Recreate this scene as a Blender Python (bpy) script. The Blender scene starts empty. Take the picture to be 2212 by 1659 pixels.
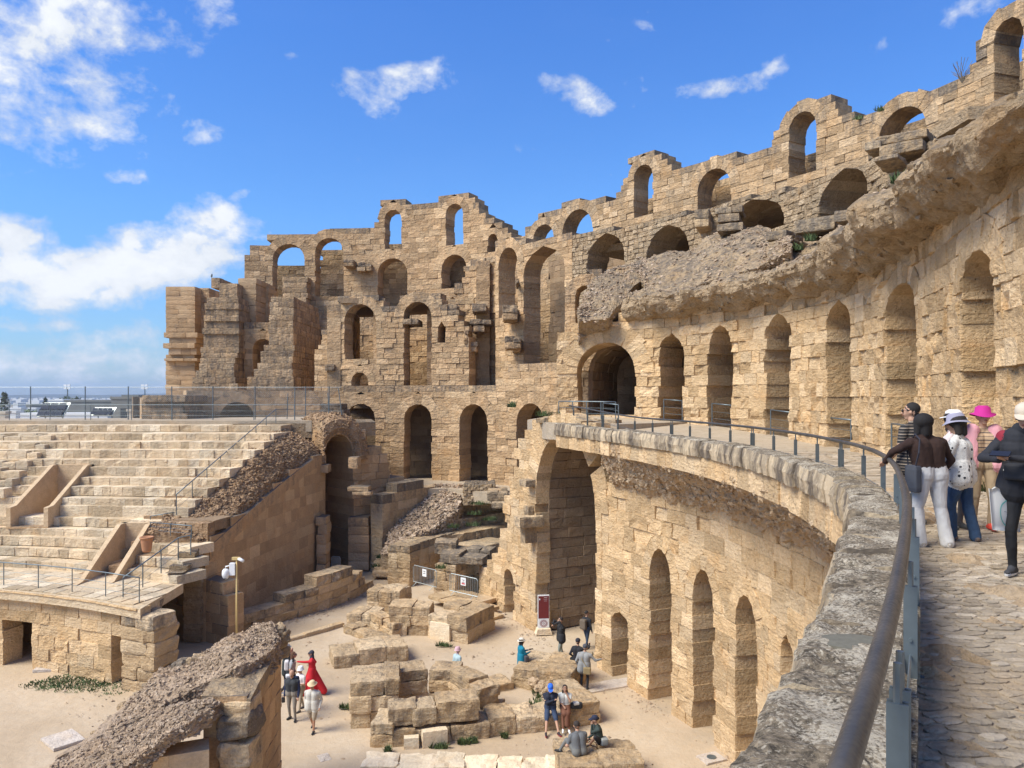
import bpy, math, random
import numpy as np
from mathutils import Vector, Matrix
R=random.Random(7); NR=np.random.default_rng(7)
rad=math.radians
F=1659.0; CX=1106.0; HY=857.0; CH=11.5      # photo measured at 2212 px wide; horizon row; camera height
sc=bpy.context.scene
# ---------- camera ----------
cam_d=bpy.data.cameras.new("camera"); cam=bpy.data.objects.new("camera",cam_d); sc.collection.objects.link(cam)
cam.location=(0,0,CH); cam.rotation_euler=(rad(90),0,0)
cam_d.sensor_width=36; cam_d.lens=27.0; cam_d.shift_y=0.01243; cam_d.clip_start=0.05; cam_d.clip_end=40000
sc.camera=cam
# ---------- light ----------
SUN=Vector((-0.86,-0.42,0.0)).normalized()*math.cos(rad(50))+Vector((0,0,math.sin(rad(50))))
sl=bpy.data.lights.new("sun","SUN"); sun=bpy.data.objects.new("sun",sl); sc.collection.objects.link(sun)
sl.energy=4.4; sl.angle=rad(32); sl.color=(1.0,0.94,0.80)
sun.rotation_euler=SUN.to_track_quat('Z','Y').to_euler(); sun.location=(0,0,60)
sc.view_settings.view_transform='Standard'; sc.view_settings.look='None'; sc.view_settings.exposure=0.44; sc.view_settings.gamma=1.0
sc.view_settings.use_curve_mapping=False
sc.cycles.max_bounces=6; sc.cycles.diffuse_bounces=4; sc.cycles.use_denoising=True
# ---------- nodes helper ----------
class NT:
    def __init__(s,tree): s.t=tree; s.n=tree.nodes; s.l=tree.links
    def __call__(s,typ,inp=None,**kw):
        nd=s.n.new(typ)
        for k,v in kw.items(): setattr(nd,k,v)
        if inp:
            for k,v in inp.items():
                sk=nd.inputs[k]
                if isinstance(v,bpy.types.NodeSocket): s.l.new(v,sk)
                else: sk.default_value=v
        return nd
    def m(s,op,a,b=0.0,c=0.0,clamp=False):
        nd=s('ShaderNodeMath',{0:a,1:b,2:c},operation=op); nd.use_clamp=clamp; return nd.outputs[0]
    def noise(s,vec,scale,detail=4,rough=0.55,dist=0.0):
        return s('ShaderNodeTexNoise',{'Vector':vec,'Scale':scale,'Detail':detail,'Roughness':rough,'Distortion':dist}).outputs['Fac']
    def ramp(s,fac,stops,interp='LINEAR'):
        nd=s('ShaderNodeValToRGB',{0:fac}); cr=nd.color_ramp; cr.interpolation=interp
        while len(cr.elements)<len(stops): cr.elements.new(0.5)
        for e,(p,c) in zip(cr.elements,stops):
            e.position=p; e.color=(c,c,c,1) if not hasattr(c,'__len__') else (*c,1)[:4]
        return nd.outputs[0]
    def mix(s,fac,a,b,mode='MIX'):
        nd=s('ShaderNodeMix',data_type='RGBA',blend_type=mode)
        for k,v in ((0,fac),(6,a),(7,b)):
            if isinstance(v,bpy.types.NodeSocket): s.l.new(v,nd.inputs[k])
            else: nd.inputs[k].default_value=(*v,1)[:4] if hasattr(v,'__len__') else v
        return nd.outputs[2]
    def mapr(s,v,a,b,c=0.0,d=1.0):
        return s('ShaderNodeMapRange',{0:v,1:a,2:b,3:c,4:d}).outputs[0]
    def scl(s,vec,v): return s('ShaderNodeMapping',{'Vector':vec,'Scale':v}).outputs[0]
# ---------- world : nishita sky with clouds ----------
world=bpy.data.worlds.new("World"); sc.world=world; world.use_nodes=True
w=NT(world.node_tree); w.n.clear()
sky=w('ShaderNodeTexSky',sky_type='NISHITA'); sky.sun_disc=False; sky.sun_elevation=rad(50)
sky.sun_rotation=math.atan2(SUN.x,SUN.y); sky.altitude=100; sky.air_density=1.0; sky.dust_density=0.6; sky.ozone_density=2.5
tc=w('ShaderNodeTexCoord').outputs['Generated']
sx=w('ShaderNodeSeparateXYZ',{0:tc})
X_,Y_,Z_=sx.outputs
Zc=w.m('MAXIMUM',Z_,0.0)
# saturated phone-like blue that pales to the horizon
tint=w.ramp(Z_,[(0.0,(0.74,0.95,1.30)),(0.06,(0.70,1.0,1.36)),(0.22,(0.62,1.14,1.72)),(0.5,(0.36,1.02,1.95)),(1.0,(0.33,0.95,1.85))])
skyc=w.mix(1.0,sky.outputs[0],tint,'MULTIPLY')
# cloud coordinates: direction projected on a high plane
den=w.m('ADD',Zc,0.16)
cx_=w.m('DIVIDE',X_,den); cy_=w.m('DIVIDE',Y_,den)
cv=w('ShaderNodeCombineXYZ',{0:cx_,1:cy_,2:0.0}).outputs[0]
n1=w('ShaderNodeTexNoise',{'Vector':cv,'Scale':1.5,'Detail':8,'Roughness':0.62,'Distortion':0.35}).outputs['Fac']
dirv=w.scl(tc,(9,9,14)); n2=w('ShaderNodeTexNoise',{'Vector':dirv,'Scale':1.0,'Detail':9,'Roughness':0.62,'Distortion':0.25}).outputs['Fac']
def blob(px,py,rx,ry,rot=0.0,amp=1.0):
    # ellipse on the sphere, given by its azimuth/elevation centre
    az=math.atan2((px-CX)/F,1.0); el=math.atan2((HY-py)/F,math.sqrt(1+((px-CX)/F)**2))
    c=Vector((math.sin(az)*math.cos(el),math.cos(az)*math.cos(el),math.sin(el)))
    u=Vector((math.cos(az),-math.sin(az),0)); v=c.cross(u)*-1
    v=u.cross(c); 
    if v.z<0: v=-v
    cr,sr=math.cos(rot),math.sin(rot); u2=u*cr+v*sr; v2=v*cr-u*sr
    kx=F/rx; ky=F/ry
    du=w('ShaderNodeVectorMath',{0:tc,1:tuple(u2*kx)},operation='DOT_PRODUCT').outputs['Value']; du=w.m('SUBTRACT',du,float(c.dot(u2)*kx))
    dv=w('ShaderNodeVectorMath',{0:tc,1:tuple(v2*ky)},operation='DOT_PRODUCT').outputs['Value']; dv=w.m('SUBTRACT',dv,float(c.dot(v2)*ky))
    r2=w.m('ADD',w.m('MULTIPLY',du,du),w.m('MULTIPLY',dv,dv))
    g=w.m('SUBTRACT',1.0,r2)
    g=w.m('MAXIMUM',g,-0.6)
    front=w.m('GREATER_THAN',Y_,0.0)
    return w.m('ADD',w.m('MULTIPLY',w.m('MULTIPLY',w.m('ADD',g,0.6),amp),front),-0.6)
BL=[(10,130,230,200,0,1.05),(150,40,190,80,0.1,.9),(50,250,105,70,0.2,.8),(290,575,235,72,0.36,1.4),(110,590,200,66,0.05,1.2),(425,492,85,52,0.5,1.3),(70,520,110,50,0,0.8),
    (850,180,135,36,0.12,.95),(795,215,75,36,-.3,.9),(1215,188,85,36,-.2,.95),(1275,222,55,34,-.5,.8),(1535,190,62,22,0,.85),(470,290,70,28,.1,.6),(275,380,70,24,0,.75),(90,345,90,24,.2,.6),
    (570,325,30,16,.3,.5),(300,335,60,16,0.1,.5),(460,15,60,45,0,.8),(1700,130,45,35,.6,.55),(1305,65,30,24,0,.45),(2110,20,80,40,.3,.5),(1640,175,40,18,0,.6),(270,125,110,45,.3,.55),
    (170,780,330,60,0.05,.85),(300,730,90,40,0,.8),(60,700,120,22,0.05,.8),(160,655,70,16,0,.75),(330,790,120,70,0,.7),(1820,210,30,14,0,.5),(1690,120,60,14,.8,.62),(1400,60,60,14,-.5,.5),(1590,110,50,12,.6,.5),(1880,110,60,18,.3,.45),(510,425,40,12,.5,.5),(640,125,30,14,0,.5),(1650,165,60,12,.5,.6)]
cl=None
for b in BL:
    g=blob(*b); cl=g if cl is None else w.m('MAXIMUM',cl,g)
# out of view: scattered cloud again, made thicker to whiten the ambient light
outv=w.mapr(Y_,0.25,-0.1,0.0,1.0)
gen=w.m('SUBTRACT',w.m('MULTIPLY',n1,2.6),1.15)
n4=w('ShaderNodeTexNoise',{'Vector':w.scl(tc,(30,30,38)),'Scale':1.0,'Detail':8,'Roughness':0.6,'Distortion':0.15}).outputs['Fac']
dens=w.m('ADD',w.m('MULTIPLY',cl,0.85),w.m('ADD',w.m('MULTIPLY',w.m('SUBTRACT',n2,0.54),3.6),w.m('MULTIPLY',w.m('SUBTRACT',n4,0.5),2.1)))
dens=w.m('MAXIMUM',dens,w.m('MULTIPLY',gen,outv))
fac=w.mapr(dens,-0.08,0.92); fac=w.m('POWER',fac,1.25)
n3=w('ShaderNodeTexNoise',{'Vector':w.scl(tc,(5,5,12)),'Scale':1.3,'Detail':5,'Roughness':0.5}).outputs['Fac']
shade=w.ramp(w.m('ADD',w.m('MULTIPLY',n3,0.7),w.m('MULTIPLY',dens,0.22)),[(0.34,(5.6,6.1,6.9)),(0.66,(7.9,8.2,8.6))])
cloudcol=w('ShaderNodeVectorMath',{0:shade,1:(1,1,1)},operation='MULTIPLY').outputs[0]
allc=w.mix(fac,skyc,cloudcol)
bg=w('ShaderNodeBackground',{'Color':allc,'Strength':0.09})
w('ShaderNodeOutputWorld',{0:bg.outputs[0]})

# ---------- geometry helpers ----------
def W(px,py,d): return np.array(((px-CX)/F*d,d,CH-(py-HY)/F*d))
def G(px,py,z=0.0):
    d=(CH-z)*F/(py-HY); return np.array(((px-CX)/F*d,d,z))
def _h(ix,iy,iz,s):
    n=(ix*374761393+iy*668265263+iz*2147483647+s*1274126177)&0xffffffff
    n=((n^(n>>13))*1274126177)&0xffffffff
    return ((n^(n>>16))&0xffff)/32767.5-1.0
def vn(P,s=0):
    P=np.asarray(P,float); i=np.floor(P).astype(np.int64); f=P-i; f=f*f*(3-2*f)
    r=0
    for a in (0,1):
        for b in (0,1):
            for c in (0,1):
                r=r+_h(i[...,0]+a,i[...,1]+b,i[...,2]+c,s)*np.where(a,f[...,0],1-f[...,0])*np.where(b,f[...,1],1-f[...,1])*np.where(c,f[...,2],1-f[...,2])
    return r
def fbm(P,freq=1.0,octv=4,gain=0.5,s=0):
    P=np.asarray(P,float)*freq; a=1.0; r=0
    for k in range(octv): r=r+a*vn(P+k*17.3,s+k); P=P*2.03; a*=gain
    return r
COL=sc.collection
def mesh(name,V,Fc,mats,attr=None,smooth=False,mi=None):
    me=bpy.data.meshes.new(name); me.from_pydata(np.asarray(V,float).tolist(),[],[list(map(int,f)) for f in Fc])
    if not isinstance(mats,(list,tuple)): mats=[mats]
    for m_ in mats: me.materials.append(m_)
    if attr is not None:
        a=me.attributes.new('bl','FLOAT_VECTOR','POINT'); a.data.foreach_set('vector',np.asarray(attr,'f').ravel())
    if mi is not None: me.polygons.foreach_set('material_index',np.asarray(mi,'i'))
    if smooth: me.polygons.foreach_set('use_smooth',np.ones(len(me.polygons),bool))
    return me
def link(name,me,parent=None,**kw):
    o=bpy.data.objects.new(name,me); COL.objects.link(o)
    if parent is not None:
        o.parent=parent; o.matrix_parent_inverse=Matrix.Translation(-Vector(parent['_w']))
    for k,v in kw.items():
        if v is not None: o[k]=v
    return o
def obj(name,V,Fc,mats,parent=None,attr=None,smooth=False,mi=None,**kw):
    return link(name,mesh(name,V,Fc,mats,attr,smooth,mi),parent,**kw)
def thing(name,label,cat,loc,group=None):
    o=bpy.data.objects.new(name,None); COL.objects.link(o); o.empty_display_size=0.2
    o.location=tuple(float(v) for v in loc); o['_w']=[float(v) for v in loc]
    o['label']=label; o['category']=cat
    if group: o['group']=group
    return o
class Bag:           # collects geometry for one joined mesh
    def __init__(s): s.V=[];s.F=[];s.A=[];s.M=[];s.n=0
    def add(s,V,Fc,a=(0.5,0,0.5),m=0):
        V=np.asarray(V,float); s.V.append(V); s.F+= [[i+s.n for i in f] for f in Fc]
        A=np.asarray(a,float); s.A.append(np.tile(A,(len(V),1)) if A.ndim==1 else A); s.M+=[m]*len(Fc); s.n+=len(V); return s
    def tube(s,pts,r,n=8,a=(0.5,0,0.5),m=0,cap=True):
        pts=np.asarray(pts,float); k=len(pts); T=np.gradient(pts,axis=0); T/=np.linalg.norm(T,axis=1)[:,None]+1e-9
        up=np.array((0,0,1.0)); V=[]
        rr=np.full(k,r) if np.isscalar(r) else np.asarray(r,float)
        for i in range(k):
            t=T[i]; u=np.cross(t,up if abs(t[2])<0.95 else np.array((1.0,0,0))); u/=np.linalg.norm(u); v=np.cross(u,t)
            for j in range(n):
                an=2*math.pi*j/n; V.append(pts[i]+rr[i]*(math.cos(an)*u+math.sin(an)*v))
        Fc=[[i*n+j,i*n+(j+1)%n,(i+1)*n+(j+1)%n,(i+1)*n+j] for i in range(k-1) for j in range(n)]
        if cap: Fc+= [list(range(n))[::-1],[ (k-1)*n+j for j in range(n)]]
        return s.add(V,Fc,a,m)
    def box(s,c,sz,yaw=0.0,a=(0.5,0,0.5),m=0,tilt=0.0):
        c=np.asarray(c,float); x,y,z=[q/2 for q in sz]
        V=np.array([(i*x,j*y,k*z) for k in (-1,1) for j in (-1,1) for i in (-1,1)],float)
        ct,st=math.cos(tilt),math.sin(tilt); V=V@np.array(((1,0,0),(0,ct,st),(0,-st,ct)))
        cc,ss=math.cos(yaw),math.sin(yaw); V=V@np.array(((cc,ss,0),(-ss,cc,0),(0,0,1)))+c
        return s.add(V,[(0,2,3,1),(4,5,7,6),(0,1,5,4),(2,6,7,3),(0,4,6,2),(1,3,7,5)],a,m)
    def make(s,name,mats,parent=None,smooth=False,**kw):
        return obj(name,np.concatenate(s.V),s.F,mats,parent,np.concatenate(s.A),smooth,s.M,**kw)
def autosmooth(o):
    o.data.polygons.foreach_set('use_smooth',np.ones(len(o.data.polygons),bool))
def pxarea(V):
    y=V[:,1]
    if y.min()<0.4: return 0.0 if y.max()<0.4 else 1.0
    px=CX+V[:,0]/y*F; py=HY+(CH-V[:,2])/y*F
    x0,x1=max(px.min(),0),min(px.max(),2212); y0,y1=max(py.min(),0),min(py.max(),1659)
    return max(x1-x0,0)*max(y1-y0,0)
# ---------- plan curves ----------
class Plan:
    def __init__(s,pts,smooth=True,side=1):
        P=np.asarray(pts,float)
        if smooth and len(P)>2:
            Q=np.vstack((2*P[0]-P[1],P,2*P[-1]-P[-2])); out=[]
            for i in range(1,len(Q)-2):
                p0,p1,p2,p3=Q[i-1:i+3]
                for t in np.linspace(0,1,14,endpoint=False):
                    out.append(0.5*((2*p1)+(-p0+p2)*t+(2*p0-5*p1+4*p2-p3)*t*t+(-p0+3*p1-3*p2+p3)*t**3))
            out.append(P[-1]); P=np.array(out)
        s.P=P; d=np.diff(P,axis=0); s.S=np.concatenate(([0],np.cumsum(np.hypot(d[:,0],d[:,1])))); s.L=s.S[-1]
        T=np.gradient(P,axis=0); T/=np.hypot(T[:,0],T[:,1])[:,None]; s.T=T; s.side=side
        s.N=np.stack((T[:,1],-T[:,0]),1)*side
    def at(s,u): u=np.clip(u,0,s.L); return np.stack((np.interp(u,s.S,s.P[:,0]),np.interp(u,s.S,s.P[:,1])),-1)
    def nrm(s,u):
        n=np.stack((np.interp(u,s.S,s.N[:,0]),np.interp(u,s.S,s.N[:,1])),-1); return n/np.linalg.norm(n,axis=-1)[...,None]
    def map(s,a,b,off):
        p=s.at(a)+s.nrm(a)*np.asarray(off)[...,None]; return np.concatenate((p,np.asarray(b)[...,None]),-1)
    def upx(s,px):
        k=(px-CX)/F; g=s.P[:,0]-k*s.P[:,1]
        sg=np.where((np.sign(g[:-1])!=np.sign(g[1:])))[0]
        if len(sg)==0: return 0.0 if abs(g[0])<abs(g[-1]) else s.L
        i=sg[np.argmin(s.P[sg,1])] if len(sg)>1 else sg[0]
        t=g[i]/(g[i]-g[i+1]); return s.S[i]+t*(s.S[i+1]-s.S[i])
    def zpx(s,px,py): return CH-(py-HY)/F*s.at(s.upx(px))[1]
    def offset(s,o): return Plan((s.P+s.N*o)[::7] if len(s.P)>15 else s.P+s.N*o,True,s.side)
# ---------- masonry ----------
def patch(mapf,Lp,Rp,p,back,nx=1,nz=1,amp=0.01,bev=0.03,seed=0,jit=1.0):
    """one stone: left/right boundary polylines in the wall plane -> closed block with worn front"""
    Lp=np.asarray(Lp,float);Rp=np.asarray(Rp,float); k=len(Lp)
    wd=max(np.abs(Rp-Lp).max(),0.05); ht=max(abs(Lp[-1]-Lp[0]).max(),0.05)
    ex=min(bev/wd,0.3); ez=min(bev/ht,0.3)
    ss=np.concatenate(([0,ez],np.linspace(ez,1-ez,nz+1)[1:-1],[1-ez,1])); tt=np.concatenate(([0,ex],np.linspace(ex,1-ex,nx+1)[1:-1],[1-ex,1]))
    kk=np.linspace(0,1,k)
    Ls=np.stack([np.interp(ss,kk,Lp[:,c]) for c in (0,1)],1); Rs=np.stack([np.interp(ss,kk,Rp[:,c]) for c in (0,1)],1)
    AB=Ls[:,None,:]*(1-tt)[None,:,None]+Rs[:,None,:]*tt[None,:,None]
    n,m=len(ss),len(tt)
    rs=np.random.default_rng(seed)
    if nx*nz>1:
        q=np.concatenate((AB,np.full((n,m,1),seed*1.37)),2); off=p+amp*1.6*fbm(q,2.6,3,0.55)
    else: off=p+amp*rs.uniform(-1,1,(n,m))
    edge=np.zeros((n,m),bool); edge[0]=edge[-1]=True; edge[:,0]=edge[:,-1]=True
    c=AB.reshape(-1,2).mean(0)
    AB2=AB.copy(); AB2[edge]+= (c-AB[edge])/ (np.linalg.norm(c-AB[edge],axis=1)[:,None]+1e-6)*bev*0.45*jit*rs.uniform(0,1,(edge.sum(),1))
    off=np.where(edge,p-bev*(0.55+0.5*rs.random((n,m))),off)
    # bite at corners
    V1=mapf(AB2[...,0].ravel(),AB2[...,1].ravel(),off.ravel())
    Fc=[(i*m+j,i*m+j+1,(i+1)*m+j+1,(i+1)*m+j) for i in range(n-1) for j in range(m-1)]
    loop=[j for j in range(m)]+[i*m+m-1 for i in range(1,n)]+[(n-1)*m+j for j in range(m-2,-1,-1)]+[i*m for i in range(n-2,0,-1)]
    ABf=AB.reshape(-1,2)[loop]; q=len(loop)
    V2=mapf(ABf[:,0],ABf[:,1],np.full(q,p-bev-0.03)); V3=mapf(ABf[:,0],ABf[:,1],np.full(q,back))
    N=n*m; Fs=[]
    for i in range(q):
        j=(i+1)%q; Fs.append((loop[j],loop[i],N+i,N+j)); Fs.append((N+j,N+i,N+q+i,N+q+j))
    Fs.append(tuple(N+q+i for i in range(q)))
    return np.concatenate((V1,V2,V3)),Fc+Fs
class Masonry:
    def __init__(s): s.B=[]
    def add(s,V,Fc,a,name='stone'): s.B.append((V,Fc,a,name,pxarea(V)))
    def make(s,parent,mat,nmax=300,rest='stone_masonry',minpx=14):
        B=sorted(s.B,key=lambda b:-b[4]); big=[b for b in B[:nmax] if b[4]>minpx]; sm=B[len(big):]
        for V,Fc,a,nm,_ in big: obj(nm,V,Fc,mat,parent,np.tile(a,(len(V),1)))
        if sm:
            g=Bag()
            for V,Fc,a,nm,_ in sm: g.add(V,Fc,a)
            g.make(rest,mat,parent,kind='stuff')
def prof(pts):
    pts=sorted(pts); a=np.array([p[0] for p in pts]); b=np.array([p[1] for p in pts]); return lambda u: np.interp(u,a,b)
class Opn:
    def __init__(s,u0,u1,zt,zb,rise=None,vt=0.0,flat=False):
        s.u0,s.u1,s.zt,s.zb=min(u0,u1),max(u0,u1),zt,zb; s.c=(s.u0+s.u1)/2; s.r=(s.u1-s.u0)/2
        s.rise=min(s.r if rise is None else rise,max(zt-zb-0.05,0.1)); s.zs=zt-s.rise; s.vt=vt; s.flat=flat
    def hw(s,z,outer=True):
        if z<s.zb-1e-6: return 0.0
        if s.flat: return s.r if z<s.zt-1e-6 else 0.0
        v=s.vt*.87 if outer else 0
        if z<=s.zs: return s.r
        R_=s.r+v; H=s.rise+v; q=(z-s.zs)/H
        return R_*math.sqrt(1-q*q) if q<1 else 0.0
    def top(s): return s.zt+(0 if s.flat else s.vt)
def masonry(plan,zb,top,opn,ch=0.5,bl=0.95,thick=1.2,res=(1,1),amp=0.015,bev=0.03,proud=0.02,grime=0.0,seed=1,u0=0,u1=None,ero=0.05,M=None,bot=None,vn_=None,gtop=0.55,missing=0.0,rag=.055):
    M=M or Masonry(); u1=plan.L if u1 is None else u1; rs=random.Random(seed); proud*=(.42 if res[0]<3 else .26); bev*=(.5 if res[0]<3 else .36)
    uu=np.linspace(u0,u1,200); zmax=max(top(uu)) if callable(top) else top
    tf=top if callable(top) else (lambda u:np.full(np.shape(u),top))
    z=zb; ci=0; edges=sorted({e for o in opn for e in (o.zb,)})
    while z<zmax:
        h=ch*rs.uniform(0.88,1.12)
        for e in edges:
            if z<e-0.02<z+h*1.35 and abs(z+h-e)<0.35*h: h=e-z
        z0,z1=z,z+h; zm=(z0+z1)/2
        act=[o for o in opn if o.zb<zm and o.top()>z0+0.02]
        act.sort(key=lambda o:o.c); zl=[z0+h*t for t in (0,0.34,0.67,1.0)]
        bounds=[[(u0,q) for q in zl]]
        for o in act:
            zz=[max(q,o.zb+1e-4) for q in zl]
            if o.flat: ws=[o.r if zm<o.zt else 0.0]*4
            else: ws=[o.hw(q,not (z0-.02<o.zs<z1)) for q in zz]
            if max(ws)<=0: continue
            ja,jb=(0,0) if (o.vt>0 and z1>o.zs-.02) or o.r<rag*4 else (rs.uniform(-rag,rag),rs.uniform(-rag,rag))
            bounds.append([(o.c-w_-(ja if w_>0 else 0),q) for w_,q in zip(ws,zl)]); bounds.append([(o.c+w_+(jb if w_>0 else 0),q) for w_,q in zip(ws,zl)])
        bounds.append([(u1,q) for q in zl])
        for i in range(0,len(bounds)-1,2):
            L_,R_=bounds[i],bounds[i+1]; a=max(p[0] for p in L_); b=min(p[0] for p in R_)
            if max(r_[0]-l_[0] for l_,r_ in zip(L_,R_))<0.04: continue
            js=[]; u=a+bl*rs.uniform(0.35,1.0)
            while u<b-0.3*bl:
                js.append(u); u+=bl*rs.uniform(0.6,1.35)
            cuts=[L_]+[[(j,q) for q in zl] for j in js]+[R_]
            for l_,r_ in zip(cuts[:-1],cuts[1:]):
                um=(l_[1][0]+r_[1][0])/2; t=float(tf(um))
                if zm>t: continue
                if bot is not None and zm<float(bot(um)): continue
                if rs.random()<missing: continue
                p=proud*rs.gauss(0,1)
                if rs.random()<ero*.7: p-=rs.uniform(0.02,0.075 if res[0]<3 else .10)
                k=rs.randrange(1<<30)
                V,Fc=patch(plan.map,l_,r_,p,-thick*rs.uniform(.97,1.0),res[0],res[1],amp*(2.5 if rs.random()<ero*2 else 1),bev*rs.uniform(.6,1.5),k)
                gr=grime+max(0,gtop*(1-(t-zm)/(1.6*ch))) if t-zm<1.6*ch else grime
                M.add(V,Fc,(rs.random(),gr,rs.random()))
        z=z1; ci+=1
    for o in opn:
        if o.vt<=0 or o.flat: continue
        n=max(5,int((math.pi*(o.r+o.rise)/2)/(vn_ or 0.42))|1)
        an=[math.pi*i/n for i in range(n+1)]
        for i in range(n):
            v=o.vt*rs.uniform(0.92,1.12); rr=np.linspace(0,1,4)
            def ray(t): return [(o.c+math.cos(t)*(o.r+v*q),o.zs+math.sin(t)*(o.rise+v*q)) for q in rr]
            um=o.c+math.cos(an[i])*(o.r+v); 
            if o.zs+math.sin((an[i]+an[i+1])/2)*(o.rise+v*.5)>float(tf(um))+0.45: continue
            V,Fc=patch(plan.map,ray(an[i+1]),ray(an[i]),proud*1.2+0.012*rs.random()+0.01,-thick,res[0],res[1],amp,bev*rs.uniform(.5,1.1),rs.randrange(1<<30))
            t=float(tf(o.c)); M.add(V,Fc,(rs.random(),grime+(gtop*.4 if t-o.zt<1.3 else 0),rs.random()),'voussoir')
    return M
def lining(plan,o,depth,ch=0.5,bl=0.9,start=0.6,seed=3,M=None,res=(1,1),grime=0):
    """stones lining the passage behind an arched opening (jambs and barrel), following straight lines into the wall"""
    M=M or Masonry(); rs=random.Random(seed)
    arc=[(o.c-o.r,o.zb),(o.c-o.r,o.zs)]+[(o.c-o.r*math.cos(t),o.zs+o.rise*math.sin(t)) for t in np.linspace(0,math.pi,22)[1:-1]]+[(o.c+o.r,o.zs),(o.c+o.r,o.zb)]
    A=np.array(arc); S=np.concatenate(([0],np.cumsum(np.hypot(*np.diff(A,axis=0).T)))); T=np.gradient(A,axis=0); T/=np.hypot(T[:,0],T[:,1])[:,None]
    NN=np.stack((T[:,1],-T[:,0]),1)
    c0=plan.at(o.c); n0=plan.nrm(o.c); t0=plan.at(o.c+0.05)-plan.at(o.c-0.05); t0/=np.linalg.norm(t0)
    def mp(a,b,off):
        q=np.stack((np.interp(b,S,A[:,0]),np.interp(b,S,A[:,1])),-1); nn=np.stack((np.interp(b,S,NN[:,0]),np.interp(b,S,NN[:,1])),-1)
        q=q+nn*np.asarray(off)[...,None]
        p=c0+t0*(q[...,0]-o.c)[...,None]-n0*np.asarray(a)[...,None]
        return np.concatenate((p,q[...,1][...,None]),-1)
    s=0; tot=S[-1]; k=max(2,round(tot/ch)); hs=tot/k
    for i in range(k):
        u=start*rs.uniform(.6,1.0) if start>0.2 else start
        u=start
        while u<depth:
            v=min(u+bl*rs.uniform(.6,1.4),depth)
            V,Fc=patch(mp,[(u,q) for q in np.linspace(i*hs,(i+1)*hs,3)],[(v,q) for q in np.linspace(i*hs,(i+1)*hs,3)],0.02+0.015*rs.gauss(0,1),-0.25,res[0],res[1],0.015,0.025,rs.randrange(1<<30))
            M.add(V,Fc,(rs.random(),grime,rs.random())); u=v
    return M
def cells(M,pos,tx,ty,sz,ch,bl,seed,amp=0.02,bev=0.05,grime=0.3,res=(3,2),zr=None,nm='stone',gtop=.5,rag=.05):
    """a block-built solid box: local axes tx,ty, size (lx,ly,lz), base centre pos; stones in courses"""
    rs=random.Random(seed); lx,ly,lz=sz; z=0; tx=np.array([*tx,0.0]);ty=np.array([*ty,0.0]); tz=np.array((0,0,1.0)); pos=np.asarray(pos,float)
    nc=max(1,round(lz/ch)); h=lz/nc; nr=max(1,round(ly/max(bl*1.3,0.5)))
    for c in range(nc):
        for r_ in range(nr):
            x=-lx/2
            y0=-ly/2+ly*r_/nr; y1=-ly/2+ly*(r_+1)/nr
            while x<lx/2-1e-3:
                l=bl*rs.uniform(.65,1.35)
                if lx/2-(x+l)<0.4*bl: l=lx/2-x
                hh=h*rs.uniform(.72,1.12) if (c==nc-1 and rag>.04) else h
                ce=pos+tx*(x+l/2+rs.gauss(0,rag*.3))+ty*((y0+y1)/2+rs.gauss(0,rag*.4))+tz*(z+hh/2)
                V,Fc=rock(ce,tx,ty,(l+bev*.5,y1-y0+bev*.5,hh+bev*.4),amp,bev,rs.randrange(1<<30),res)
                M.add(V,Fc,(rs.random(),grime+(gtop if c==nc-1 else 0),rs.random()),nm); x+=l
        z+=h
    return M
_cube={}
def rock(ce,tx,ty,sz,amp,bev,seed,res=(3,2)):
    """worn block: subdivided cube with rounded edges, displaced by noise"""
    n=max(2,min(9,res[0]+1))
    if n not in _cube:
        g=np.linspace(-1,1,n+1); vs={}; Fc=[]
        def vid(p):
            k=tuple(np.round(p,4)); 
            if k not in vs: vs[k]=len(vs)
            return vs[k]
        for ax in range(3):
            for sg in (-1,1):
                for i in range(n):
                    for j in range(n):
                        q=[]
                        for a,b in ((i,j),(i+1,j),(i+1,j+1),(i,j+1)):
                            p=[0,0,0]; p[ax]=sg; p[(ax+1)%3]=g[a]; p[(ax+2)%3]=g[b]; q.append(vid(p))
                        Fc.append(q if sg>0 else q[::-1])
        _cube[n]=(np.array(list(vs.keys())),Fc)
    C,Fc=_cube[n]; h=np.array(sz)/2; b=min(bev,h.min()*0.6)
    P=np.sign(C)*np.abs(C)**0.8*h; inner=np.clip(P,-(h-b),(h-b)); d=P-inner; ln=np.linalg.norm(d,axis=1); ok=ln>1e-6
    P=np.where(ok[:,None],inner+d/np.maximum(ln,1e-6)[:,None]*np.minimum(ln,b)[:,None],P)
    q=P+np.array((seed%97,seed%61,seed%43))*3.1
    dn=d/np.maximum(ln,1e-6)[:,None]; dn=np.where(ok[:,None],dn,np.sign(C)*(np.abs(C)>.99))
    P=P+dn*(amp*fbm(q,1.3/max(h.max(),.3),3,.6,3))[:,None]*1.2
    return ce+P[:,:1]*tx+P[:,1:2]*ty+P[:,2:]*np.array((0,0,1.0)),Fc
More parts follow.
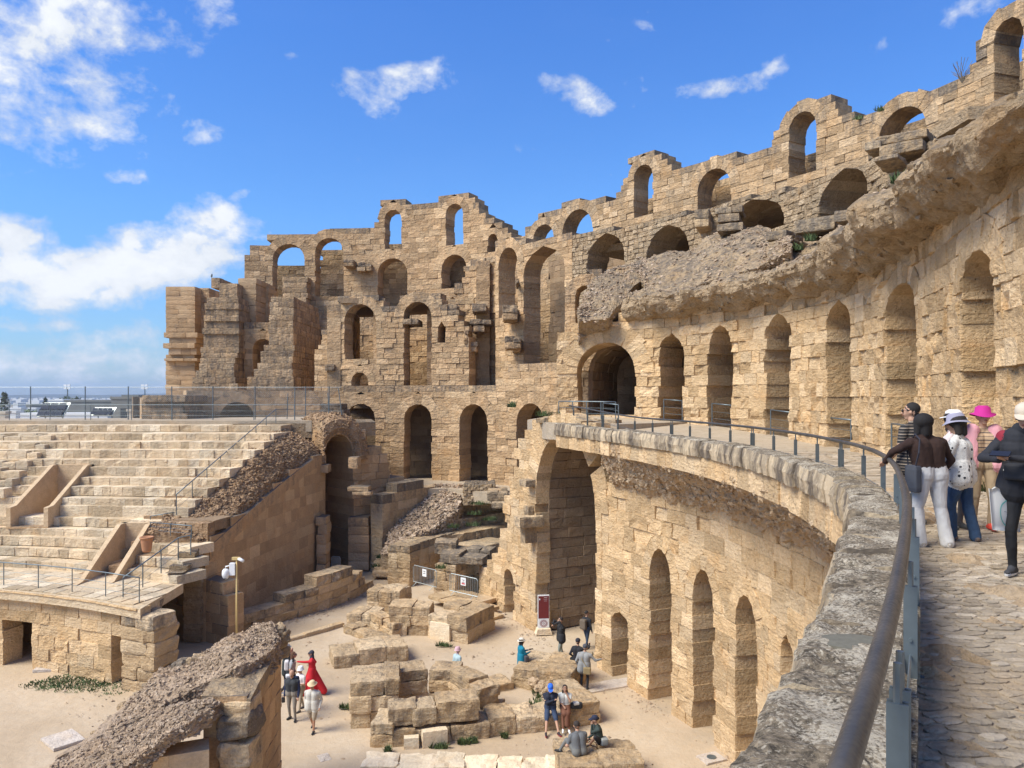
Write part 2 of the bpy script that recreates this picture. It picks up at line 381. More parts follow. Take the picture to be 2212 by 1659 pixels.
def loft(sections,closed=True,step=0.25,amp=0.1,freq=1.0,octv=5,cap=True,seed=0,gain=.55,pin=None):
    """sections: (n,k,3) rings; upsampled then displaced along normals"""
    S=np.asarray(sections,float); n,k=S.shape[:2]
    if closed: S=np.concatenate((S,S[:,:1]),1)
    def ups(A,ax,st):
        A=np.moveaxis(A,ax,0); out=[]
        for i in range(len(A)-1):
            ln=np.linalg.norm(A[i+1]-A[i],axis=-1).max(); c=max(1,int(math.ceil(ln/st)))
            for t in range(c): out.append(A[i]+(A[i+1]-A[i])*t/c)
        out.append(A[-1]); return np.moveaxis(np.array(out),0,ax)
    S=ups(ups(S,0,step),1,step)
    if closed: S=S[:,:-1]
    n,k=S.shape[:2]
    du=np.gradient(S,axis=0)
    if closed: dv=np.roll(S,-1,1)-np.roll(S,1,1)
    else: dv=np.gradient(S,axis=1)
    N=np.cross(du,dv); N/=np.linalg.norm(N,axis=2)[...,None]+1e-9
    # smooth normals a bit
    for _ in range(2):
        N=(N+np.roll(N,1,1)+np.roll(N,-1,1)) if closed else N
    N/=np.linalg.norm(N,axis=2)[...,None]+1e-9
    nz=fbm(S.reshape(-1,3),freq,octv,gain,seed).reshape(n,k)
    V=S+N*(nz*amp)[...,None]
    kk=k if closed else k-1
    Fc=[(i*k+j,(i+1)*k+j,(i+1)*k+(j+1)%k,i*k+(j+1)%k) for i in range(n-1) for j in range(kk)]
    if cap and closed: Fc+= [tuple(range(k)),tuple((n-1)*k+j for j in range(k-1,-1,-1))]
    return V.reshape(-1,3),Fc,(n,k,V)
# ---------- materials ----------
def newmat(name):
    m=bpy.data.materials.new(name); m.use_nodes=True; t=NT(m.node_tree); t.n.clear(); return m,t
def simple(name,col,rough=0.6,metal=0.0,var=0.0,scale=8.0,bump=0.0,bscale=60.0,spec=0.5):
    m,t=newmat(name); pos=t('ShaderNodeNewGeometry').outputs['Position']
    c=(*col,1)
    if var>0:
        n=t.noise(pos,scale,5); c=t.mix(n,tuple(v*(1-var) for v in col),tuple(min(1,v*(1+var)) for v in col))
    b=t('ShaderNodeBsdfPrincipled',{'Base Color':c,'Roughness':rough,'Metallic':metal,'Specular IOR Level':spec})
    if bump>0: t.l.new(t('ShaderNodeBump',{'Height':t.noise(pos,bscale,4),'Distance':bump,'Strength':1.0}).outputs[0],b.inputs['Normal'])
    t('ShaderNodeOutputMaterial',{0:b.outputs[0]}); return m
def stone(name,c1=(.50,.345,.20),c2=(.40,.27,.155),c3=(.62,.46,.29),dark=(.065,.055,.045),grime=0.0,bump=0.03,bs=6.0,topg=0.5,pits=0.5,streak=1.0,tonev=.35,white=0.0):
    m,t=newmat(name); g=t('ShaderNodeNewGeometry'); pos=g.outputs['Position']
    at=t('ShaderNodeAttribute',attribute_name='bl'); sp=t('ShaderNodeSeparateXYZ',{0:at.outputs['Vector']}); tone,gr,r2=sp.outputs
    nl=t.noise(pos,0.30,3); nm=t.noise(pos,2.1,6,.62); nf=t.noise(pos,14,6,.68)
    c=t.mix(t.ramp(nm,[(.36,0.0),(.64,1.0)]),c2,c1)
    c=t.mix(t.m('MULTIPLY',t.ramp(t.m('ADD',t.m('MULTIPLY',nl,.55),t.m('MULTIPLY',r2,.5)),[(.5,0.0),(.85,1.0)]),.8),c,c3)
    br=t.m('ADD',1.0-tonev/2,t.m('MULTIPLY',tone,tonev)); br=t.m('MULTIPLY',br,t.mapr(nf,.25,.75,.82,1.16))
    c=t.mix(1.0,c,t('ShaderNodeCombineXYZ',{0:br,1:br,2:br}).outputs[0],'MULTIPLY')
    # ochre patches
    c=t.mix(t.m('MULTIPLY',t.ramp(t.noise(pos,.9,4),[(.56,0.0),(.72,1.0)]),.45),c,(c1[0]*.95,c1[1]*.80,c1[2]*.62))
    c=t.mix(t.m('MULTIPLY',t.ramp(t.noise(pos,.42,5,.7,.6),[(.55,0.0),(.68,1.0)]),.42),c,(c2[0]*.72,c2[1]*.78,c2[2]*.86))
    c=t.mix(t.m('MULTIPLY',t.ramp(t.noise(pos,3.3,4,.7,.4),[(.60,0.0),(.70,1.0)]),.35),c,(min(.8,c3[0]*1.12),c3[1]*1.14,c3[2]*1.18))
    # weathering: vertical streaks of grey-black lichen, stronger where the stone is marked as exposed
    st=t.noise(t.scl(pos,(1.6,1.6,0.33*streak)),1.5,7,.66); sb=t.noise(pos,5.5,6,.7)
    up=t('ShaderNodeSeparateXYZ',{0:g.outputs['Normal']}).outputs[2]; upm=t.mapr(up,.35,.85,0.0,topg)
    e=t.m('ADD',t.m('ADD',t.m('MULTIPLY',st,.9),t.m('MULTIPLY',sb,.75)),t.m('ADD',t.m('ADD',t.m('MULTIPLY',gr,.62),upm),grime-1.08))
    gm=t.mapr(e,.0,.34)
    gm=t.m('MULTIPLY',gm,.88)
    gc=t.mix(t.noise(pos,22,4,.7),dark,tuple(v*3.4 for v in dark))
    c=t.mix(gm,c,gc)
    if white>0:
        v=t.ramp(t.noise(pos,30,5,.7),[(.56,0.0),(.64,1.0)]); c=t.mix(t.m('MULTIPLY',v,white),c,(.62,.58,.5))
    vor=t('ShaderNodeTexVoronoi',{'Vector':pos,'Scale':bs*1.7,'Randomness':1.0}).outputs['Distance']
    pit=t.m('MULTIPLY',t.m('MULTIPLY',t.mapr(vor,.0,.22,1.0,0.0),t.mapr(t.noise(pos,1.7,3),.5,.62)),pits)
    h=t.m('SUBTRACT',t.m('ADD',t.m('MULTIPLY',t.noise(pos,bs,8,.66,.3),1.0),t.m('MULTIPLY',t.noise(t.scl(pos,(1,1,3.2)),bs*.55,5,.6),.7)),pit)
    c=t.mix(t.m('MULTIPLY',t.m('MULTIPLY',t.mapr(vor,.0,.16,1.0,0.0),t.mapr(t.noise(pos,1.3,3),.5,.6)),min(1,pits)*.7),c,(.10,.07,.045))
    bp=t('ShaderNodeBump',{'Height':h,'Distance':bump*4.5,'Strength':0.95})
    b=t('ShaderNodeBsdfPrincipled',{'Base Color':c,'Roughness':0.92,'Specular IOR Level':0.15,'Normal':bp.outputs[0]})
    t('ShaderNodeOutputMaterial',{0:b.outputs[0]}); return m
M_far=stone('weathered_sandstone_far',c1=(0.538,0.361,0.199),c2=(0.455,0.293,0.159),c3=(0.621,0.439,0.256),bump=.04,bs=3.5,grime=.09,tonev=.5)
M_arc=stone('sandstone_outer_ring',c1=(0.517,0.351,0.195),c2=(0.414,0.277,0.153),c3=(0.621,0.459,0.287),bump=.04,bs=4,grime=.13,tonev=.5)
M_near=stone('golden_sandstone',c1=(0.653,0.454,0.252),c2=(0.549,0.370,0.195),c3=(0.766,0.574,0.358),bump=.03,bs=7,grime=-.09,pits=1.0,topg=.25,tonev=.42)
M_shade=stone('brown_sandstone',c1=(0.517,0.339,0.184),c2=(0.446,0.288,0.159),c3=(0.580,0.408,0.241),bump=.015,bs=7,grime=-.02,pits=.3)
M_inner=stone('shade_toned_inner_stone',c1=(0.316,0.220,0.135),c2=(0.255,0.174,0.104),c3=(0.377,0.277,0.176),bump=.015,bs=7,grime=.05,topg=0,pits=.2)  # interior shade put into the colour: darker stone for linings and rear walls
M_seat=stone('pale_seat_limestone',c1=(0.621,0.476,0.308),c2=(0.517,0.392,0.246),c3=(0.766,0.648,0.471),bump=.02,bs=6,grime=.13,topg=-.2,tonev=.5)
M_ruin=stone('ruin_limestone',c1=(0.559,0.397,0.226),c2=(0.455,0.313,0.174),c3=(0.704,0.543,0.349),bump=.03,bs=6,grime=0.04,topg=-.05,white=.25)
M_rub=stone('rubble_mortar',c1=(0.517,0.376,0.231),c2=(0.393,0.282,0.169),c3=(0.621,0.481,0.318),bump=.06,bs=5.5,grime=.02,topg=.30,pits=0)
M_rubg=stone('tan_rubble',c1=(0.547,0.404,0.276),c2=(0.420,0.302,0.199),c3=(0.652,0.515,0.379),bump=.04,bs=8,grime=-.04,topg=.05,pits=0)
M_rubb=stone('brown_rubble',c1=(0.476,0.313,0.180),c2=(0.373,0.236,0.134),c3=(0.580,0.418,0.266),bump=.05,bs=7,grime=-.06,topg=.12,pits=0)
M_rubp=stone('pale_rubble',c1=(0.642,0.470,0.297),c2=(0.538,0.376,0.226),c3=(0.745,0.596,0.421),bump=.05,bs=8,grime=-.12,topg=.0,pits=0)
def lichen():
    m,t=newmat('lichened_parapet_stone'); g=t('ShaderNodeNewGeometry'); pos=g.outputs['Position']
    at=t('ShaderNodeAttribute',attribute_name='bl'); tone=t('ShaderNodeSeparateXYZ',{0:at.outputs['Vector']}).outputs[0]
    n1=t.noise(pos,2.2,6,.65); n2=t.noise(t.scl(pos,(1,1,1)),22,7,.72); n3=t.noise(pos,55,5,.7); n4=t.noise(pos,.9,3)
    c=t.mix(t.ramp(n2,[(.40,0.0),(.58,1.0)]),(.075,.06,.042),(.26,.205,.14))
    c=t.mix(t.m('MULTIPLY',t.ramp(t.m('ADD',t.m('MULTIPLY',n3,.6),t.m('MULTIPLY',n1,.5)),[(.54,0.0),(.62,1.0)]),.85),c,(.54,.47,.36))
    c=t.mix(t.m('MULTIPLY',t.ramp(t.noise(pos,38,5,.7),[(.60,0.0),(.66,1.0)]),.6),c,(.03,.027,.024))
    c=t.mix(t.m('MULTIPLY',t.ramp(t.noise(pos,6.5,5,.7),[(.60,0.0),(.68,1.0)]),.7),c,(.42,.36,.26))
    c=t.mix(t.m('MULTIPLY',t.ramp(t.noise(t.scl(pos,(1.3,1.3,1)),3.1,4,.8),[(.70,0.0),(.735,1.0)]),.8),c,(.50,.26,.04))
    # side faces: paler stone with dark drips
    up=t('ShaderNodeSeparateXYZ',{0:g.outputs['Normal']}).outputs[2]
    drip=t.noise(t.scl(pos,(1.0,1.0,.30)),2.3,7,.68)
    sc_=t.mix(t.ramp(t.m('ADD',drip,t.m('MULTIPLY',tone,.12)),[(.46,0.0),(.64,1.0)]),(.56,.44,.29),(.15,.12,.09))
    c=t.mix(t.mapr(up,.25,.7),sc_,c)
    h=t.m('ADD',t.m('MULTIPLY',n2,.9),t.m('MULTIPLY',t.noise(t.scl(pos,(.45,2.2,1)),16,6,.7),.8))
    bp=t('ShaderNodeBump',{'Height':h,'Distance':.035,'Strength':.9})
    b=t('ShaderNodeBsdfPrincipled',{'Base Color':c,'Roughness':0.9,'Specular IOR Level':0.2,'Normal':bp.outputs[0]})
    t('ShaderNodeOutputMaterial',{0:b.outputs[0]}); return m
M_lich=lichen()
def sand():
    m,t=newmat('beige_sand'); pos=t('ShaderNodeNewGeometry').outputs['Position']
    n1=t.noise(pos,.22,5,.6,.4); n2=t.noise(pos,2.4,6,.65); n3=t.noise(pos,26,5,.7)
    c=t.mix(t.ramp(n1,[(.38,0.0),(.62,1.0)]),(.43,.325,.215),(.53,.42,.295))
    c=t.mix(t.m('MULTIPLY',t.ramp(n2,[(.45,0.0),(.62,1.0)]),.5),c,(.50,.375,.245))
    c=t.mix(t.m('MULTIPLY',t.ramp(n3,[(.58,0.0),(.7,1.0)]),.35),c,(.36,.27,.18))
    c=t.mix(t.m('MULTIPLY',t.ramp(t.noise(pos,7,5,.75,.5),[(.55,0.0),(.66,1.0)]),.4),c,(.37,.285,.195))
    c=t.mix(t.m('MULTIPLY',t.ramp(t.noise(pos,.55,7,.72,.8),[(.56,0.0),(.63,1.0)]),.35),c,(.44,.345,.24))
    bp=t('ShaderNodeBump',{'Height':t.m('ADD',t.m('MULTIPLY',n2,1.2),t.m('MULTIPLY',n3,.3)),'Distance':.06,'Strength':.7})
    b=t('ShaderNodeBsdfPrincipled',{'Base Color':c,'Roughness':.95,'Specular IOR Level':.1,'Normal':bp.outputs[0]})
    t('ShaderNodeOutputMaterial',{0:b.outputs[0]}); return m
M_sand=sand()
M_mort=stone('walkway_mortar',c1=(0.476,0.386,0.276),c2=(0.414,0.329,0.231),c3=(0.538,0.449,0.338),bump=.012,bs=16,grime=-.2,topg=0,pits=0,tonev=.0)
M_pave=stone('walkway_cobbles',c1=(0.465,0.381,0.281),c2=(0.373,0.302,0.220),c3=(0.580,0.491,0.379),bump=.010,bs=18,grime=-.12,topg=0,pits=0,tonev=.38)
M_marble=stone('pale_limestone_slab',c1=(0.578,0.495,0.410),c2=(0.473,0.394,0.318),c3=(0.672,0.585,0.503),bump=.012,bs=10,grime=-.08,topg=0,pits=.2)
M_white=stone('whitewashed_new_stone',c1=(0.745,0.606,0.421),c2=(0.662,0.522,0.349),c3=(0.820,0.710,0.513),bump=.01,bs=8,grime=-.3,topg=0,pits=.1)
M_plaster=stone('tan_plaster',c1=(0.600,0.439,0.266),c2=(0.507,0.361,0.216),c3=(0.662,0.502,0.329),bump=.008,bs=5,grime=-.06,topg=0,pits=0)
M_steel=simple('galvanised_grey_steel',(.16,.19,.20),.45,.6,.12,20)
M_steell=simple('light_galvanised_steel',(.42,.46,.45),.4,.5,.1,20)
def railmat():
    m,t=newmat('worn_handrail_tube'); pos=t('ShaderNodeNewGeometry').outputs['Position']
    n=t.noise(t.scl(pos,(1,1,1)),3.0,5,.7); n2=t.noise(pos,70,3)
    c=t.mix(t.ramp(n,[(.38,0.0),(.62,1.0)]),(.05,.05,.048),(.095,.084,.07))
    b=t('ShaderNodeBsdfPrincipled',{'Base Color':c,'Metallic':.25,'Roughness':t.mapr(n2,.3,.7,.32,.50)})
    t('ShaderNodeOutputMaterial',{0:b.outputs[0]}); return m
M_rail=railmat()
M_black=simple('black_void_paint',(.02,.018,.015),.9)
M_green=simple('dusty_green_leaves',(.075,.11,.035),.8,0,.5,9)
M_cypress=simple('dark_green_foliage',(.03,.05,.022),.8,0,.4,4)
# ---------- ground ----------
def ground():
    xs=np.concatenate((np.linspace(-9000,-260,6),np.linspace(-200,-60,12),np.linspace(-50,40,91),np.linspace(50,200,10),np.linspace(300,9000,5)))
    ys=np.concatenate((np.linspace(-200,-10,6),np.linspace(0,60,61),np.linspace(66,260,16),np.linspace(400,9500,8)))
    X,Y=np.meshgrid(xs,ys,indexing='ij'); near=(np.abs(X)<48)&(Y<60)&(Y>0)
    Z=np.where(near,0.05*fbm(np.stack((X,Y,X*0),-1),.35,3),0)-0.03
    n,m=X.shape; V=np.stack((X,Y,Z),-1).reshape(-1,3)
    Fc=[(i*m+j,(i+1)*m+j,(i+1)*m+j+1,i*m+j+1) for i in range(n-1) for j in range(m-1)]
    obj('ground',V,Fc,M_sand,attr=np.tile((.5,0,.5),(len(V),1)),smooth=True,kind='structure')
ground()
def PR(plan,pts): return prof([(plan.upx(a),plan.zpx(a,b)) for a,b in pts])
def OP(plan,l,r,t,b,vt=0.0,rise=None,flat=False,zb=None):
    u0,u1=plan.upx(l),plan.upx(r); c=(u0+u1)/2; y=plan.at(c)[1]
    zt=CH-(t-HY)/F*y; zbb=CH-(b-HY)/F*y if zb is None else zb
    return Opn(u0,u1,zt,zbb,None if rise is None else rise/F*y,vt,flat)
# ---------- outer ring wall ----------
O=Plan([(-36,80),(-30,81.5),(-23.5,82),(-12,81),(-5,78.5),(3,73),(11.2,63),(16,57),(20,50.9),(23.5,45),(25.4,39.6),(27.0,34),(28,28)])
ot=[(528,600),(530,598),(532,563),(536,545),(554,532),(575,530),(588,512),(590,503),(660,503),(663,510),(676,520),(678,509),(686,497),(742,495),(749,499),(803,497),(812,488),(814,462),(824,458),(826,434),(876,434),(887,445),(957,441),(959,421),(1021,419),(1025,440),(1045,460),(1051,475),(1086,484),(1101,503),(1112,512),(1132,514),(1136,492),(1150,490),(1154,462),(1206,457),(1215,442),(1280,427),(1299,432),(1330,430),(1333,410),(1343,408),(1345,391),(1354,388),(1356,358),(1364,356),(1366,339),(1375,335),(1414,328),(1442,338),(1446,366),(1503,358),(1507,348),(1574,332),(1604,334),(1674,315),(1676,272),(1694,268),(1697,246),(1703,240),(1706,224),(1749,205),(1803,213),(1812,240),(1853,257),(1908,241),(1911,224),(2009,190),(2061,187),(2068,168),(2078,160),(2104,140),(2108,122),(2126,110),(2128,60),(2136,33),(2186,3),(2212,-12)]
oT=PR(O,ot)
oops=[(589,658,527,645,.9),(681,742,514,640,.9),(831,867,453,533,.8),(963,1000,440,529,.8),(1054,1075,505,548,.7),(816,880,558,665,.9),(954,1008,550,622,.9),(961,993,642,675,0),
 (1152,1196,485,520,.7),(1215,1280,453,514,.9),(1369,1410,356,466,.8),(1507,1578,365,455,.9),(1704,1763,242,382,.8),(1899,2001,233,318,.9),(2147,2209,40,214,.8)]
OO=[OP(O,*a[:4],vt=a[4]) for a in oops]
def seg(plan,a,b,**k):
    return dict(u0=plan.upx(a),u1=plan.upx(b),**k)
def wall(name,label,plan,zb,top,opn,mat,cat='wall',nmax=300,group=None,u0=0,u1=None,finish=True,**k):
    c=plan.at((u0+(plan.L if u1 is None else u1))/2)
    t=thing(name,label,cat,(c[0],c[1],zb),group)
    M=masonry(plan,zb,top,[o for o in opn if o.u1>u0 and o.u0<(u1 or plan.L)],u0=u0,u1=u1,**k)
    if finish: M.make(t,mat,nmax)
    return t,M
wall('outer_arcade_wall','tall weathered far outer wall pierced by two tiers of arches, left of the dip in the skyline',O,9.0,oT,OO,M_far,ch=.56,bl=1.05,thick=1.9,bev=.035,proud=.035,u0=O.upx(528),u1=O.upx(1134),seed=11,vn_=.5,grime=.05,ero=.09)
wall('outer_arcade_wall','high outer wall with lone arched openings stepping up the skyline towards upper right',O,13,oT,OO,M_arc,ch=.52,bl=1.0,thick=1.8,bev=.04,proud=.035,u0=O.upx(1134),seed=12,vn_=.45,grime=.12,ero=.12,nmax=300)
# remains of the outermost facade, seen through the arches
O2=O.offset(-3.2)
wall('outermost_facade_wall','outermost facade masonry seen through the skyline arches behind the outer wall',O2,12,PR(O2,[(536,560),(660,577),(681,600),(690,545),(740,540),(748,500),(830,523),(1100,528),(1180,545),(1290,540),(1330,450),(1500,400),(1760,335),(2000,262),(2212,120)]),[],M_arc,ch=.55,bl=1.2,thick=1,u0=O2.upx(560),seed=13,nmax=120)
# ---------- inner ring walls (centre) ----------
Dp=Plan([(-27,55.5),(-20,59.5),(-13,61.5),(-6,60.5),(0,56.5),(3.2,53)])
dT=PR(Dp,[(300,857),(400,855),(402,846),(418,838),(1064,838),(1068,815),(1085,812),(1088,798),(1108,796),(1110,786),(1200,784)])
DO=[OP(Dp,474,550,868,930,vt=.75),OP(Dp,748,810,872,1040,vt=.8,zb=4.9),OP(Dp,873,932,873,1026,vt=.8,zb=4.9),OP(Dp,993,1053,873,1030,vt=.8,zb=4.9),OP(Dp,1116,1176,871,1040,vt=.8,zb=4.9)]
wall('arcade_wall','lower storey wall of four dark arches standing behind the stone terrace',Dp,4.4,dT,DO,M_far,ch=.5,bl=.95,thick=1.6,bev=.03,proud=.03,u0=Dp.upx(742),seed=14,ero=.08,vn_=.5)
wall('terrace_back_wall','low wall with one half round dark arch above the top seating row',Dp,7.5,dT,DO,M_far,ch=.5,bl=1.0,thick=1.6,bev=.03,proud=.03,u0=Dp.upx(306),u1=Dp.upx(742),seed=15,grime=.05)
Cp=Plan([(-17.5,67.5),(-13,66),(-6,64.5),(-1,62.8)])
cT=PR(Cp,[(679,838),(680,778),(684,741),(696,738),(701,711),(720,705),(723,695),(730,680),(731,655),(740,650),(742,641),(824,641),(828,660),(834,665),(865,661),(869,640),(871,633),(946,633),(955,655),(958,662),(988,672),(994,690),(1008,700),(1014,834)])
CO=[OP(Cp,744,812,657,781,vt=.8),OP(Cp,872,932,652,838,vt=.8),OP(Cp,759,796,804,840,vt=.6),OP(Cp,946,962,700,740,vt=0)]
wall('ruined_arcade_wall','ragged front arcade wall with two tall arches and black weathered crown',Cp,10.5,cT,CO,M_far,ch=.48,bl=.85,thick=1.5,bev=.04,proud=.055,u0=Cp.upx(679),u1=Cp.upx(1013),seed=16,ero=.2,grime=.14,gtop=.75,vn_=.45)
Hp=Plan([(-6.5,69),(-3.5,68.5),(-0.9,66)])
wall('ruined_pier_wall','broken wall between the ragged arcade and the tall vault, stones jutting out',Hp,10.5,PR(Hp,[(985,640),(1000,575),(1040,560),(1080,552)]),[OP(Hp,1068,1082,720,790,vt=.5)],M_far,ch=.5,bl=.8,thick=1.2,bev=.04,proud=.07,seed=17,ero=.3,grime=.12)
Gp=Plan([(-1.4,64.5),(.9,61),(3.9,57),(6.6,54),(9.9,49),(13.2,42.5),(15.2,36),(15.6,31),(15.6,26)])
gT=PR(Gp,[(1070,522),(1116,518),(1131,524),(1176,519),(1265,503),(1362,486),(1399,477),(1496,456),(1544,440),(1674,413),(1734,399),(1782,373),(1842,366),(1865,350),(1898,319),(2011,312),(2080,290)])
GO=[OP(Gp,1077,1118,535,684,vt=.8),OP(Gp,1131,1220,537,788,rise=45),OP(Gp,1267,1349,507,590),OP(Gp,1395,1487,487,562),OP(Gp,1552,1693,436,508,rise=60),OP(Gp,1766,1875,369,490,rise=70)]
wall('inner_arcade_wall','tall ashlar wall with a very high dark vault opening right of the ragged arcade',Gp,10.2,gT,GO,M_far,ch=.5,bl=.9,thick=1.7,bev=.035,proud=.03,u0=0,u1=Gp.upx(1236),seed=18,grime=.02,vn_=.45)
wall('vault_end_wall','rough mortared wall of four shallow dark vault mouths below the skyline wall',Gp,13,gT,GO,M_rub,ch=.33,bl=.45,thick=2.4,bev=.07,proud=.045,u0=Gp.upx(1236),seed=19,grime=.10,ero=.1,amp=.03,nmax=300)
# closed backs / floors / roofs inside the galleries (real rooms behind the arches)
def slab(name,label,pts,z0,z1,mat,kind='structure',parent=None):
    P=np.array(pts,float); n=len(P); V=np.concatenate((np.c_[P,np.full(n,z0)],np.c_[P,np.full(n,z1)]))
    Fc=[tuple(range(n))[::-1],tuple(range(n,2*n))]+[(i,(i+1)%n,n+(i+1)%n,n+i) for i in range(n)]
    return obj(name,V,Fc,mat,parent,attr=np.tile((.5,.3,.5),(2*n,1)),kind=kind)
def band(plan,o0,o1,ua=0,ub=None,n=14):
    us=np.linspace(ua,plan.L if ub is None else ub,n); a=plan.at(us)+plan.nrm(us)*o0; b=plan.at(us)+plan.nrm(us)*o1
    return list(a)+list(b[::-1])
slab('gallery_roof_floor',None,band(Dp,-.9,-6.5,Dp.upx(744)),11.3,11.9,M_rub)
slab('arch_cellar_roof',None,band(Dp,-1.0,-5,Dp.upx(420),Dp.upx(700)),11.1,11.3,M_rub)
slab('gallery_floor',None,band(Dp,-.5,-6.5),4.2,4.85,M_rub)
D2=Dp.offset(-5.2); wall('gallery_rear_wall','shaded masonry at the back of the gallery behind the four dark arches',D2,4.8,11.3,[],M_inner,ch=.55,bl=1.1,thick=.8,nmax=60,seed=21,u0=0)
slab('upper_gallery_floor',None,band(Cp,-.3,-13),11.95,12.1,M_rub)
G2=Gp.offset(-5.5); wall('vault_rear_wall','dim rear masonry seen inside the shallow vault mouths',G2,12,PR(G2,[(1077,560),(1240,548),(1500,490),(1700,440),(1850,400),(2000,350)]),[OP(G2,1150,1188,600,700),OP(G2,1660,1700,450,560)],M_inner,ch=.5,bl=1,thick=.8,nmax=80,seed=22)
slab('vault_roof',None,band(Gp,-1.8,-6.2,Gp.upx(1250),Gp.upx(1990)),22.1,22.6,M_rub)
# stub ledges that jut from the far walls
def pxbox(M,x0,x1,yt,yb,d,depth,seed,ch=.5,bl=.9,yaw=0.0,amp=.03,bev=.06,grime=.15,res=(3,2),nm='stone',gtop=.4,rag=.05):
    a=W(x0,yb,d); b=W(x1,yt,d); w_=b[0]-a[0]; h=b[2]-a[2]; tx=np.array((math.cos(yaw),math.sin(yaw))); ty=np.array((-math.sin(yaw),math.cos(yaw)))
    c=np.array((a[0],a[1],a[2]))+np.array([*(tx*w_/2+ty*depth/2),0])
    cells(M,c,tx,ty,(w_,depth,h),ch,bl,seed,amp,bev,grime,res,nm=nm,gtop=gtop,rag=rag); return c
JUT=[(1013,1064,700,690,63.5),(1018,1052,672,655,63.5),(1020,1048,716,704,63.2),(1030,1070,742,730,63.2),(1008,1032,760,735,63),(958,990,672,656,63.5),(868,905,700,688,64),(832,862,800,786,63.5),(700,724,800,784,65),(1114,1124,612,602,58),(1106,1126,760,740,59),(985,1003,718,690,62.8),(1000,1012,742,712,62.6),(716,745,640,620,78),(1040,1060,600,588,66),(1030,1056,580,570,66),(740,765,575,560,79),(700,716,835,815,64),(1085,1120,690,660,58),(1096,1130,720,696,58),(1090,1128,752,728,57.5),(1096,1120,640,618,58),(770,804,585,568,79.2),(905,934,560,548,77)]
M=Masonry()
for i,(a,b,c,d,e) in enumerate(JUT[::2]+JUT[1:12:4]): pxbox(M,a+2,b-2,d,c,e+1.1,3.2,i,ch=.45,grime=.28,amp=.05,bev=.05,res=(3,2),rag=.1)
t=thing('jutting_ledges','broken black stained stone ledges sticking out of the far ruined walls','masonry ledge',W(1000,800,63)); M.make(t,M_far,60)
# corner pylon and stepped radial walls at the left end
def stack(name,label,rows,d,depth,mat,seed,yaw=0.0,grime=.08,bl=.9):
    M=Masonry(); 
    for i,(x0,x1,yt,yb,dd) in enumerate(rows): pxbox(M,x0,x1,yt,yb,d+dd,depth-dd,seed*50+i,ch=1.2,bl=bl,yaw=yaw,amp=.02,bev=.05,grime=grime,res=(2,2),gtop=.3,rag=.03)
    t=thing(name,label,'ruined wall',W((rows[-1][0]+rows[-1][1])/2,rows[-1][3],d)); M.make(t,mat,300); return t
def courses(x0,x1,yt,yb,n,dd=0,j=0,seed=1):
    rs=random.Random(seed); e=np.linspace(yt,yb,n+1); return [(x0+rs.uniform(-j,j),x1+rs.uniform(-j,j),e[i],e[i+1],dd) for i in range(n)]
stack('corner_pylon','tall squared stone pylon with broken wedge cornice at the far left end',courses(358,421,619,718,10,0)+[(354,426,718,729,-.6),(366,424,729,741,-.4),(352,420,741,752,-.7),(364,424,752,766,-.5),(358,420,766,774,-.2),(354,426,774,780,-.5)]+courses(358,421,780,862,8,0),77,4.5,M_shade,3,grime=-.1,bl=1.2)
stack('pylon_return_wall','narrow wall joined to the right side of the far left pylon',courses(421,452,622,860,22),78.5,4,M_far,4,grime=.0,bl=1.2)
s1=[(456,474,600,622,3),(474,512,612,642,2.4)]+courses(446,515,642,655,1,1.2)+[(442,516,655,668,.9),(443,515,668,681,1.0),(440,516,681,694,.7),(441,516,694,709,.9),(437,516,709,722,.5),(439,516,722,750,.7),(433,516,750,762,.2),(434,513,762,773,.1),(432,508,773,785,0),(430,505,785,800,-.4),(422,506,800,815,-.8),(416,508,815,828,-1.2),(415,514,828,842,-1.2)]
stack('stepped_radial_wall','stepped broken radial wall just right of the far left pylon, edges black',s1,71,9,M_far,5,grime=.2)
s2=[(585,634,641,652,2),(582,634,652,664,1.6),(583,634,664,680,1.6),(581,634,680,692,1.2),(582,633,692,707,1.2),(580,633,707,720,.8),(581,634,720,745,.8),(570,636,745,758,.3),(562,634,758,770,0),(563,632,770,784,-.2),(556,630,784,797,-.6),(548,632,797,814,-1.0),(534,634,814,832,-1.5),(533,634,832,842,-1.5)]
stack('stepped_radial_wall','stepped broken radial wall below the first sky arch, black topped treads',s2,69,11,M_far,6,grime=.2)
stack('radial_wall','plain upright wall standing between the two stepped walls',courses(515,553,601,838,20,0,1),75,6,M_shade,7,grime=0,bl=1.2)
stack('radial_wall','narrow upright wall directly behind the right stepped wall',courses(557,580,621,720,9),78,3,M_shade,8,grime=0,bl=1.2)
stack('radial_wall','broken wall top showing through the first sky arch',courses(610,663,598,700,9,0,2),80.3,3,M_far,9,grime=.1,bl=1)
Fp=Plan([(-25.5,73),(-22.6,73)],False)
wall('cross_wall','small cross wall with an arch between the two stepped walls',Fp,11,PR(Fp,[(527,700),(592,700)]),[OP(Fp,546,590,732,838,vt=.8)],M_far,ch=.55,bl=1,thick=1.5,seed=23,grime=.15)
# stones lying on the gallery roof edge, left
stack('broken_cornice_wall','low broken wall with hollowed right end on the terrace left of the half round arch',[(306,400,854,868,0),(306,393,868,880,.3),(308,396,880,893,.3),(306,404,893,905,.2)],54,4,M_far,10,grime=.35)
stack('fallen_cornice_block','dark eroded block lying behind the fence above the seats',[(694,738,872,885,0),(690,742,885,903,0)],53.5,2,M_far,11,grime=.6)
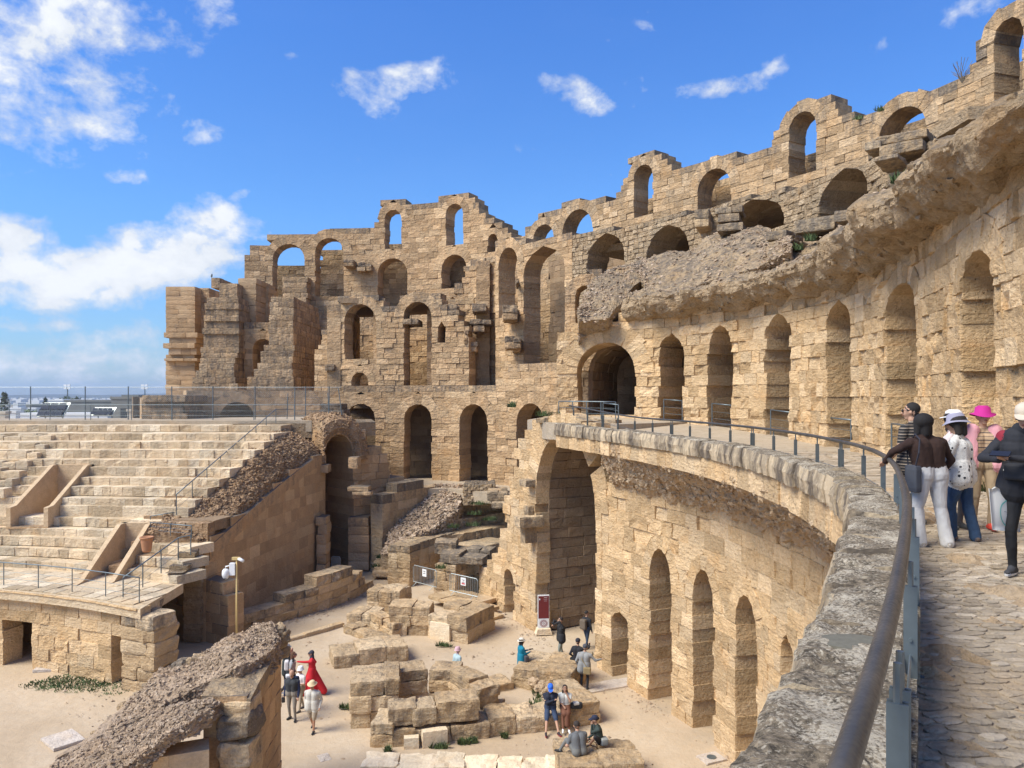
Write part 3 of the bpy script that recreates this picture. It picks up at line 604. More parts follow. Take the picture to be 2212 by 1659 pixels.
# ---------- gallery wall L (right) ----------
Lp=Plan([(2.35,40.4),(4.4,39.9),(6.4,38.7),(8.4,36.6),(10.3,33.2),(11.2,29.6),(11.4,26),(10.9,22),(9.9,18),(8.9,14.7),(7.9,11),(6.9,7.5),(6,4),(5,0)])
u1246=Lp.upx(1246)
lT0=PR(Lp,[(1190,775),(1197,775),(1199,750),(1206,747),(1210,721),(1248,711),(1252,696),(1300,690),(1362,680)])
def lT(u):
    u=np.asarray(u,float); return np.where(u<Lp.upx(1362),lT0(u),CH+4.15)
LO=[OP(Lp,1246,1372,740,903,vt=1.0,zb=10.35),OP(Lp,1424,1476,725,940,vt=.0,rise=45,zb=9.7),OP(Lp,1529,1580,703,940,vt=.0,rise=50,zb=9.7),OP(Lp,1653,1707,679,940,vt=0,rise=50,zb=9.7),OP(Lp,1785,1838,654,940,vt=0,rise=50,zb=9.7),OP(Lp,1913,1978,613,940,vt=.6,rise=60,zb=9.7),OP(Lp,2079,2149,541,940,vt=.6,rise=75,zb=9.7)]
tL,ML=wall('gallery_wall','golden gallery wall with a row of tall narrow arches beside the upper walkway',Lp,9.62,lT,LO,M_near,ch=.47,bl=.75,thick=2.2,res=(4,3),bev=.035,proud=.035,amp=.03,u1=Lp.upx(2212)+5,rag=.10,seed=31,ero=.13,finish=False,vn_=.34,gtop=.25)
# square sockets and broken corners along the wall
ML.make(tL,M_near,300)
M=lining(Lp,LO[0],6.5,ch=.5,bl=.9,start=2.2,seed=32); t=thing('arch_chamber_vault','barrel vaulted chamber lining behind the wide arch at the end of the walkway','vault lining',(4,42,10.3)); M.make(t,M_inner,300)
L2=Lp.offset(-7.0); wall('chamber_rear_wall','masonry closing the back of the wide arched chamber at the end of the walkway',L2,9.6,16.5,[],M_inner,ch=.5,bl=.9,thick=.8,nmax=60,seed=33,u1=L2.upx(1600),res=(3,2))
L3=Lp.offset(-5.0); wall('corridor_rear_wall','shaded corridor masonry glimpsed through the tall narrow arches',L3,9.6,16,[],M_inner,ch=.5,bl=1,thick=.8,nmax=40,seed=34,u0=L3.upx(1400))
# eroded bites and courses that stick out of the piers
# ---------- lower curved wall Q and big arch M ----------
Qp=Plan([(-1.9,44.2),(1.2,37.5),(3.6,32.7),(5.0,29.6),(6.1,27.1),(6.9,24.5),(7.35,21.5),(7.5,18),(7.0,14),(5.9,10),(4.6,7),(3.0,4)])
qT0=PR(Qp,[(1037,1220),(1052,1218),(1053,1203),(1070,1200),(1071,1163),(1080,1160),(1081,1144),(1091,1142),(1092,1082),(1096,1080),(1097,1042),(1101,1040),(1102,1018),(1111,1017),(1112,995),(1119,993),(1120,974),(1127,973),(1128,951),(1144,950),(1145,931),(1158,930),(1160,902),(1250,908),(1292,925),(1300,1040)])
def qT(u):
    u=np.asarray(u,float); return np.where(u<Qp.upx(1293),qT0(u),8.0)
QO=[OP(Qp,1158,1286,938,1400,vt=1.0,rise=150,zb=0),OP(Qp,1089,1110,1229,1340,vt=.4,zb=0),OP(Qp,1321,1356,1324,1470,rise=20,zb=0),OP(Qp,1403,1450,1185,1486,zb=0,rise=75,vt=.5),OP(Qp,1497,1542,1230,1574,zb=0,rise=75,vt=.5),OP(Qp,1589,1635,1286,1650,zb=0,rise=75,vt=.5),OP(Qp,1684,1712,1380,1480,rise=30)]
tQ,MQ=wall('podium_ring_wall','tall curved golden wall with one great arch and narrow niches below the parapet',Qp,-.1,qT,QO,M_near,ch=.5,bl=.95,thick=2.0,res=(4,3),bev=.025,proud=.02,amp=.02,u0=Qp.upx(1300),u1=Qp.upx(1800),seed=41,ero=.09,finish=False,vn_=.36,gtop=.45,rag=.08)
masonry(Qp,-.1,qT,QO[:2],ch=.5,bl=.95,thick=.75,res=(4,3),bev=.025,proud=.03,amp=.02,u1=Qp.upx(1300),seed=40,ero=.09,M=MQ,vn_=.36,gtop=.5,rag=.12)
MQ.make(tQ,M_near,300)
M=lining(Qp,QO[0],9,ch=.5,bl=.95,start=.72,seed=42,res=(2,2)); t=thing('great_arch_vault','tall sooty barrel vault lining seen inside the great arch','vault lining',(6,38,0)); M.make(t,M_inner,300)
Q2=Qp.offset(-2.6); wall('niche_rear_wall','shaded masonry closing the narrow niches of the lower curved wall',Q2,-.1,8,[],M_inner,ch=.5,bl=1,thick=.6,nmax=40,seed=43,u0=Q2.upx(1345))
# stepped edge stones of the big arch wall
M=Masonry()
for i,(a,b,yt,yb,dd) in enumerate([(1110,1142,1114,1137,-.75),(1124,1146,1137,1172,-.5),(1132,1152,1085,1113,-.2),(1120,1150,1036,1050,-.3)]): pxbox(M,a,b,yt,yb,38.2+dd,1.3,i+5,ch=1.5,yaw=-1.1,bl=2)
t=thing('projecting_impost_block','thick stone bracket jutting from the left side of the great arch','impost',W(1130,1146,38)); M.make(t,M_ruin)
# ---------- parapet, vault underside, walkway ----------
Ep=Plan([(2.0,35.2),(3.2,31.6),(4.5,27.2),(5.35,23),(5.72,19),(5.6,15.6),(5.05,12),(4.15,9.3),(3.5,7.9),(2.64,6.05),(1.86,4.58),(1.22,3.38),(.80,2.62),(.40,1.95),(.08,1.42),(-.38,.64),(-1.1,-.6),(-1.8,-1.8)])
PZ=10.25
def qw(u):      # distance from the parapet edge out to the lower wall, along the edge normal
    p=Ep.at(u);n=-Ep.nrm(u); k=(Qp.P-p); t=np.array((n[1],-n[0])); d=np.abs(k@t)+ (k@n<0)*50; i=np.argmin(d); return float(k[i]@n)
us=np.linspace(4.4,Ep.L-4.5,58); secs=[]
for u in us:
    w_=max(.35,qw(u)); ring=[]
    for o,z in ((-w_-.3,7.6),(-w_+.06,7.7),(-w_*.86,7.95),(-w_*.66,8.3),(-w_*.4,8.72),(-.10,9.22),(-.12,9.6),(-w_-.3,9.6)):
        ring.append(Ep.map(np.array([u]),np.array([z]),np.array([o]))[0])
    secs.append(ring)
V,Fc,_=loft(secs,True,.13,.13,2.2,5,seed=5,gain=.62)
t_v=thing('broken_vault_haunch','rough rubble underside of the broken vault below the curved parapet','vault remains',(4,24,7.7))
obj('rubble_surface',V,Fc,M_rubp,t_v,np.tile((.5,.1,.5),(len(V),1)),kind='stuff')
# loose facing stones bedded in the rubble
def scatter(name,parent,mat,V,n,smin,smax,seed,flat=.5,sel=None,a=(.5,.2,.5),kind='stuff',lift=.3):
    rs=np.random.default_rng(seed); g=Bag(); C_=V if sel is None else V[sel(V)]
    C8=np.array([(x,y,z) for x in(-1,1) for y in(-1,1) for z in(-1,1)],float); F8=[(0,1,3,2),(4,6,7,5),(0,4,5,1),(2,3,7,6),(0,2,6,4),(1,5,7,3)]
    idx=rs.integers(0,len(C_),n)
    for i in idx:
        s_=rs.uniform(smin,smax)*np.array((1,rs.uniform(.6,1),flat*rs.uniform(.6,1.2))); A=C8*(1+rs.uniform(-.3,.3,(8,3)))*s_/2
        q=rs.normal(size=3)*(.5,.5,3); cx,cy,cz=np.cos(q);sx_,sy_,sz_=np.sin(q)
        Rm=np.array(((cy*cz,-cy*sz_,sy_),(cx*sz_+sx_*sy_*cz,cx*cz-sx_*sy_*sz_,-sx_*cy),(sx_*sz_-cx*sy_*cz,sx_*cz+cx*sy_*sz_,cx*cy)))
        g.add(A@Rm.T+C_[i]+(0,0,lift*s_[2]),F8,(rs.random(),a[1]*rs.random()*2,rs.random()))
    return g.make(name,mat,parent,kind=kind)
scatter('facing_stones',t_v,M_rubp,V,5200,.07,.17,1,.7,lambda v:(v[:,2]<9.4)&(v[:,2]>7.9))
# plain band under the coping
wall('coping_band','pale plain stone band directly under the parapet coping',Ep,9.2,9.78,[],M_near,cat='band',ch=.58,bl=.8,thick=.38,res=(3,2),proud=.015,seed=44,u1=Ep.L-4,gtop=.2,nmax=60)
# coping blocks
rs=random.Random(9); M=Masonry(); u=0.0
while u<Ep.L-.5:
    dcam=np.hypot(*Ep.at(u)); l=rs.uniform(.5,.85)*(1.6 if dcam<6 else 1); v=min(u+l,Ep.L); wd=.42
    st=.045 if dcam<8 else (.08 if dcam<16 else .14); g_=.008 if dcam>7 else -.05
    ring=lambda uu:[Ep.map(np.array([uu]),np.array([z]),np.array([o]))[0] for o,z in ((.07+j1,9.76),(.10+j1,10.0),(.05+j1,PZ-.03+j2),(0+j1,PZ+j2),(-.25,PZ+.01+j2),(-wd,PZ+j2),(-wd-.03,PZ-.05),(-wd-.03,9.76))]
    j1=rs.uniform(-.03,.05); j2=rs.uniform(-.025,.02)
    if u<1.5: j2+=.06
    V,Fc,_=loft([ring(x) for x in np.linspace(u+g_,v-g_,3)],True,st,.028,5.5,5,seed=rs.randrange(999),gain=.6)
    M.add(V,Fc,(rs.random(),.3,rs.random()),'coping_stone'); u=v
t=thing('curved_parapet','long curved parapet of lichen blackened coping stones between the walkway and the arena','parapet',(3.5,8,9.7)); M.make(t,M_lich,300)
wall('parapet_inner_face','low shaded inner face of the curved parapet behind the handrail posts',Ep.offset(-.45),9.65,10.2,[],M_lich,cat='parapet face',ch=.5,bl=.8,thick=-.05,proud=.0,seed=45,nmax=5)
# walkway
uw=np.linspace(0,Ep.L,50); a=Ep.at(uw)-Ep.nrm(uw)*.3
b=[]
for p in a:
    k=(Lp.P-p); b.append(Lp.P[np.argmin(np.hypot(k[:,0],k[:,1]))])
V=[];n=len(a); b=np.array(b)
for i in range(n):
    for t_ in np.linspace(0,1,8): q=a[i]*(1-t_)+(b[i]+(b[i]-a[i])*.05)*t_; z=9.66+max(0,(q[1]-27)/9.5)**1.3*.55; V.append((q[0],q[1],z))
V=np.array(V); V[:,2]+=.004*fbm(V,.8,3); Fc=[(i*8+j,i*8+j+1,(i+1)*8+j+1,(i+1)*8+j) for i in range(n-1) for j in range(7)]
WK=V.reshape(n,8,3)
V2=V.copy();V2[:,2]-=.5; m=len(V); Fc2=[tuple(q+m for q in f[::-1]) for f in Fc]; bd=[i*8 for i in range(n)]+[(n-1)*8+j for j in range(1,8)]+[i*8+7 for i in range(n-2,-1,-1)]+[j for j in range(6,0,-1)]
Fc3=[(bd[i],bd[(i+1)%len(bd)],bd[(i+1)%len(bd)]+m,bd[i]+m) for i in range(len(bd))]
walk=obj('walkway',np.concatenate((V,V2)),Fc+Fc2+Fc3,M_mort,attr=np.tile((.5,0,.5),(2*m,1)),kind='structure',smooth=False); walk['_w']=[0,0,0]
slab('walkway_terrace',None,[(1.6,36.2),(3.2,34.2),(4.6,33.5),(8.5,36.8),(10,46),(2,46),(.8,40)],9.5,10.3,M_pave)
def walkz(x,y): 
    return 9.66+max(0,(y-27)/9.5)**1.3*.55
# cobbles set in the walkway
def cobbles():
    rs=np.random.default_rng(4); M=Masonry(); px_=[];
    yb=1.2
    st=[]
    while yb<26:
        s_=.115 if yb<9 else (.17 if yb<15 else .32)
        x0=np.interp(yb,Ep.P[::-1,1],Ep.P[::-1,0])+.50; x1=min(.70*yb+.4,np.interp(yb,Lp.P[::-1,1],Lp.P[::-1,0])-.1)
        x=x0+rs.uniform(0,s_)
        while x<x1:
            l=s_*rs.uniform(.9,2.5); st.append((x+l/2,yb+rs.uniform(-.2,.2)*s_,l,s_*rs.uniform(.7,.98))); x+=l*1.02
        yb+=s_*.88
    for x,y,l,w_ in st:
        k=8; an=np.linspace(0,2*np.pi,k,endpoint=False)+rs.uniform(0,.7); rr=rs.uniform(.80,1.1,k); sq=1/np.maximum(np.abs(np.cos(an)),np.abs(np.sin(an)))**.55
        ro=rs.normal(0,.22); cx,sx_=math.cos(ro),math.sin(ro)
        ox=np.cos(an)*rr*sq*l/2*.92; oy=np.sin(an)*rr*sq*w_/2*.92; P=np.stack((x+ox*cx-oy*sx_,y+ox*sx_+oy*cx),1); c=np.array((x,y)); z=walkz(x,y)+rs.uniform(-.004,.008)+.004; h=rs.uniform(.004,.011)
        V=np.concatenate((np.c_[P,np.full(k,z-.02)],np.c_[P,np.full(k,z+h*.35)],np.c_[c+(P-c)*.72,z+h+rs.uniform(-.003,.003,k)],[[x,y,z+h*1.05]]))
        Fc=[(i,(i+1)%k,k+(i+1)%k,k+i) for i in range(k)]+[(k+i,k+(i+1)%k,2*k+(i+1)%k,2*k+i) for i in range(k)]+[(2*k+i,2*k+(i+1)%k,3*k) for i in range(k)]
        M.add(V,Fc,(rs.random(),0,rs.random()),'cobble')
    M.make(walk,M_pave,300,'cobbles')
cobbles()
# ---------- overhanging vault remains K above the gallery wall ----------
us=np.linspace(Lp.upx(1356),Lp.L-6,70); secs=[]
for i,u in enumerate(us):
    nf=float(np.clip((Lp.at(u)[1]-10)/11,0,1)); g=float(fbm(np.array([[u*.35,3.1,0]]),1,3)[0])*.28; fade=min(1,(i+2)/5); top=min(1,(i+1)/10)*float(np.clip((Lp.at(u)[1]-15)/13,-.12,1))
    rg=[(-.4,3.75),(.3,3.85+.1*g),(.85+.5*g,4.05),(1.25+.6*g,4.45),(1.35+.6*g,4.8),(1.0+.4*g,5.05),(.2,5.3),(-1.5,5.3+.9*top),(-3.6,5.3+1.9*top),(-3.9,3.6)]
    secs.append([Lp.map(np.array([u]),np.array([CH+z]),np.array([o*fade if o>0 else o]))[0] for o,z in [((o*(.55+.45*nf) if o>0 else o),(z if z<3.9 else 3.75+(z-3.75)*(.45+.55*nf))) for o,z in rg]])
V,Fc,_=loft(secs,True,.105,.32,.8,7,seed=8,gain=.50)
t_k=thing('overhanging_vault_remains','thick rough rubble overhang running along the top of the gallery wall','vault remains',(10,26,15.5))
obj('rubble_surface',V,Fc,M_rub,t_k,np.tile((.5,.25,.5),(len(V),1)),kind='stuff')
scatter('bedded_stones',t_k,M_rubg,V,3200,.05,.15,2,.35,lambda v:v[:,2]>CH+5.0,a=(.5,.2,.5))
scatter('lump_stones',t_k,M_rub,V,700,.05,.14,3,.8,lambda v:(v[:,2]<CH+5.0)&(v[:,2]>CH+3.9),a=(.5,.2,.5),lift=-.15)
# sloping rubble vault J
J=[(1250,662,692,38.8,1.5),(1270,622,692,38.8,3),(1284,607,691,38.8,4),(1312,581,687,38.6,5.5),(1340,573,657,39.4,5.5),(1365,566,622,40.5,5),(1385,561,606,41,5),(1400,558,640,38.8,6.5),(1414,555,640,37.6,7.5),(1450,546,628,36.8,8),(1507,531,616,35.7,8.4),(1544,507,604,34.8,9),(1600,497,588,33,9),(1637,488,578,31.6,9.5),(1660,498,566,30.8,9),(1690,518,552,30,7),(1712,530,542,29.4,4)]
secs=[]
for x,yc,yl,d,dd in J:
    A=W(x,yl,d);B=W(x,yc,d+dd); Mi=(A+B)/2+np.array((0,0,.35)); M1=A*.75+B*.25+np.array((-.1,-.1,.3)); rx=np.array((B[0]/B[1],1,0))
    secs.append([A,M1,Mi,B,B+rx*2+(0,0,-1.0),B+rx*2.5+(0,0,-2.5),A*.4+B*.6+(0,0,-1.6),A+rx*1.2+(0,0,-.6)])
V,Fc,_=loft(secs,True,.16,.22,.8,6,seed=12,gain=.55)
t_j=thing('sloping_vault_remains','grey sloping mass of rubble vault with a dark hollow above the wide arch','vault remains',W(1400,640,38))
obj('rubble_surface',V,Fc,M_rub,t_j,np.tile((.5,.3,.5),(len(V),1)),kind='stuff')
scatter('bedded_stones',t_j,M_rubg,V,3600,.07,.20,6,.3,a=(.5,.15,.5),lift=0)
J0=Plan([(3.1,45),(5.2,44.5)],False)
wall('stub_arch_wall','short stepped wall with half arch left of the sloping rubble vault',J0,13,PR(J0,[(1218,700),(1222,640),(1238,610),(1242,595),(1284,589),(1300,589)]),[OP(J0,1243,1285,616,705,vt=.7)],M_far,ch=.5,bl=.8,thick=1.5,seed=51,grime=.2)
M=Masonry(); 
for i,(a,b,yt,yb,d) in enumerate([(1544,1600,448,462,41),(1550,1595,462,480,41),(1548,1602,480,500,41),(1500,1530,455,490,44.5),(1655,1700,500,520,33),(1660,1712,520,536,32.5),(1866,1900,305,325,30),(1880,1990,300,318,30),(1900,1985,318,340,29.5),(1885,1935,335,350,28.5),(1716,1800,470,505,31),(1800,1850,455,480,29)]): pxbox(M,a,b,yt,yb,d,2,i+60,ch=.6,bl=1.0,grime=.35,yaw=-.7 if a>1600 else -.4)
t=thing('loose_upper_blocks','dark lichen covered blocks resting on the upper rubble below the skyline wall','stone blocks',W(1700,500,32)); M.make(t,M_ruin)

# walls and slabs added behind the ragged arcade to shade its recesses
def radial(px,yt,d0,d1,th,seed,M):
    a=W(px,HY,d0)[:2]; b=W(px,HY,d1)[:2]; b=np.array((a[0]-.5,d1)); z=CH-(yt-HY)/F*d0; n=np.array((1,0))
    masonry(Plan([a,b],False),11,z,[],ch=.55,bl=1.1,thick=th,bev=.03,proud=.03,seed=seed,M=M,grime=.1,gtop=.5)
M=Masonry()
for i,(px,yt) in enumerate([(736,664),(836,668),(862,668),(952,668),(1004,700),(1058,560)]): radial(px,yt,66.5,77.5,1.2,500+i,M)
t=thing('added_shade_walls','radial walls dividing the cells behind the ragged front arcade','cell walls',W(850,838,67)); M.make(t,M_far,120)
for i,(a,b,yt) in enumerate([(735,832,652),(864,952,646)]):
    z=CH-(yt-HY)/F*66; A=W(a,0,66)[:2];B=W(b,0,66)[:2]; slab('added_shade_slab',None,[A,B,(B[0]-.8,77),(A[0]-.8,78)],z-.1,z+.3,M_inner)  # added slab over the recess, keeps it dark
# ---------- cavea seating ----------
def ypod(X): 
    t=np.maximum(np.asarray(X,float)+21.8,-6.2); return 32.9-.25*t-.02*t*t
ROWS=[(3.74,34.8,-17.6,1),(4.17,35.6,-16.2,1),(4.56,36.3,-15.0,.85),(4.98,37.0,-15.9,.7),(5.40,37.8,-16.6,.6)]
ROWS2=[(5.95,38.5,-16.1,.5)]
for py,d,xr in ((1077,38.95,426),(1054,39.75,453),(1033,40.6,479),(1011.5,41.5,502),(993,42.4,526),(973,43.4,552),(954.5,44.6,572),(935.5,46.3,592),(919,48.6,608),(908,51,622)):
    ROWS2.append((CH-(py-HY)/F*d,d,(xr-CX)/F*d,.35 if d<42 else .12))
AL=ROWS+ROWS2
t_c=thing('seating_tiers','broad pale stone seating tiers rising to the fenced terrace at the left','seating',(-24,34,3.3))
MC=Masonry(); zprev=3.30
VOM=[(-25.3,-23.2,5.6,7.75,38.3,42.4),(-19.05,-17.45,3.3,5.05,33.0,37.5)]
def rowpath(d,k,x0,x1):
    X=np.linspace(x0,x1,14); return Plan([(x,d+(ypod(x)-ypod(-17.4))*k) for x in X])
for i,(z,d,xr,k) in enumerate(AL):
    nd=AL[i+1][1] if i+1<len(AL) else d+1
    iv=[(-46,xr)]
    for (a,b,za,zb_,ya,yb_) in VOM:
        if za<z-.05<zb_+.1: iv=[q for (p0,p1) in iv for q in ((p0,a),(b,p1)) if q[1]-q[0]>.3]
    if i==0: iv=[(-46,-19.05),(-17.45,-14.55)]
    if i==1: iv=[(-46,-19.05),(-17.45,-14.7)]
    if i==2: iv=[(-46,-19.05),(-17.45,-14.75)]
    for a,b in iv:
        pl=rowpath(d,k,a,b)
        tall=(i==5)
        masonry(pl,zprev-.02,z,[],ch=z-zprev+.02,bl=1.9 if tall else .62,thick=(nd-d)+.75,res=(3,2),amp=.012 if not tall else .004,bev=.03,proud=.018 if not tall else .03,seed=200+i,M=MC,grime=-.25 if tall else .12,gtop=0,ero=.12)
    zprev=z
MC.make(t_c,M_seat,300)
g=Bag()
for i,(z,d,xr,k) in enumerate(AL):
    nd=AL[i+1][1] if i+1<len(AL) else d+1
    yo=(float(ypod(xr))-float(ypod(-17.4)))*k; g.box(((xr-.12-1.1),(d+nd)/2+yo+.45,(z-.42+max(z-2.0,3.0 if i>1 else 3.3))/2),(2.2,nd-d+.5,max(.1,z-.42-max(z-2.0,3.0 if i>1 else 3.3))))
g.make('rubble_core',M_rubb,t_c)
M=Masonry()
for i,(x0,x1,yt,yb,d) in enumerate([(0,110,940,948,45.9),(0,95,958,965,44.2),(0,79,976,984,43),(0,59,995,1004,42),(0,41,1014,1024,41),(0,26,1035,1043,40.2),(0,8,1056,1066,39.3)]): pxbox(M,-60,x1,yt,yb+10,d+.25,.7,i,ch=1,bl=.9,amp=.01,bev=.03,grime=0,gtop=0)
t=thing('aisle_steps','narrow half height aisle steps between seat rows at the far left','steps',(-28,42,6.5)); M.make(t,M_seat)
# top terrace behind the seats
slab('upper_terrace',None,[(-60,50.6),(-13.2,50.6),(-13.2,62),(-26,56.5),(-60,53)],9.2,9.93,M_mort)
# plain walkway at the foot of the seats, with moulded cornice over the podium wall
xs=np.linspace(-44,-14.35,34); V=[]
for x in xs:
    y=float(ypod(x)); V+= [(x,y-.28,3.30),(x,y+3.6,3.34)]
V=np.array(V); n=len(xs); V2=V-(0,0,.4); Fc=[(2*i,2*i+2,2*i+3,2*i+1) for i in range(n-1)]
m=len(V); Fc+= [tuple(q+m for q in f[::-1]) for f in Fc[:n-1]]+[(2*i,2*i+2,2*i+2+m,2*i+m) for i in range(n-1)]+[(2*n-2,2*n-1,2*n-1+m,2*n-2+m)]
pod=obj('podium_walkway',np.concatenate((V,V2)),Fc,M_seat,attr=np.tile((.6,-.2,.5),(2*m,1)),kind='structure'); pod['_w']=[0,0,0]
rs=random.Random(3); M=Masonry()
for r_ in range(5):
    for i in range(44):
        x=-44+i*.68+r_*.2; 
        if x>-14.9: continue
        if (-19.05<x+.3<-17.45) and r_>0: continue
        y=float(ypod(x))+r_*.62-.22; w_=.66; V,Fc=rock(np.array((x+.33,y+.3,3.33)),np.array((1,-.3,0))/1.044,np.array((.3,1,0))/1.044,(w_+.01,.63,.06),.006,.02,rs.randrange(999),(2,2)); M.add(V,Fc,(rs.random(),-.1,rs.random()),'paving_slab')
M.make(pod,M_seat,300,'paving_slabs')
PP=Plan([(x,float(ypod(x))) for x in np.linspace(-44,-14.4,26)])
PO=[OP(PP,6,68,1339,1450,flat=True,zb=0),OP(PP,240,277,1381,1480,flat=True,zb=0)]
tp,MP=wall('podium_wall','worn podium wall with a square dark doorway below the seating cornice',PP,-.1,3.0,PO,M_near,ch=.52,bl=1.0,thick=1.0,res=(4,3),bev=.03,proud=.03,amp=.016,seed=61,ero=.09,finish=False,gtop=-.1)
MP.make(tp,M_near,300)
PB=PP.offset(-2.7); wall('doorway_back_wall','dark masonry filling the back of the podium doorways',PB,-.1,3,[],M_shade,ch=.5,bl=1,thick=.5,nmax=20,seed=62,u0=0,u1=PB.upx(285))
ring=[(-.35,3.28),(.30,3.28),(.31,3.22),(.25,3.18),(.22,3.12),(.16,3.1),(.13,3.03),(.05,3.0),(.0,2.95),(-.35,2.95)]
secs=[[PP.map(np.array([u]),np.array([z]),np.array([o]))[0] for o,z in ring] for u in np.linspace(0,PP.L,60)]
V,Fc,_=loft(secs,True,.5,.015,3,3); t=thing('moulded_cornice','moulded stone cornice curving along the top of the podium wall','cornice',(-20,32,3)); obj('moulding',V,Fc,M_near,t,np.tile((.9,-.2,.4),(len(V),1)))
# vomitoria cheek walls
def prism(g,poly,off,thk,a=(.5,0,.5)):   # poly in (y,z), extruded along x
    n=len(poly); V=[(off,y,z) for y,z in poly]+[(off+thk,y,z) for y,z in poly]
    g.add(V,[tuple(range(n)),tuple(range(n,2*n))[::-1]]+[(i,i+n,(i+1)%n+n,(i+1)%n) for i in range(n)],a)
def vom(name,lab,x0,x1,yf,yb,zf,zb_,zbase,door):
    t=thing(name,lab,'stair opening',((x0+x1)/2,yf,zbase)); c=(yb-yf)
    for x,thk in ((x0,.22),(x1-.22,.22)):
        g=Bag(); prism(g,[(yf,zbase),(yf,zf),(yf+c*.12,zf+.05),(yf+c*.9,zb_),(yb+.3,zb_),(yb+.3,zbase)],x,thk); g.make('cheek_wall',M_plaster,t)
    g=Bag(); xm=(x0+x1)/2; xa,xb,zt=door
    # back wall with arched doorway
    n=10; arc=[(xm+(xb-xa)/2*math.cos(a),zt+ (xb-xa)/2*math.sin(a)) for a in np.linspace(0,math.pi,n)]
    y=yb; P=[(x1,zbase),(x1,zb_),(x0,zb_),(x0,zbase),(xm-(xb-xa)/2,zbase)]+arc[::-1]+[(xm+(xb-xa)/2,zbase)]
    n=len(P); g.add([(x,y,z) for x,z in P]+[(x,y+.35,z) for x,z in P],[tuple(range(n)),tuple(range(n,2*n))[::-1]]+[(i,i+n,(i+1)%n+n,(i+1)%n) for i in range(n)])
    g.make('rear_wall',M_plaster,t)
    g=Bag(); g.box((xm,yb+1.4,(zbase+zt)/2+.2),(x1-x0+.3,.2,zt-zbase+2.5)); g.box((xm,(yf+yb)/2,zbase-.05),(x1-x0,yb-yf,.1)); 
    g.make('passage',M_shade,t); return t
t1=vom('stair_opening','upper plastered stair opening with two sloping cheek walls among the seats',-25.3,-23.2,38.4,42.4,5.95,7.75,5.0,(-24.7,-23.8,5.9))
t2=vom('stair_opening','lower plastered stair opening with sloping cheek walls beside the clay pot',-19.05,-17.45,33.2,37.4,3.35,5.35,2.6,(-18.6,-17.9,3.4))
# parts of walls under the seating end, radial vault arch, rubble haunch
E1=Plan([(-14.3,31.3),(-14.35,33),(-14.6,36.4)],False)
wall('vault_arch_wall','small stone rubble arch carrying the cut end of the lower seats',E1,0,prof([(0,3.2),(1.95,3.2),(2.0,3.64),(2.8,3.64),(2.85,4.05),(3.85,4.05),(3.9,4.45),(5.2,4.5)]),[OP(E1,338,434,1238,1400,zb=-.1,rise=60)],M_rub,ch=.2,bl=.28,thick=.8,bev=.04,proud=.05,amp=.03,seed=63,ero=.2,grime=.12,nmax=300)
W1=Plan([(-17.8,38.4),(-13.1,35.4)],False)
wall('corridor_side_wall','stepped ashlar wall closing the passage below the cut seats',W1,-.1,PR(W1,[(330,1230),(424,1248),(484,1250),(486,1290),(508,1292),(510,1330),(526,1334)]),[],M_shade,ch=.52,bl=.95,thick=.9,bev=.03,proud=.04,seed=64,grime=.1,gtop=.8)
PE=Plan([(-14.9,30.35),(-13.2,29.6),(-13.0,31.6)],False)
M=Masonry(); cells(M,np.array((-14.35,30.45,-.1)),(.93,-.37),(.37,.93),(1.75,1.2,3.1),.52,1.0,65,.05,.09,.18,(4,3),gtop=.5)
t=thing('podium_end_pier','squared pier of large worn blocks ending the podium wall, dark lichen top','pier',(-13.75,30.9,0)); M.make(t,M_ruin)
DW=Plan([(-16.6,37.0),(-14.5,36.6)],False)
wall('small_door_wall','little rubble wall with a black arched doorway between the seats and the smooth wall',DW,2.2,5.6,[OP(DW,408,441,1168,1252,zb=2.3)],M_rubb,ch=.25,bl=.35,thick=.6,seed=164,nmax=120)
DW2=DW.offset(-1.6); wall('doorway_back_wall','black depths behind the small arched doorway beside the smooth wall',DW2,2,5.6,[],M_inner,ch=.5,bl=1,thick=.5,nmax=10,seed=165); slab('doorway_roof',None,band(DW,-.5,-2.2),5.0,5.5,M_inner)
# passage side wall R1 (shaded), haunch, portal
R1=Plan([(-14.45,36.2),(-13.9,39.5),(-12.15,50.0)],True)
r1T=PR(R1,[(400,1215),(440,1190),(520,1122),(600,1052),(655,1008),(688,985),(712,985)])
wall('passage_side_wall','broad smooth brown side wall with a sloping top edge, right of the seats',R1,-.1,r1T,[],M_shade,ch=.62,bl=1.05,thick=.8,bev=.014,proud=.006,amp=.004,res=(2,2),seed=66,ero=.01,grime=0,gtop=.35)
us=np.linspace(.2,R1.L,24); secs=[]
ends=[(z,y,x) for (z,y,x,k) in ROWS2]; zz=np.array([e[0] for e in ends]); yy=np.array([e[1] for e in ends]); xx=np.array([e[2] for e in ends])
for u in us:
    p=R1.at(u); y=p[1]; z0=float(r1T(u))-.05
    yt=np.clip(y,36,51); zt=float(np.interp(yt,np.r_[34,yy],np.r_[4.9,zz])); xt=float(np.interp(yt,np.r_[34,yy],np.r_[-16.2,xx]))
    zt=max(zt-.42,z0+.25)
    A=np.array((p[0]-.15,p[1],z0)); B=np.array((xt+.15,y,zt))
    Cc=A*.5+B*.5+np.array((.15,0,.14)); secs.append([A,A*.72+B*.28+np.array((.16,0,.2)),Cc,A*.25+B*.75+np.array((.1,0,.12)),B,B+np.array((-1.3,0,.0)),A+np.array((-1.2,0,-.4))])
V,Fc,_=loft(secs,True,.14,.09,2.2,5,seed=31,gain=.6)
t=thing('rubble_haunch','steep slope of brown rubble vaulting between the seats and the smooth wall','vault remains',(-14,44,6)); obj('rubble_surface',V,Fc,M_rubb,t,np.tile((.4,.1,.5),(len(V),1)),kind='stuff')
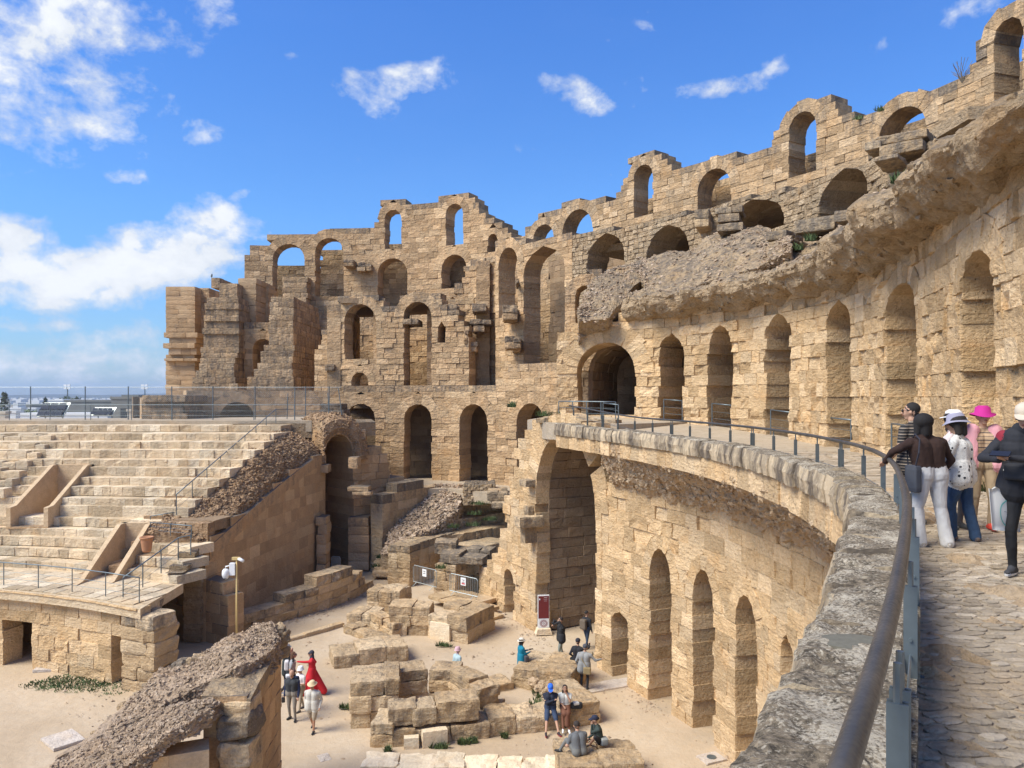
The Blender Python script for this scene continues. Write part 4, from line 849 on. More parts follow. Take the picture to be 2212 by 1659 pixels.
scatter('bedded_stones',t,M_rubb,V,8000,.07,.17,16,.5,a=(.5,.05,.5),lift=.1)
cs=[]
for u in np.linspace(.3,R1.L,16):
    z0=float(r1T(u)); cs.append([R1.map(np.array([u]),np.array([z0+dz]),np.array([o]))[0] for o,dz in ((.035,-.62),(.035,.04),(-.3,.14),(-.75,.12),(-.75,-.6))])
V,Fc,_=loft(cs,True,.3,.02,2,4,seed=3); tt_=thing('sloping_wall_coping','smooth sloping top edge of the broad brown side wall','coping',(-13,44,6)); obj('coping_edge',V,Fc,M_shade,tt_,np.tile((.5,.5,.5),(len(V),1)))
# portal wall with tall arch and barrel
PW=Plan([(-12.3,49.7),(-10.4,51.4),(-7.6,54.2)],False)
pT=PR(PW,[(690,930),(697,914),(757,914),(760,925),(776,927),(777,972),(833,974),(834,992),(845,994),(846,1008),(855,1010),(857,1024),(865,1040),(872,1062)])
pO=[OP(PW,699,763,938,1240,zb=0,rise=52,vt=.45)]
tq,MQ2=wall('portal_wall','stepped portal masonry with a very tall arch leading into a dark passage',PW,-.1,pT,pO,M_shade,ch=.55,bl=1.0,thick=3.4,bev=.035,proud=.07,amp=.02,res=(2,2),seed=67,ero=.12,grime=.12,finish=False,gtop=.5)
lining(PW,pO[0],4.6,ch=.6,bl=1.1,start=3.3,seed=68,M=MQ2); MQ2.make(tq,M_shade,300)
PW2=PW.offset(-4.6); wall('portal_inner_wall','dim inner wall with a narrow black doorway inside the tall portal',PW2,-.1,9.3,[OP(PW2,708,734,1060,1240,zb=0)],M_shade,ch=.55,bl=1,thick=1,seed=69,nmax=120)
PW3=PW.offset(-9); wall('far_passage_wall','distant passage masonry glimpsed beyond the inner doorway',PW3,-.1,9.3,[],M_shade,ch=.55,bl=1,thick=1,seed=70,nmax=30)
slab('portal_roof',None,band(PW,-1.5,-9,0.2,PW.upx(790)),9.0,9.45,M_rub)
M=Masonry(); pxbox(M,752,796,1118,1232,50.6,1.6,71,ch=.6,bl=1.6,amp=.03,grime=.25); pxbox(M,684,704,1112,1262,48.2,1.2,72,ch=.6,bl=1.6,amp=.05,grime=.1)
for i,(a,b,yt,yb) in enumerate([(669,690,1005,1028),(688,708,1003,1022),(668,686,1045,1068),(752,772,990,1012),(750,795,1050,1062),(760,800,1060,1070)]): pxbox(M,a,b,yt,yb,49.2,1,73+i,ch=1,bl=2)
t=thing('portal_buttress','worn buttress blocks standing against the tall portal arch','buttress',W(775,1232,50)); M.make(t,M_shade)
# rubble arch over portal
secs=[]
c=pO[0]
for a in np.linspace(-.06,math.pi+.06,16):
    s_=[]
    for rr,o in ((.12,.12),(.45,.28),(1.0,.2),(1.4,-.4),(1.4,-2.8),(.12,-2.8)):
        s_.append(PW.map(np.array([c.c-(c.r+rr)*math.cos(a)]),np.array([c.zs+(c.rise+rr)*math.sin(a)]),np.array([o]))[0])
    secs.append(s_)
V,Fc,_=loft(secs,True,.2,.06,1.8,5,seed=33,gain=.6); t=thing('rubble_arch','ring of rough brown rubble vaulting over the tall portal','vault remains',(-11,50.5,9)); obj('rubble_surface',V,Fc,M_rubb,t,np.tile((.5,.2,.5),(len(V),1)),kind='stuff')
scatter('bedded_stones',t,M_rubb,V,1500,.07,.16,17,.5,a=(.5,.08,.5))
# fill mass behind the haunch up to the terrace
slab('rubble_platform',None,[(-18,49.5),(-12.0,51),(-9.5,53.5),(-11,60),(-18,57)],8.8,9.75,M_rub)
# low wall W2 beside the passage
W2=Plan([(-13.3,36.6),(-12.9,37.6),(-9.6,42.6),(-8.4,46.4)])
wall('low_wall','long low wall of worn blocks with black lichened top beside the brown wall',W2,-.1,PR(W2,[(500,1330),(560,1318),(640,1285),(679,1272),(681,1240),(711,1238),(774,1228),(776,1252),(812,1254)]),[],M_ruin,ch=.48,bl=1.0,thick=1.0,bev=.05,proud=.04,amp=.04,res=(3,3),seed=74,ero=.15,grime=.12,gtop=.7)
# ---------- terraces in the middle ----------
slab('middle_terrace',None,[(-7.8,54.2),(-4.6,55),(-1.6,52.5),(2.4,50.5),(3.2,53.6),(0,58),(-6,62),(-11,61.5)],4.2,4.93,M_mort)
TW=Plan([(-8.5,50.3),(-4.9,56.5)],False)
wall('retaining_wall','black topped retaining wall below the terrace of dark arches',TW,0,PR(TW,[(826,1085),(845,1068),(865,1050),(962,1040)]),[],M_ruin,ch=.55,bl=1.1,thick=1,bev=.04,proud=.04,seed=75,grime=.25,gtop=.7)
M=Masonry(); rs=random.Random(2)
def arcrow(M,x0,x1,yt,yb,d,depth,seed,bow=.8):
    a=W(x0,yb,d);b=W(x1,yt,d+.01); P=[(a[0]+(b[0]-a[0])*t,d-bow*(t**1.5)) for t in np.linspace(0,1,6)]
    masonry(Plan(P),a[2],b[2],[],ch=max(.3,(b[2]-a[2])),bl=1.0,thick=depth,res=(3,2),amp=.04,bev=.07,proud=.05,seed=seed,M=M,grime=.35,gtop=.3,ero=.2)
for i,(x0,x1,yt,yb,d,dep) in enumerate([(985,1100,3.5,55,58,2.6),(925,1100,2.95,52,57,2.8),(945,1100,2.35,50.2,55,2.6),(990,1100,1.6,48.5,52,2.5)]):
    pa=W(x0,HY,yb)[:2];pb=W(x1,HY,d)[:2]; mm=(pa+pb)/2+np.array((.1,-.35)); masonry(Plan([pa,mm,pb]),0,yt,[],ch=.6,bl=1.1,thick=dep,res=(3,2),amp=.045,bev=.09,proud=.08,seed=80+i,M=M,grime=.3,gtop=.3,ero=.25)
t=thing('curved_bench_remains','curved broken bench rows with grass in the joints, left of the great arch','stone benches',W(1000,1200,48)); M.make(t,M_ruin)
M=Masonry(); pxbox(M,838,894,1172,1262,47.2,5.5,81,ch=.55,bl=.85,yaw=-.45,amp=.04,bev=.05,grime=.2,res=(4,3),gtop=.5,rag=.05)
t=thing('square_pier','square stone pier with flat darkened top left of the two barriers','pier',W(889,1262,46)); M.make(t,M_ruin)
M=Masonry(); pxbox(M,938,992,1212,1292,44.4,4.2,82,ch=.55,bl=.85,yaw=-.5,amp=.05,bev=.05,grime=.2,res=(4,3),gtop=.4,rag=.06); pxbox(M,948,1046,1196,1216,44.0,2.8,83,ch=.6,bl=1.2,yaw=-.25,amp=.07,grime=.5); pxbox(M,938,985,1174,1198,45.0,1.6,84,ch=.6,bl=1.2,amp=.07,grime=.4)
t=thing('square_pier','ragged stone pier with overhanging cap behind the two barriers','pier',W(990,1290,43)); M.make(t,M_ruin)
# rubble ramp
A=[(W(928,1052,56),W(1005,1048,55.5)),(W(905,1078,54.6),W(992,1086,53.4)),(W(882,1104,53),W(980,1108,52.4)),(W(862,1130,51.5),W(955,1128,51)),(W(842,1156,50),W(925,1146,49.6)),(W(822,1200,48.9),W(852,1196,48.4))]
secs=[[a,a*.66+b*.34+np.array((0,0,.12)),a*.33+b*.67+np.array((0,0,.1)),b,b-(0,0,1.6),a-(0,0,1.6)] for a,b in A]
V,Fc,_=loft(secs,True,.15,.10,1.6,5,seed=35,gain=.6); t=thing('rubble_ramp','sloping ramp of small rubble descending from the terrace beside the portal','rubble slope',W(920,1150,49)); obj('rubble_surface',V,Fc,M_rub,t,np.tile((.5,.2,.5),(len(V),1)),kind='stuff')
scatter('bedded_stones',t,M_rubg,V,2600,.12,.3,18,.4,lambda v:v[:,2]>1.5)
secs=[[W(972,1050,52.5),W(972,1088,52.2),W(1066,1082,51.2),W(1066,1044,51.5),W(1060,1042,55),W(985,1046,56)],[W(1066,1048,51.2),W(1068,1088,51),W(1080,1082,51),W(1080,1046,51),W(1080,1044,54),W(1066,1044,54)]]
M=Masonry(); pxbox(M,1000,1068,1046,1092,53.4,2.5,84,ch=.22,bl=.3,amp=.03,bev=.05,grime=.05)
t=thing('rubble_core_wall','block of small rubble coursework at the terrace edge above the curved benches','rubble wall',W(1030,1092,52)); M.make(t,M_rub,200)
M=Masonry()
for i,(a,b,yt,yb,d) in enumerate([(806,850,1216,1226,49.4),(808,852,1226,1236,48.8),(804,852,1236,1247,48.2),(812,852,1206,1216,50)]): pxbox(M,a,b,yt,yb,d,1.3,i,ch=1,bl=.9,amp=.02,grime=.0)
t=thing('small_stair','short flight of worn steps right of the portal buttress','steps',W(828,1247,48)); M.make(t,M_ruin)
M=Masonry()
for i,(x,y,s_) in enumerate([(1062,1062,1.5),(1078,1078,1.2)]): pass
pxbox(M,1052,1096,1062,1082,51.3,2.4,85,ch=.5,bl=.9,grime=.3); pxbox(M,1062,1100,1082,1098,50.6,2.4,86,ch=.5,bl=.9,grime=.3)
t=thing('edge_blocks','two darkened courses of blocks meeting the stepped edge of the great arch wall','stone blocks',W(1078,1098,50)); M.make(t,M_ruin)
# ---------- ruins on the arena floor ----------
RU=[('long low ruin wall of two courses behind the flat slab, right of the bent kerb',[(839,1372,928,1374,1.3,1.45,0),(926,1376,1008,1391,2.6,1.2,0)]),
 ('small upper ruin block with a broken corner behind the long ruin wall',[(793,1322,862,1326,1.5,1.15,0),(860,1322,890,1313,1.3,1.25,0)]),
 ('low squared stones forming the left arm of the rear ruin',[(749,1352,803,1356,1.6,.65,0),(799,1356,848,1378,.7,.75,0)]),
 ('flat topped slab of stones lying left of centre behind the round enclosure',[(722,1444,880,1424,1.7,.6,0),(742,1366,812,1392,.9,.3,0)]),
 ('large squared corner block of the round enclosure, darkest at its left end',[(756,1573,862,1566,1.8,1.6,0)]),
 ('rear curved wall of the round enclosure',[(857,1532,925,1522,1.0,1.45,0),(925,1522,985,1526,1.0,1.4,0)]),
 ('right hand wall of the round enclosure with striped white and dark end',[(968,1528,1036,1566,.85,1.35,0),(1032,1556,1072,1562,.9,.45,0)]),
 ('front wall of the round enclosure patched with smooth new blocks',[(846,1613,1056,1594,1.5,.68,0),(838,1612,1036,1596,.95,.62,.66)]),
 ('rounded boulder like block at the front left of the enclosure',[(801,1613,848,1614,1.3,.85,0)]),
 ('long low seat wall on which the couple in the blue cap sits',[(1057,1592,1160,1581,1.3,.62,0),(1160,1581,1262,1567,1.3,.64,0)]),
 ('flat block ending the seat wall beside the seated woman',[(1246,1567,1296,1561,2.6,.72,0)]),
 ('thick ruin block between the pointing couple and the enclosure',[(1106,1484,1236,1502,2.3,.85,0),(1056,1500,1112,1488,1.1,.38,0)]),
 ('broad flat block at the bottom centre on which two visitors sit',[(1214,1722,1392,1716,1.9,.85,0)]),
 ('long pale slab ledge along the bottom edge of the picture',[(776,1672,1000,1674,1.0,.22,0),(1000,1674,1212,1676,.9,.2,0)])]
rid=0
def edgebox(M,ax,ay,bx,by,wd,h,z0,seed,ch=.55,bl=1.05,**k):
    a=G(ax,ay);b=G(bx,by); t=(b-a)[:2]; L_=np.linalg.norm(t); t/=L_; nn=np.array((-t[1],t[0]))
    c=(a+b)/2; c=np.array((c[0]+nn[0]*wd/2,c[1]+nn[1]*wd/2,z0-.04)); cells(M,c,t,nn,(L_,wd,h+.04),ch,bl,seed,**k); return c
for lab,bs in RU:
    M=Masonry()
    for b in bs:
        rid+=1; h=b[5]; c=edgebox(M,b[0],b[1],b[2],b[3],b[4],h,b[6],rid+300,ch=.5 if h>.7 else h+.02,bl=.95,amp=.05,bev=.035,grime=.05,res=(7,5),gtop=.45,rag=.06)
    t=thing('ruined_wall',lab,'ruin block',(c[0],c[1],0),'low ruins on the arena floor'); M.make(t,M_white if 'pale slab' in lab else M_ruin)
M=Masonry(); edgebox(M,758,0,1,1,1,1,0,1) if 0 else None
for i,(a,b,c_,d_,w_,h) in enumerate([(872,1621,904,1619,.3,.42),(912,1619,966,1612,.3,.58)]): edgebox(M,a,b-2,c_,d_-2,w_,h,.02,i+400,ch=2,bl=3,amp=.01,bev=.02,grime=0,res=(2,2),gtop=0)
t=thing('repair_blocks','two smooth pale new blocks set in the front of the round enclosure','stone blocks',G(940,1615)); M.make(t,M_white)
M=Masonry(); edgebox(M,928,1379,970,1386,.3,.72,0,410,ch=2,bl=3,amp=.01,bev=.02,grime=-.2,res=(2,2),gtop=0)
t=thing('repair_blocks','smooth pale new block at the foot of the rear ruin','stone blocks',G(950,1388)); M.make(t,M_white)
M=Masonry()
for i,(a,b,c_,d_,z) in enumerate([(1019,1352,1087,1333,0),(1014,1340,1080,1322,.17),(1008,1330,1074,1312,.34)]):
    edgebox(M,a,b,c_,d_,3.2 if i==2 else 1.2,.18,z,i+420,ch=2,bl=.9,amp=.012,bev=.03,grime=-.1,res=(2,2),gtop=0)
t=thing('low_steps','three broad low steps up to the barriers beside the great arch','steps',G(1050,1345)); M.make(t,M_ruin)
# bent kerb line
M=Masonry()
for i,(a,b,c_,d_) in enumerate([(600,1392,660,1376),(660,1376,745,1352),(540,1412,600,1392)]): edgebox(M,a,b,c_,d_,.35,.16,0,i+430,ch=1,bl=1.2,amp=.02,bev=.04,grime=.1,gtop=0)
t=thing('low_kerb','thin stone kerb crossing the sand behind the group with the red robe','kerb',G(660,1376)); M.make(t,M_ruin)
# rubble chain, fallen slabs
M=Masonry(); rs=random.Random(8)
for i in range(70):
    t_=rs.random(); x=1140+t_*75+rs.gauss(0,7); y=1462+t_*48+rs.gauss(0,5); p=G(x,y+14); s_=rs.uniform(.18,.5)
    an=rs.random()*3; V,Fc=rock(p+np.array((0,0,rs.uniform(.1,.45)*(1-t_*.5))),np.array((math.cos(an),math.sin(an),0)),np.array((-math.sin(an),math.cos(an),0)),(s_,s_*.8,s_*.55),.05,.08,i,(3,2)); M.add(V,Fc,(rs.random(),.0,rs.random()),'rubble_stone')
t=thing('rubble_heap','spill of pale rubble stones running down to the couple on the seat wall','rubble',G(1175,1500)); M.make(t,M_rubp)
for lab,x0,y0,x1,y1,w_,h in (('cracked pale slab lying on the sand left of the foreground vault',116,1622,185,1600,1.2,.08),('small pale slab on the sand near the bottom, right of the foreground vault',692,1648,716,1642,.5,.04),('long thin pale slab by the arch foot, under the pointing couple',1255,1500,1400,1476,.8,.06),('pale flat slabs by the podium wall doorway',70,1452,120,1450,.8,.12)):
    M=Masonry(); c=edgebox(M,x0,y0,x1,y1,w_,h,0,int(x0),ch=1,bl=1.1,amp=.015,bev=.03,grime=-.1,gtop=0,res=(3,2)); t=thing('fallen_slab',lab,'stone slab',(c[0],c[1],0)); M.make(t,M_marble)
# ---------- foreground broken vault (bottom left) ----------
t_f=thing('foreground_vault_ruin','grey pebbly ruin of a sloping vault in the bottom left corner','vault remains',(-9,20,0))
def slope(name,stations,thk,seed,amp=.10,step=.085,mat=None):
    secs=[]
    for (a,b) in stations:
        a=np.array(a);b=np.array(b); m_=(a+b)/2+np.array((0,0,.16*np.linalg.norm(a-b)/2)); q1=a*.75+b*.25+np.array((0,0,.11*np.linalg.norm(a-b)/2)); q2=a*.25+b*.75+np.array((0,0,.11*np.linalg.norm(a-b)/2))
        secs.append([a,q1,m_,q2,b,b+np.array((0,0,-thk)),(a+b)/2+np.array((0,0,-thk*.55)),a+np.array((0,0,-thk))])
    V,Fc,_=loft(secs,True,step,amp,2.4,6,seed=seed,gain=.6)
    obj(name,V,Fc,mat or M_rubg,t_f,np.tile((.4,.25,.5),(len(V),1)),kind='stuff'); return V
# main slab: from the high right end down to the lower left, far edge / near ridge
V=slope('vault_crown',[(W(590,1346,22.6),W(600,1375,21.9)),(W(582,1344,22.6),W(592,1402,21.2)),(W(545,1354,22.6),W(570,1415,20.8)),(W(505,1372,22.5),W(543,1428,20.3)),(W(468,1391,22.3),W(508,1442,20.0)),(W(436,1420,22.0),W(458,1467,19.9)),(W(405,1438,21.8),W(406,1493,19.8)),(W(345,1442,21.6),W(346,1528,19.6)),(W(316,1482,21.2),W(300,1550,19.4)),(W(268,1532,20.8),W(250,1574,19.3)),(W(206,1586,20.3),W(190,1604,19.2)),(W(140,1646,19.9),W(120,1642,19.0))],.62,51)
scatter('bedded_stones',t_f,M_rubg,V,5200,.045,.11,21,.35,lambda v:v[:,0]>-10.2,a=(.5,.08,.5),lift=-.05)
V=slope('vault_lower_limb',[(W(488,1511,19.5),W(476,1517,19.2)),(W(445,1510,19.4),W(452,1532,18.6)),(W(395,1519,19.3),W(414,1556,18.2)),(W(318,1550,19.2),W(348,1600,17.7)),(W(252,1578,19.1),W(290,1640,17.4)),(W(194,1606,18.9),W(236,1680,17.1)),(W(105,1655,18.7),W(160,1734,16.8))],.34,53)
scatter('bedded_stones',t_f,M_rubg,V,4200,.04,.11,22,.45,None,a=(.5,.25,.5),lift=-.05)
M=Masonry()
FW=Plan([(-6.62,19.2),(-6.68,20.8),(-6.76,22.5)],False)
masonry(FW,-.1,PR(FW,[(520,1560),(534,1512),(560,1462),(583,1425),(607,1384)]),[],ch=.5,bl=.95,thick=1.1,bev=.03,proud=.02,amp=.015,res=(3,2),seed=90,M=M,grime=.0,gtop=.8)
M.make(t_f,M_shade,120)
cs=[]
for px in (532,545,560,575,590,606):
    u=FW.upx(px); z0=FW.zpx(px,np.interp(px,[534,560,583,607],[1512,1462,1425,1384])); cs.append([FW.map(np.array([u]),np.array([z0+dz]),np.array([o]))[0] for o,dz in ((.07,-.28),(.09,.03),(-.5,.12),(-1.1,.1),(-1.1,-.3))])
V,Fc,_=loft(cs,True,.12,.04,3,4,seed=9); obj('dark_coping',V,Fc,M_ruin,t_f,np.tile((.4,.7,.5),(len(V),1)))
M=Masonry()
pxbox(M,484,541,1508,1556,19.15,.9,91,ch=.62,bl=1.0,amp=.03,bev=.05,grime=.0,res=(5,4)); pxbox(M,469,538,1553,1600,18.9,1.1,92,ch=.8,bl=1.4,amp=.09,bev=.12,grime=.5,res=(7,6)); pxbox(M,474,540,1600,1720,18.9,1.0,93,ch=.6,bl=1.3,amp=.06,bev=.08,grime=.15,res=(6,5))
M.make(t_f,M_ruin)
FU=Plan([W(150,1700,17.3)[:2],W(452,1600,18.4)[:2]],False)
M=Masonry(); masonry(FU,-.1,PR(FU,[(140,1760),(260,1700),(375,1625),(400,1606),(452,1602)]),[],ch=.5,bl=.9,thick=.7,bev=.012,proud=.008,amp=.005,seed=94,M=M,grime=-.2,gtop=-.1); M.make(t_f,M_plaster,60)
M=Masonry(); rs=random.Random(44)
for i in range(46):      # broken teeth along the left edge and the dark knobs at the right end
    if i<30: q=i/29; p=W(335-q*215+rs.gauss(0,4),1475+q*195+rs.gauss(0,4),21.2-q*1.4); s_=rs.uniform(.3,.6)
    else: p=W(600+rs.gauss(0,5),1352+rs.random()*60,22.3); s_=rs.uniform(.3,.55)
    an=rs.random()*3; V,Fc=rock(p-np.array((0,0,.12)),np.array((math.cos(an),math.sin(an),0)),np.array((-math.sin(an),math.cos(an),0)),(s_,s_*.7,s_*.5),.07,.1,i,(4,3)); M.add(V,Fc,(rs.random(),.6,rs.random()))
M.make(t_f,M_ruin)
M=Masonry(); V,Fc=rock(W(402,1440,21.6),np.array((1,0,0)),np.array((0,1,0)),(.6,.5,.35),.1,.12,5,(5,4)); M.add(V,Fc,(.5,.9,.5)); V,Fc=rock(W(432,1425,21.6),np.array((1,0,0)),np.array((0,1,0)),(.45,.4,.25),.1,.1,7,(5,4)); M.add(V,Fc,(.5,.5,.5)); M.make(t_f,M_ruin)

rs=np.random.default_rng(77); g=Bag(); C8=np.array([(1,0,0),(0,1,0),(-1,0,0),(0,-1,0),(0,0,1.0)]); 
for i in range(5200):
    if i<3200: y=rs.uniform(21,48); x=rs.uniform(-20,7)*y/34
    else:
        q=Qp.at(rs.uniform(2,Qp.L-6)); x,y=q+np.array((-1,-.4))*abs(rs.normal(0,.5)) if i%2 else (W2.at(rs.uniform(0,W2.L))+np.array((.9,-.5))*abs(rs.normal(0,.35)))
    s_=rs.uniform(.012,.05)*(1+(rs.random()<.06)*2); g.add(C8*np.array((1,rs.uniform(.6,1),.6))*s_+(x,y,-.025+.05*float(0)),[(0,1,4),(1,2,4),(2,3,4),(3,0,4)],(rs.random(),0,rs.random()))
g.make('gravel',M_rubg,None,kind='stuff')
# ---------- railings ----------
def rail(name,label,P3,posts,h=None,r=.024,cables=(.35,.65),mat=None,post='round',top_mat=None,th=None,foot=None,group=None,nmid=None):
    """P3: handrail points; posts: list of (x,y,ztop,zfoot[,dirx,diry])"""
    RPn=np.array(P3); mat=mat or M_steel; c=np.mean(np.array(P3),0); t=thing(name,label,'railing',(c[0],c[1],min(p[3] for p in posts)),group)
    g=Bag(); g.tube(P3,r,12 if r>.03 else 6); g.make('handrail',top_mat or mat,t,smooth=True)
    for p in posts:
        g=Bag(); x,y,zt,zf=p[:4]
        if post=='flat':
            dx,dy=p[4],p[5]; yaw=math.atan2(dy,dx)
            for s in(-1,1): g.box((x+dx*s*.014,y+dy*s*.014,(zt-.13+zf)/2),(.009,.062,zt-.13-zf),yaw)
            g.box((x,y,zf+.006),(.12,.12,.012),yaw); g.tube([(x,y,zt-.24),(x,y,zt-.01)],.013,6)
            for zz in (.25,.45,.65): g.tube([(x-dx*.03,y-dy*.03,zf+zz),(x+dx*.03,y+dy*.03,zf+zz)],.009,6)
        else: g.tube([(x,y,zf),(x,y,zt)],r*.85,6)
        g.make('post',mat,t)
    for cb in cables:
        g=Bag(); pts=[(p[0],p[1],p[3]+(p[2]-p[3])*cb) for p in posts]
        if len(pts)>1:
            g.tube(pts,.006 if r>.03 else .008,4); g.make('cable',mat,t)
    return t
# main curved handrail beside the camera
RZ=9.66+1.06
ue=np.linspace(.6,Ep.L-1.5,110); RP=[]
for u in ue:
    p=Ep.at(u)-Ep.nrm(u)*.43; RP.append((p[0],p[1],max(RZ,walkz(*p)+1.02)))
RP=np.array(RP)
for _ in range(14): RP[1:-1]=(RP[:-2]+RP[1:-1]*2+RP[2:])/4
posts=[]
u=1.0; k=0
while u<Ep.L-1.6:
    for du in ((0,.12) if k%4==2 else (0,)):
        p=Ep.at(u+du)-Ep.nrm(u+du)*.465; tt=Ep.nrm(u); tx=np.array((-tt[1],tt[0])); posts.append((p[0],p[1],max(RZ,walkz(*p)+1.02)-.02,walkz(*p),tx[0],tx[1]))
    u+=1.5; k+=1
rail('curved_handrail','long steel handrail on grey flat posts curving along the walkway beside the parapet',RP,posts,r=.031,cables=(.3,.55),post='flat',mat=M_steel,top_mat=M_rail)
def seg_rail(label,a,b,zf,h=1.0,n=3,r=.024,**k):
    a=np.array(a);b=np.array(b); P=[a*(1-t)+b*t for t in np.linspace(0,1,n)]
    return rail('steel_railing',label,[(p[0],p[1],p[2]+h) for p in P],[(p[0],p[1],p[2]+h,p[2]) for p in P],r=r,**k)
NAT=['first','second','third','fourth','fifth','sixth']
for i,(x0,x1) in enumerate([(1430,1472),(1533,1577),(1658,1704),(1775,1832),(1914,1972),(2084,2140)]):
    u0,u1=Lp.upx(x0),Lp.upx(x1); n0=Lp.nrm((u0+u1)/2); a=Lp.at(u0)-n0*.15; b=Lp.at(u1)-n0*.15; a=np.array((*a,9.66));b=np.array((*b,9.66)); b=a+(b-a)*.95; a[2]=walkz(*a[:2]);b[2]=walkz(*b[:2])
    seg_rail('short steel railing closing the %s tall narrow arch, counted from the wide arch'%NAT[i],a,b,9.66,1.05,2,.03,group='railings across the tall arches')
seg_rail('railing on the raised terrace in front of the wide chamber arch, longer piece',W(1207,905,36.4),W(1330,908,35.0),10.3,.84,5,.03)
seg_rail('short railing returning at the right end of the raised terrace',W(1303,905,35.6),W(1336,910,34.6),10.3,.74,2,.03)
M=Masonry(); 
pa=W(1180,916,36.6); 
for i,(x0,x1,yt,yb,d,dep) in enumerate([(1158,1218,900,914,36.9,1.2),(1215,1275,903,922,36.0,1.2),(1272,1330,907,926,34.9,1.0)]): pxbox(M,x0,x1,yt,yb,d,dep,i+700,ch=.6,bl=.8,yaw=-.45,amp=.03,grime=.3)
t=thing('terrace_edge_blocks','dark topped blocks edging the raised terrace above the great arch','stone blocks',W(1250,920,36)); M.make(t,M_ruin)
# cavea railings
def zrow(y): return float(np.interp(y,[30,31]+[a[1] for a in AL],[3.3,3.3]+[a[0] for a in AL]))
pts=[(x,float(ypod(x))+.25,3.34) for x in np.linspace(-40,-14.75,15)]
rail('steel_railing','long railing along the podium walkway above the moulded cornice',[(x,y,z+1.0) for x,y,z in pts],[(x,y,z+1.0,z) for x,y,z in pts],r=.024,cables=(.3,.6))
A=W(381,1068,37.9); B=W(596,884,50.4)
pp=[A*(1-t)+B*t for t in np.linspace(0,1,9)]
rail('steel_railing','long sloping railing climbing the cut right hand end of the upper seats',[tuple(p+(0,0,.0)) for p in pp]+[tuple(B+np.array((1.1,.2,0.0)))],[(p[0],p[1],p[2],p[2]-1.02) for p in pp],r=.028,cables=(.3,.6))
A=W(266,1248,31.2); B=W(385,1162,34.6)
pp=[A*(1-t)+B*t for t in np.linspace(0,1,4)]
rail('steel_railing','short sloping railing on the lowest steps beside the lower stair opening',[tuple(p) for p in pp]+[tuple(W(412,1156,34.4))],[(p[0],p[1],p[2],p[2]-1.0) for p in pp]+[(W(412,1156,34.4)[0],34.4,W(412,1156,34.4)[2],W(412,1156,34.4)[2]-.9)],r=.028,cables=(.3,.6))
seg_rail('short level railing behind the clay pot',W(325,1153,37.0),W(414,1162,34.8),4,.95 if 0 else .55,3,.024)
seg_rail('small railing under the foot of the long sloping railing',W(325,1150,38.2),W(377,1141,38.4),5,.8,3,.024)
# fence with chain link on the terrace
t=thing('chain_link_fence','tall chain link fence with grey posts along the top terrace','fence',(-25,52.6,9.9))
Y0=52.4
for px in (66,184,277,371,460,551,660,711):
    g=Bag(); p=W(px,905,Y0); g.tube([(p[0],Y0,9.9),(p[0],Y0,12.2)],.035,6); g.make('post',M_steel,t)
g=Bag(); 
xa,xb=W(-200,0,Y0)[0],W(737,0,Y0)[0]
# mesh wires (diagonals) in one piece
x=xa
while x<xb:
    for s in (1,-1):
        x1=x+s*2.2
        if xa<=x1<=xb: g.tube([(x,Y0,9.95),(x1,Y0,12.15)],.0035,3,cap=False)
    x+=.13
g.make('wire_mesh',M_steell,t,kind='stuff')
g=Bag(); g.tube([(xa,Y0,12.15),(xb,Y0,12.15)],.012,4); g.make('top_wire',M_steell,t)
pp=[W(px,905,51.6) for px in (-60,20,108,196,284,372,460,548,636,711,737)]
rail('steel_railing','long level railing in front of the chain link fence',[(p[0],51.6,10.95) for p in pp],[(p[0],51.6,10.95,9.93) for p in pp],r=.026,cables=(.3,.6))
g=Bag(); t=thing('loose_poles','three dark poles leaning beside the right end of the fence','poles',W(700,905,51))
for i,(a,b) in enumerate([((637,907),(637,838)),((711,910),(708,848)),((740,908),(731,838)),((620,905),(622,850))]):
    g=Bag(); g.tube([W(*a,50.8),W(*b,50.8)],.03,6); g.make('pole',M_steel,t)
# clay pot
g=Bag(); c=W(317,1192,34.6); n=16
pr=[(.0,0),(.17,0),(.2,.1),(.26,.55),(.27,.6),(.30,.6),(.30,.68),(.26,.68),(.24,.6),(.0,.55)]
V=[];F_=[]
for r_,z in pr:
    for j in range(n): a=2*math.pi*j/n; V.append((c[0]+r_*math.cos(a),c[1]+r_*math.sin(a),c[2]+z))
F_=[(i*n+j,i*n+(j+1)%n,(i+1)*n+(j+1)%n,(i+1)*n+j) for i in range(len(pr)-1) for j in range(n)]
t=thing('clay_pot','terracotta pot with a thick rim standing beside the lower stair opening','pot',c); M_terra=simple('terracotta',(.42,.20,.10),.85,0,.25,6); obj('pot_body',V,F_,M_terra,t,smooth=True)
# camera pole
M_yel=simple('yellow_painted_steel',(.62,.45,.18),.5,0,.1,5); M_wp=simple('white_plastic',(.78,.78,.76),.35); M_dk=simple('dark_glass',(.02,.02,.025),.15)
c=W(511,1470,33.5); zt=CH-(1208-HY)/F*33.5; x=c[0]; y=33.5
t=thing('camera_pole','slim yellow pole carrying white security cameras, left of the passage','camera pole',(x,y,0))
g=Bag(); g.tube([(x,y,0),(x,y,zt)],.038,10); g.make('pole',M_yel,t,smooth=True)
g=Bag(); g.box((x-.02,y,zt+.03),(.34,.14,.12)); g.make('bracket',M_yel,t)
g=Bag(); g.box((x-.16,y-.02,zt-.42),(.24,.2,.52)); g.make('junction_box',M_wp,t)
g=Bag(); g.tube([(x-.24,y-.05,zt-.26),(x-.44,y-.1,zt-.3),(x-.44,y-.1,zt-.42)],.035,8); g.make('arm',M_wp,t,smooth=True)
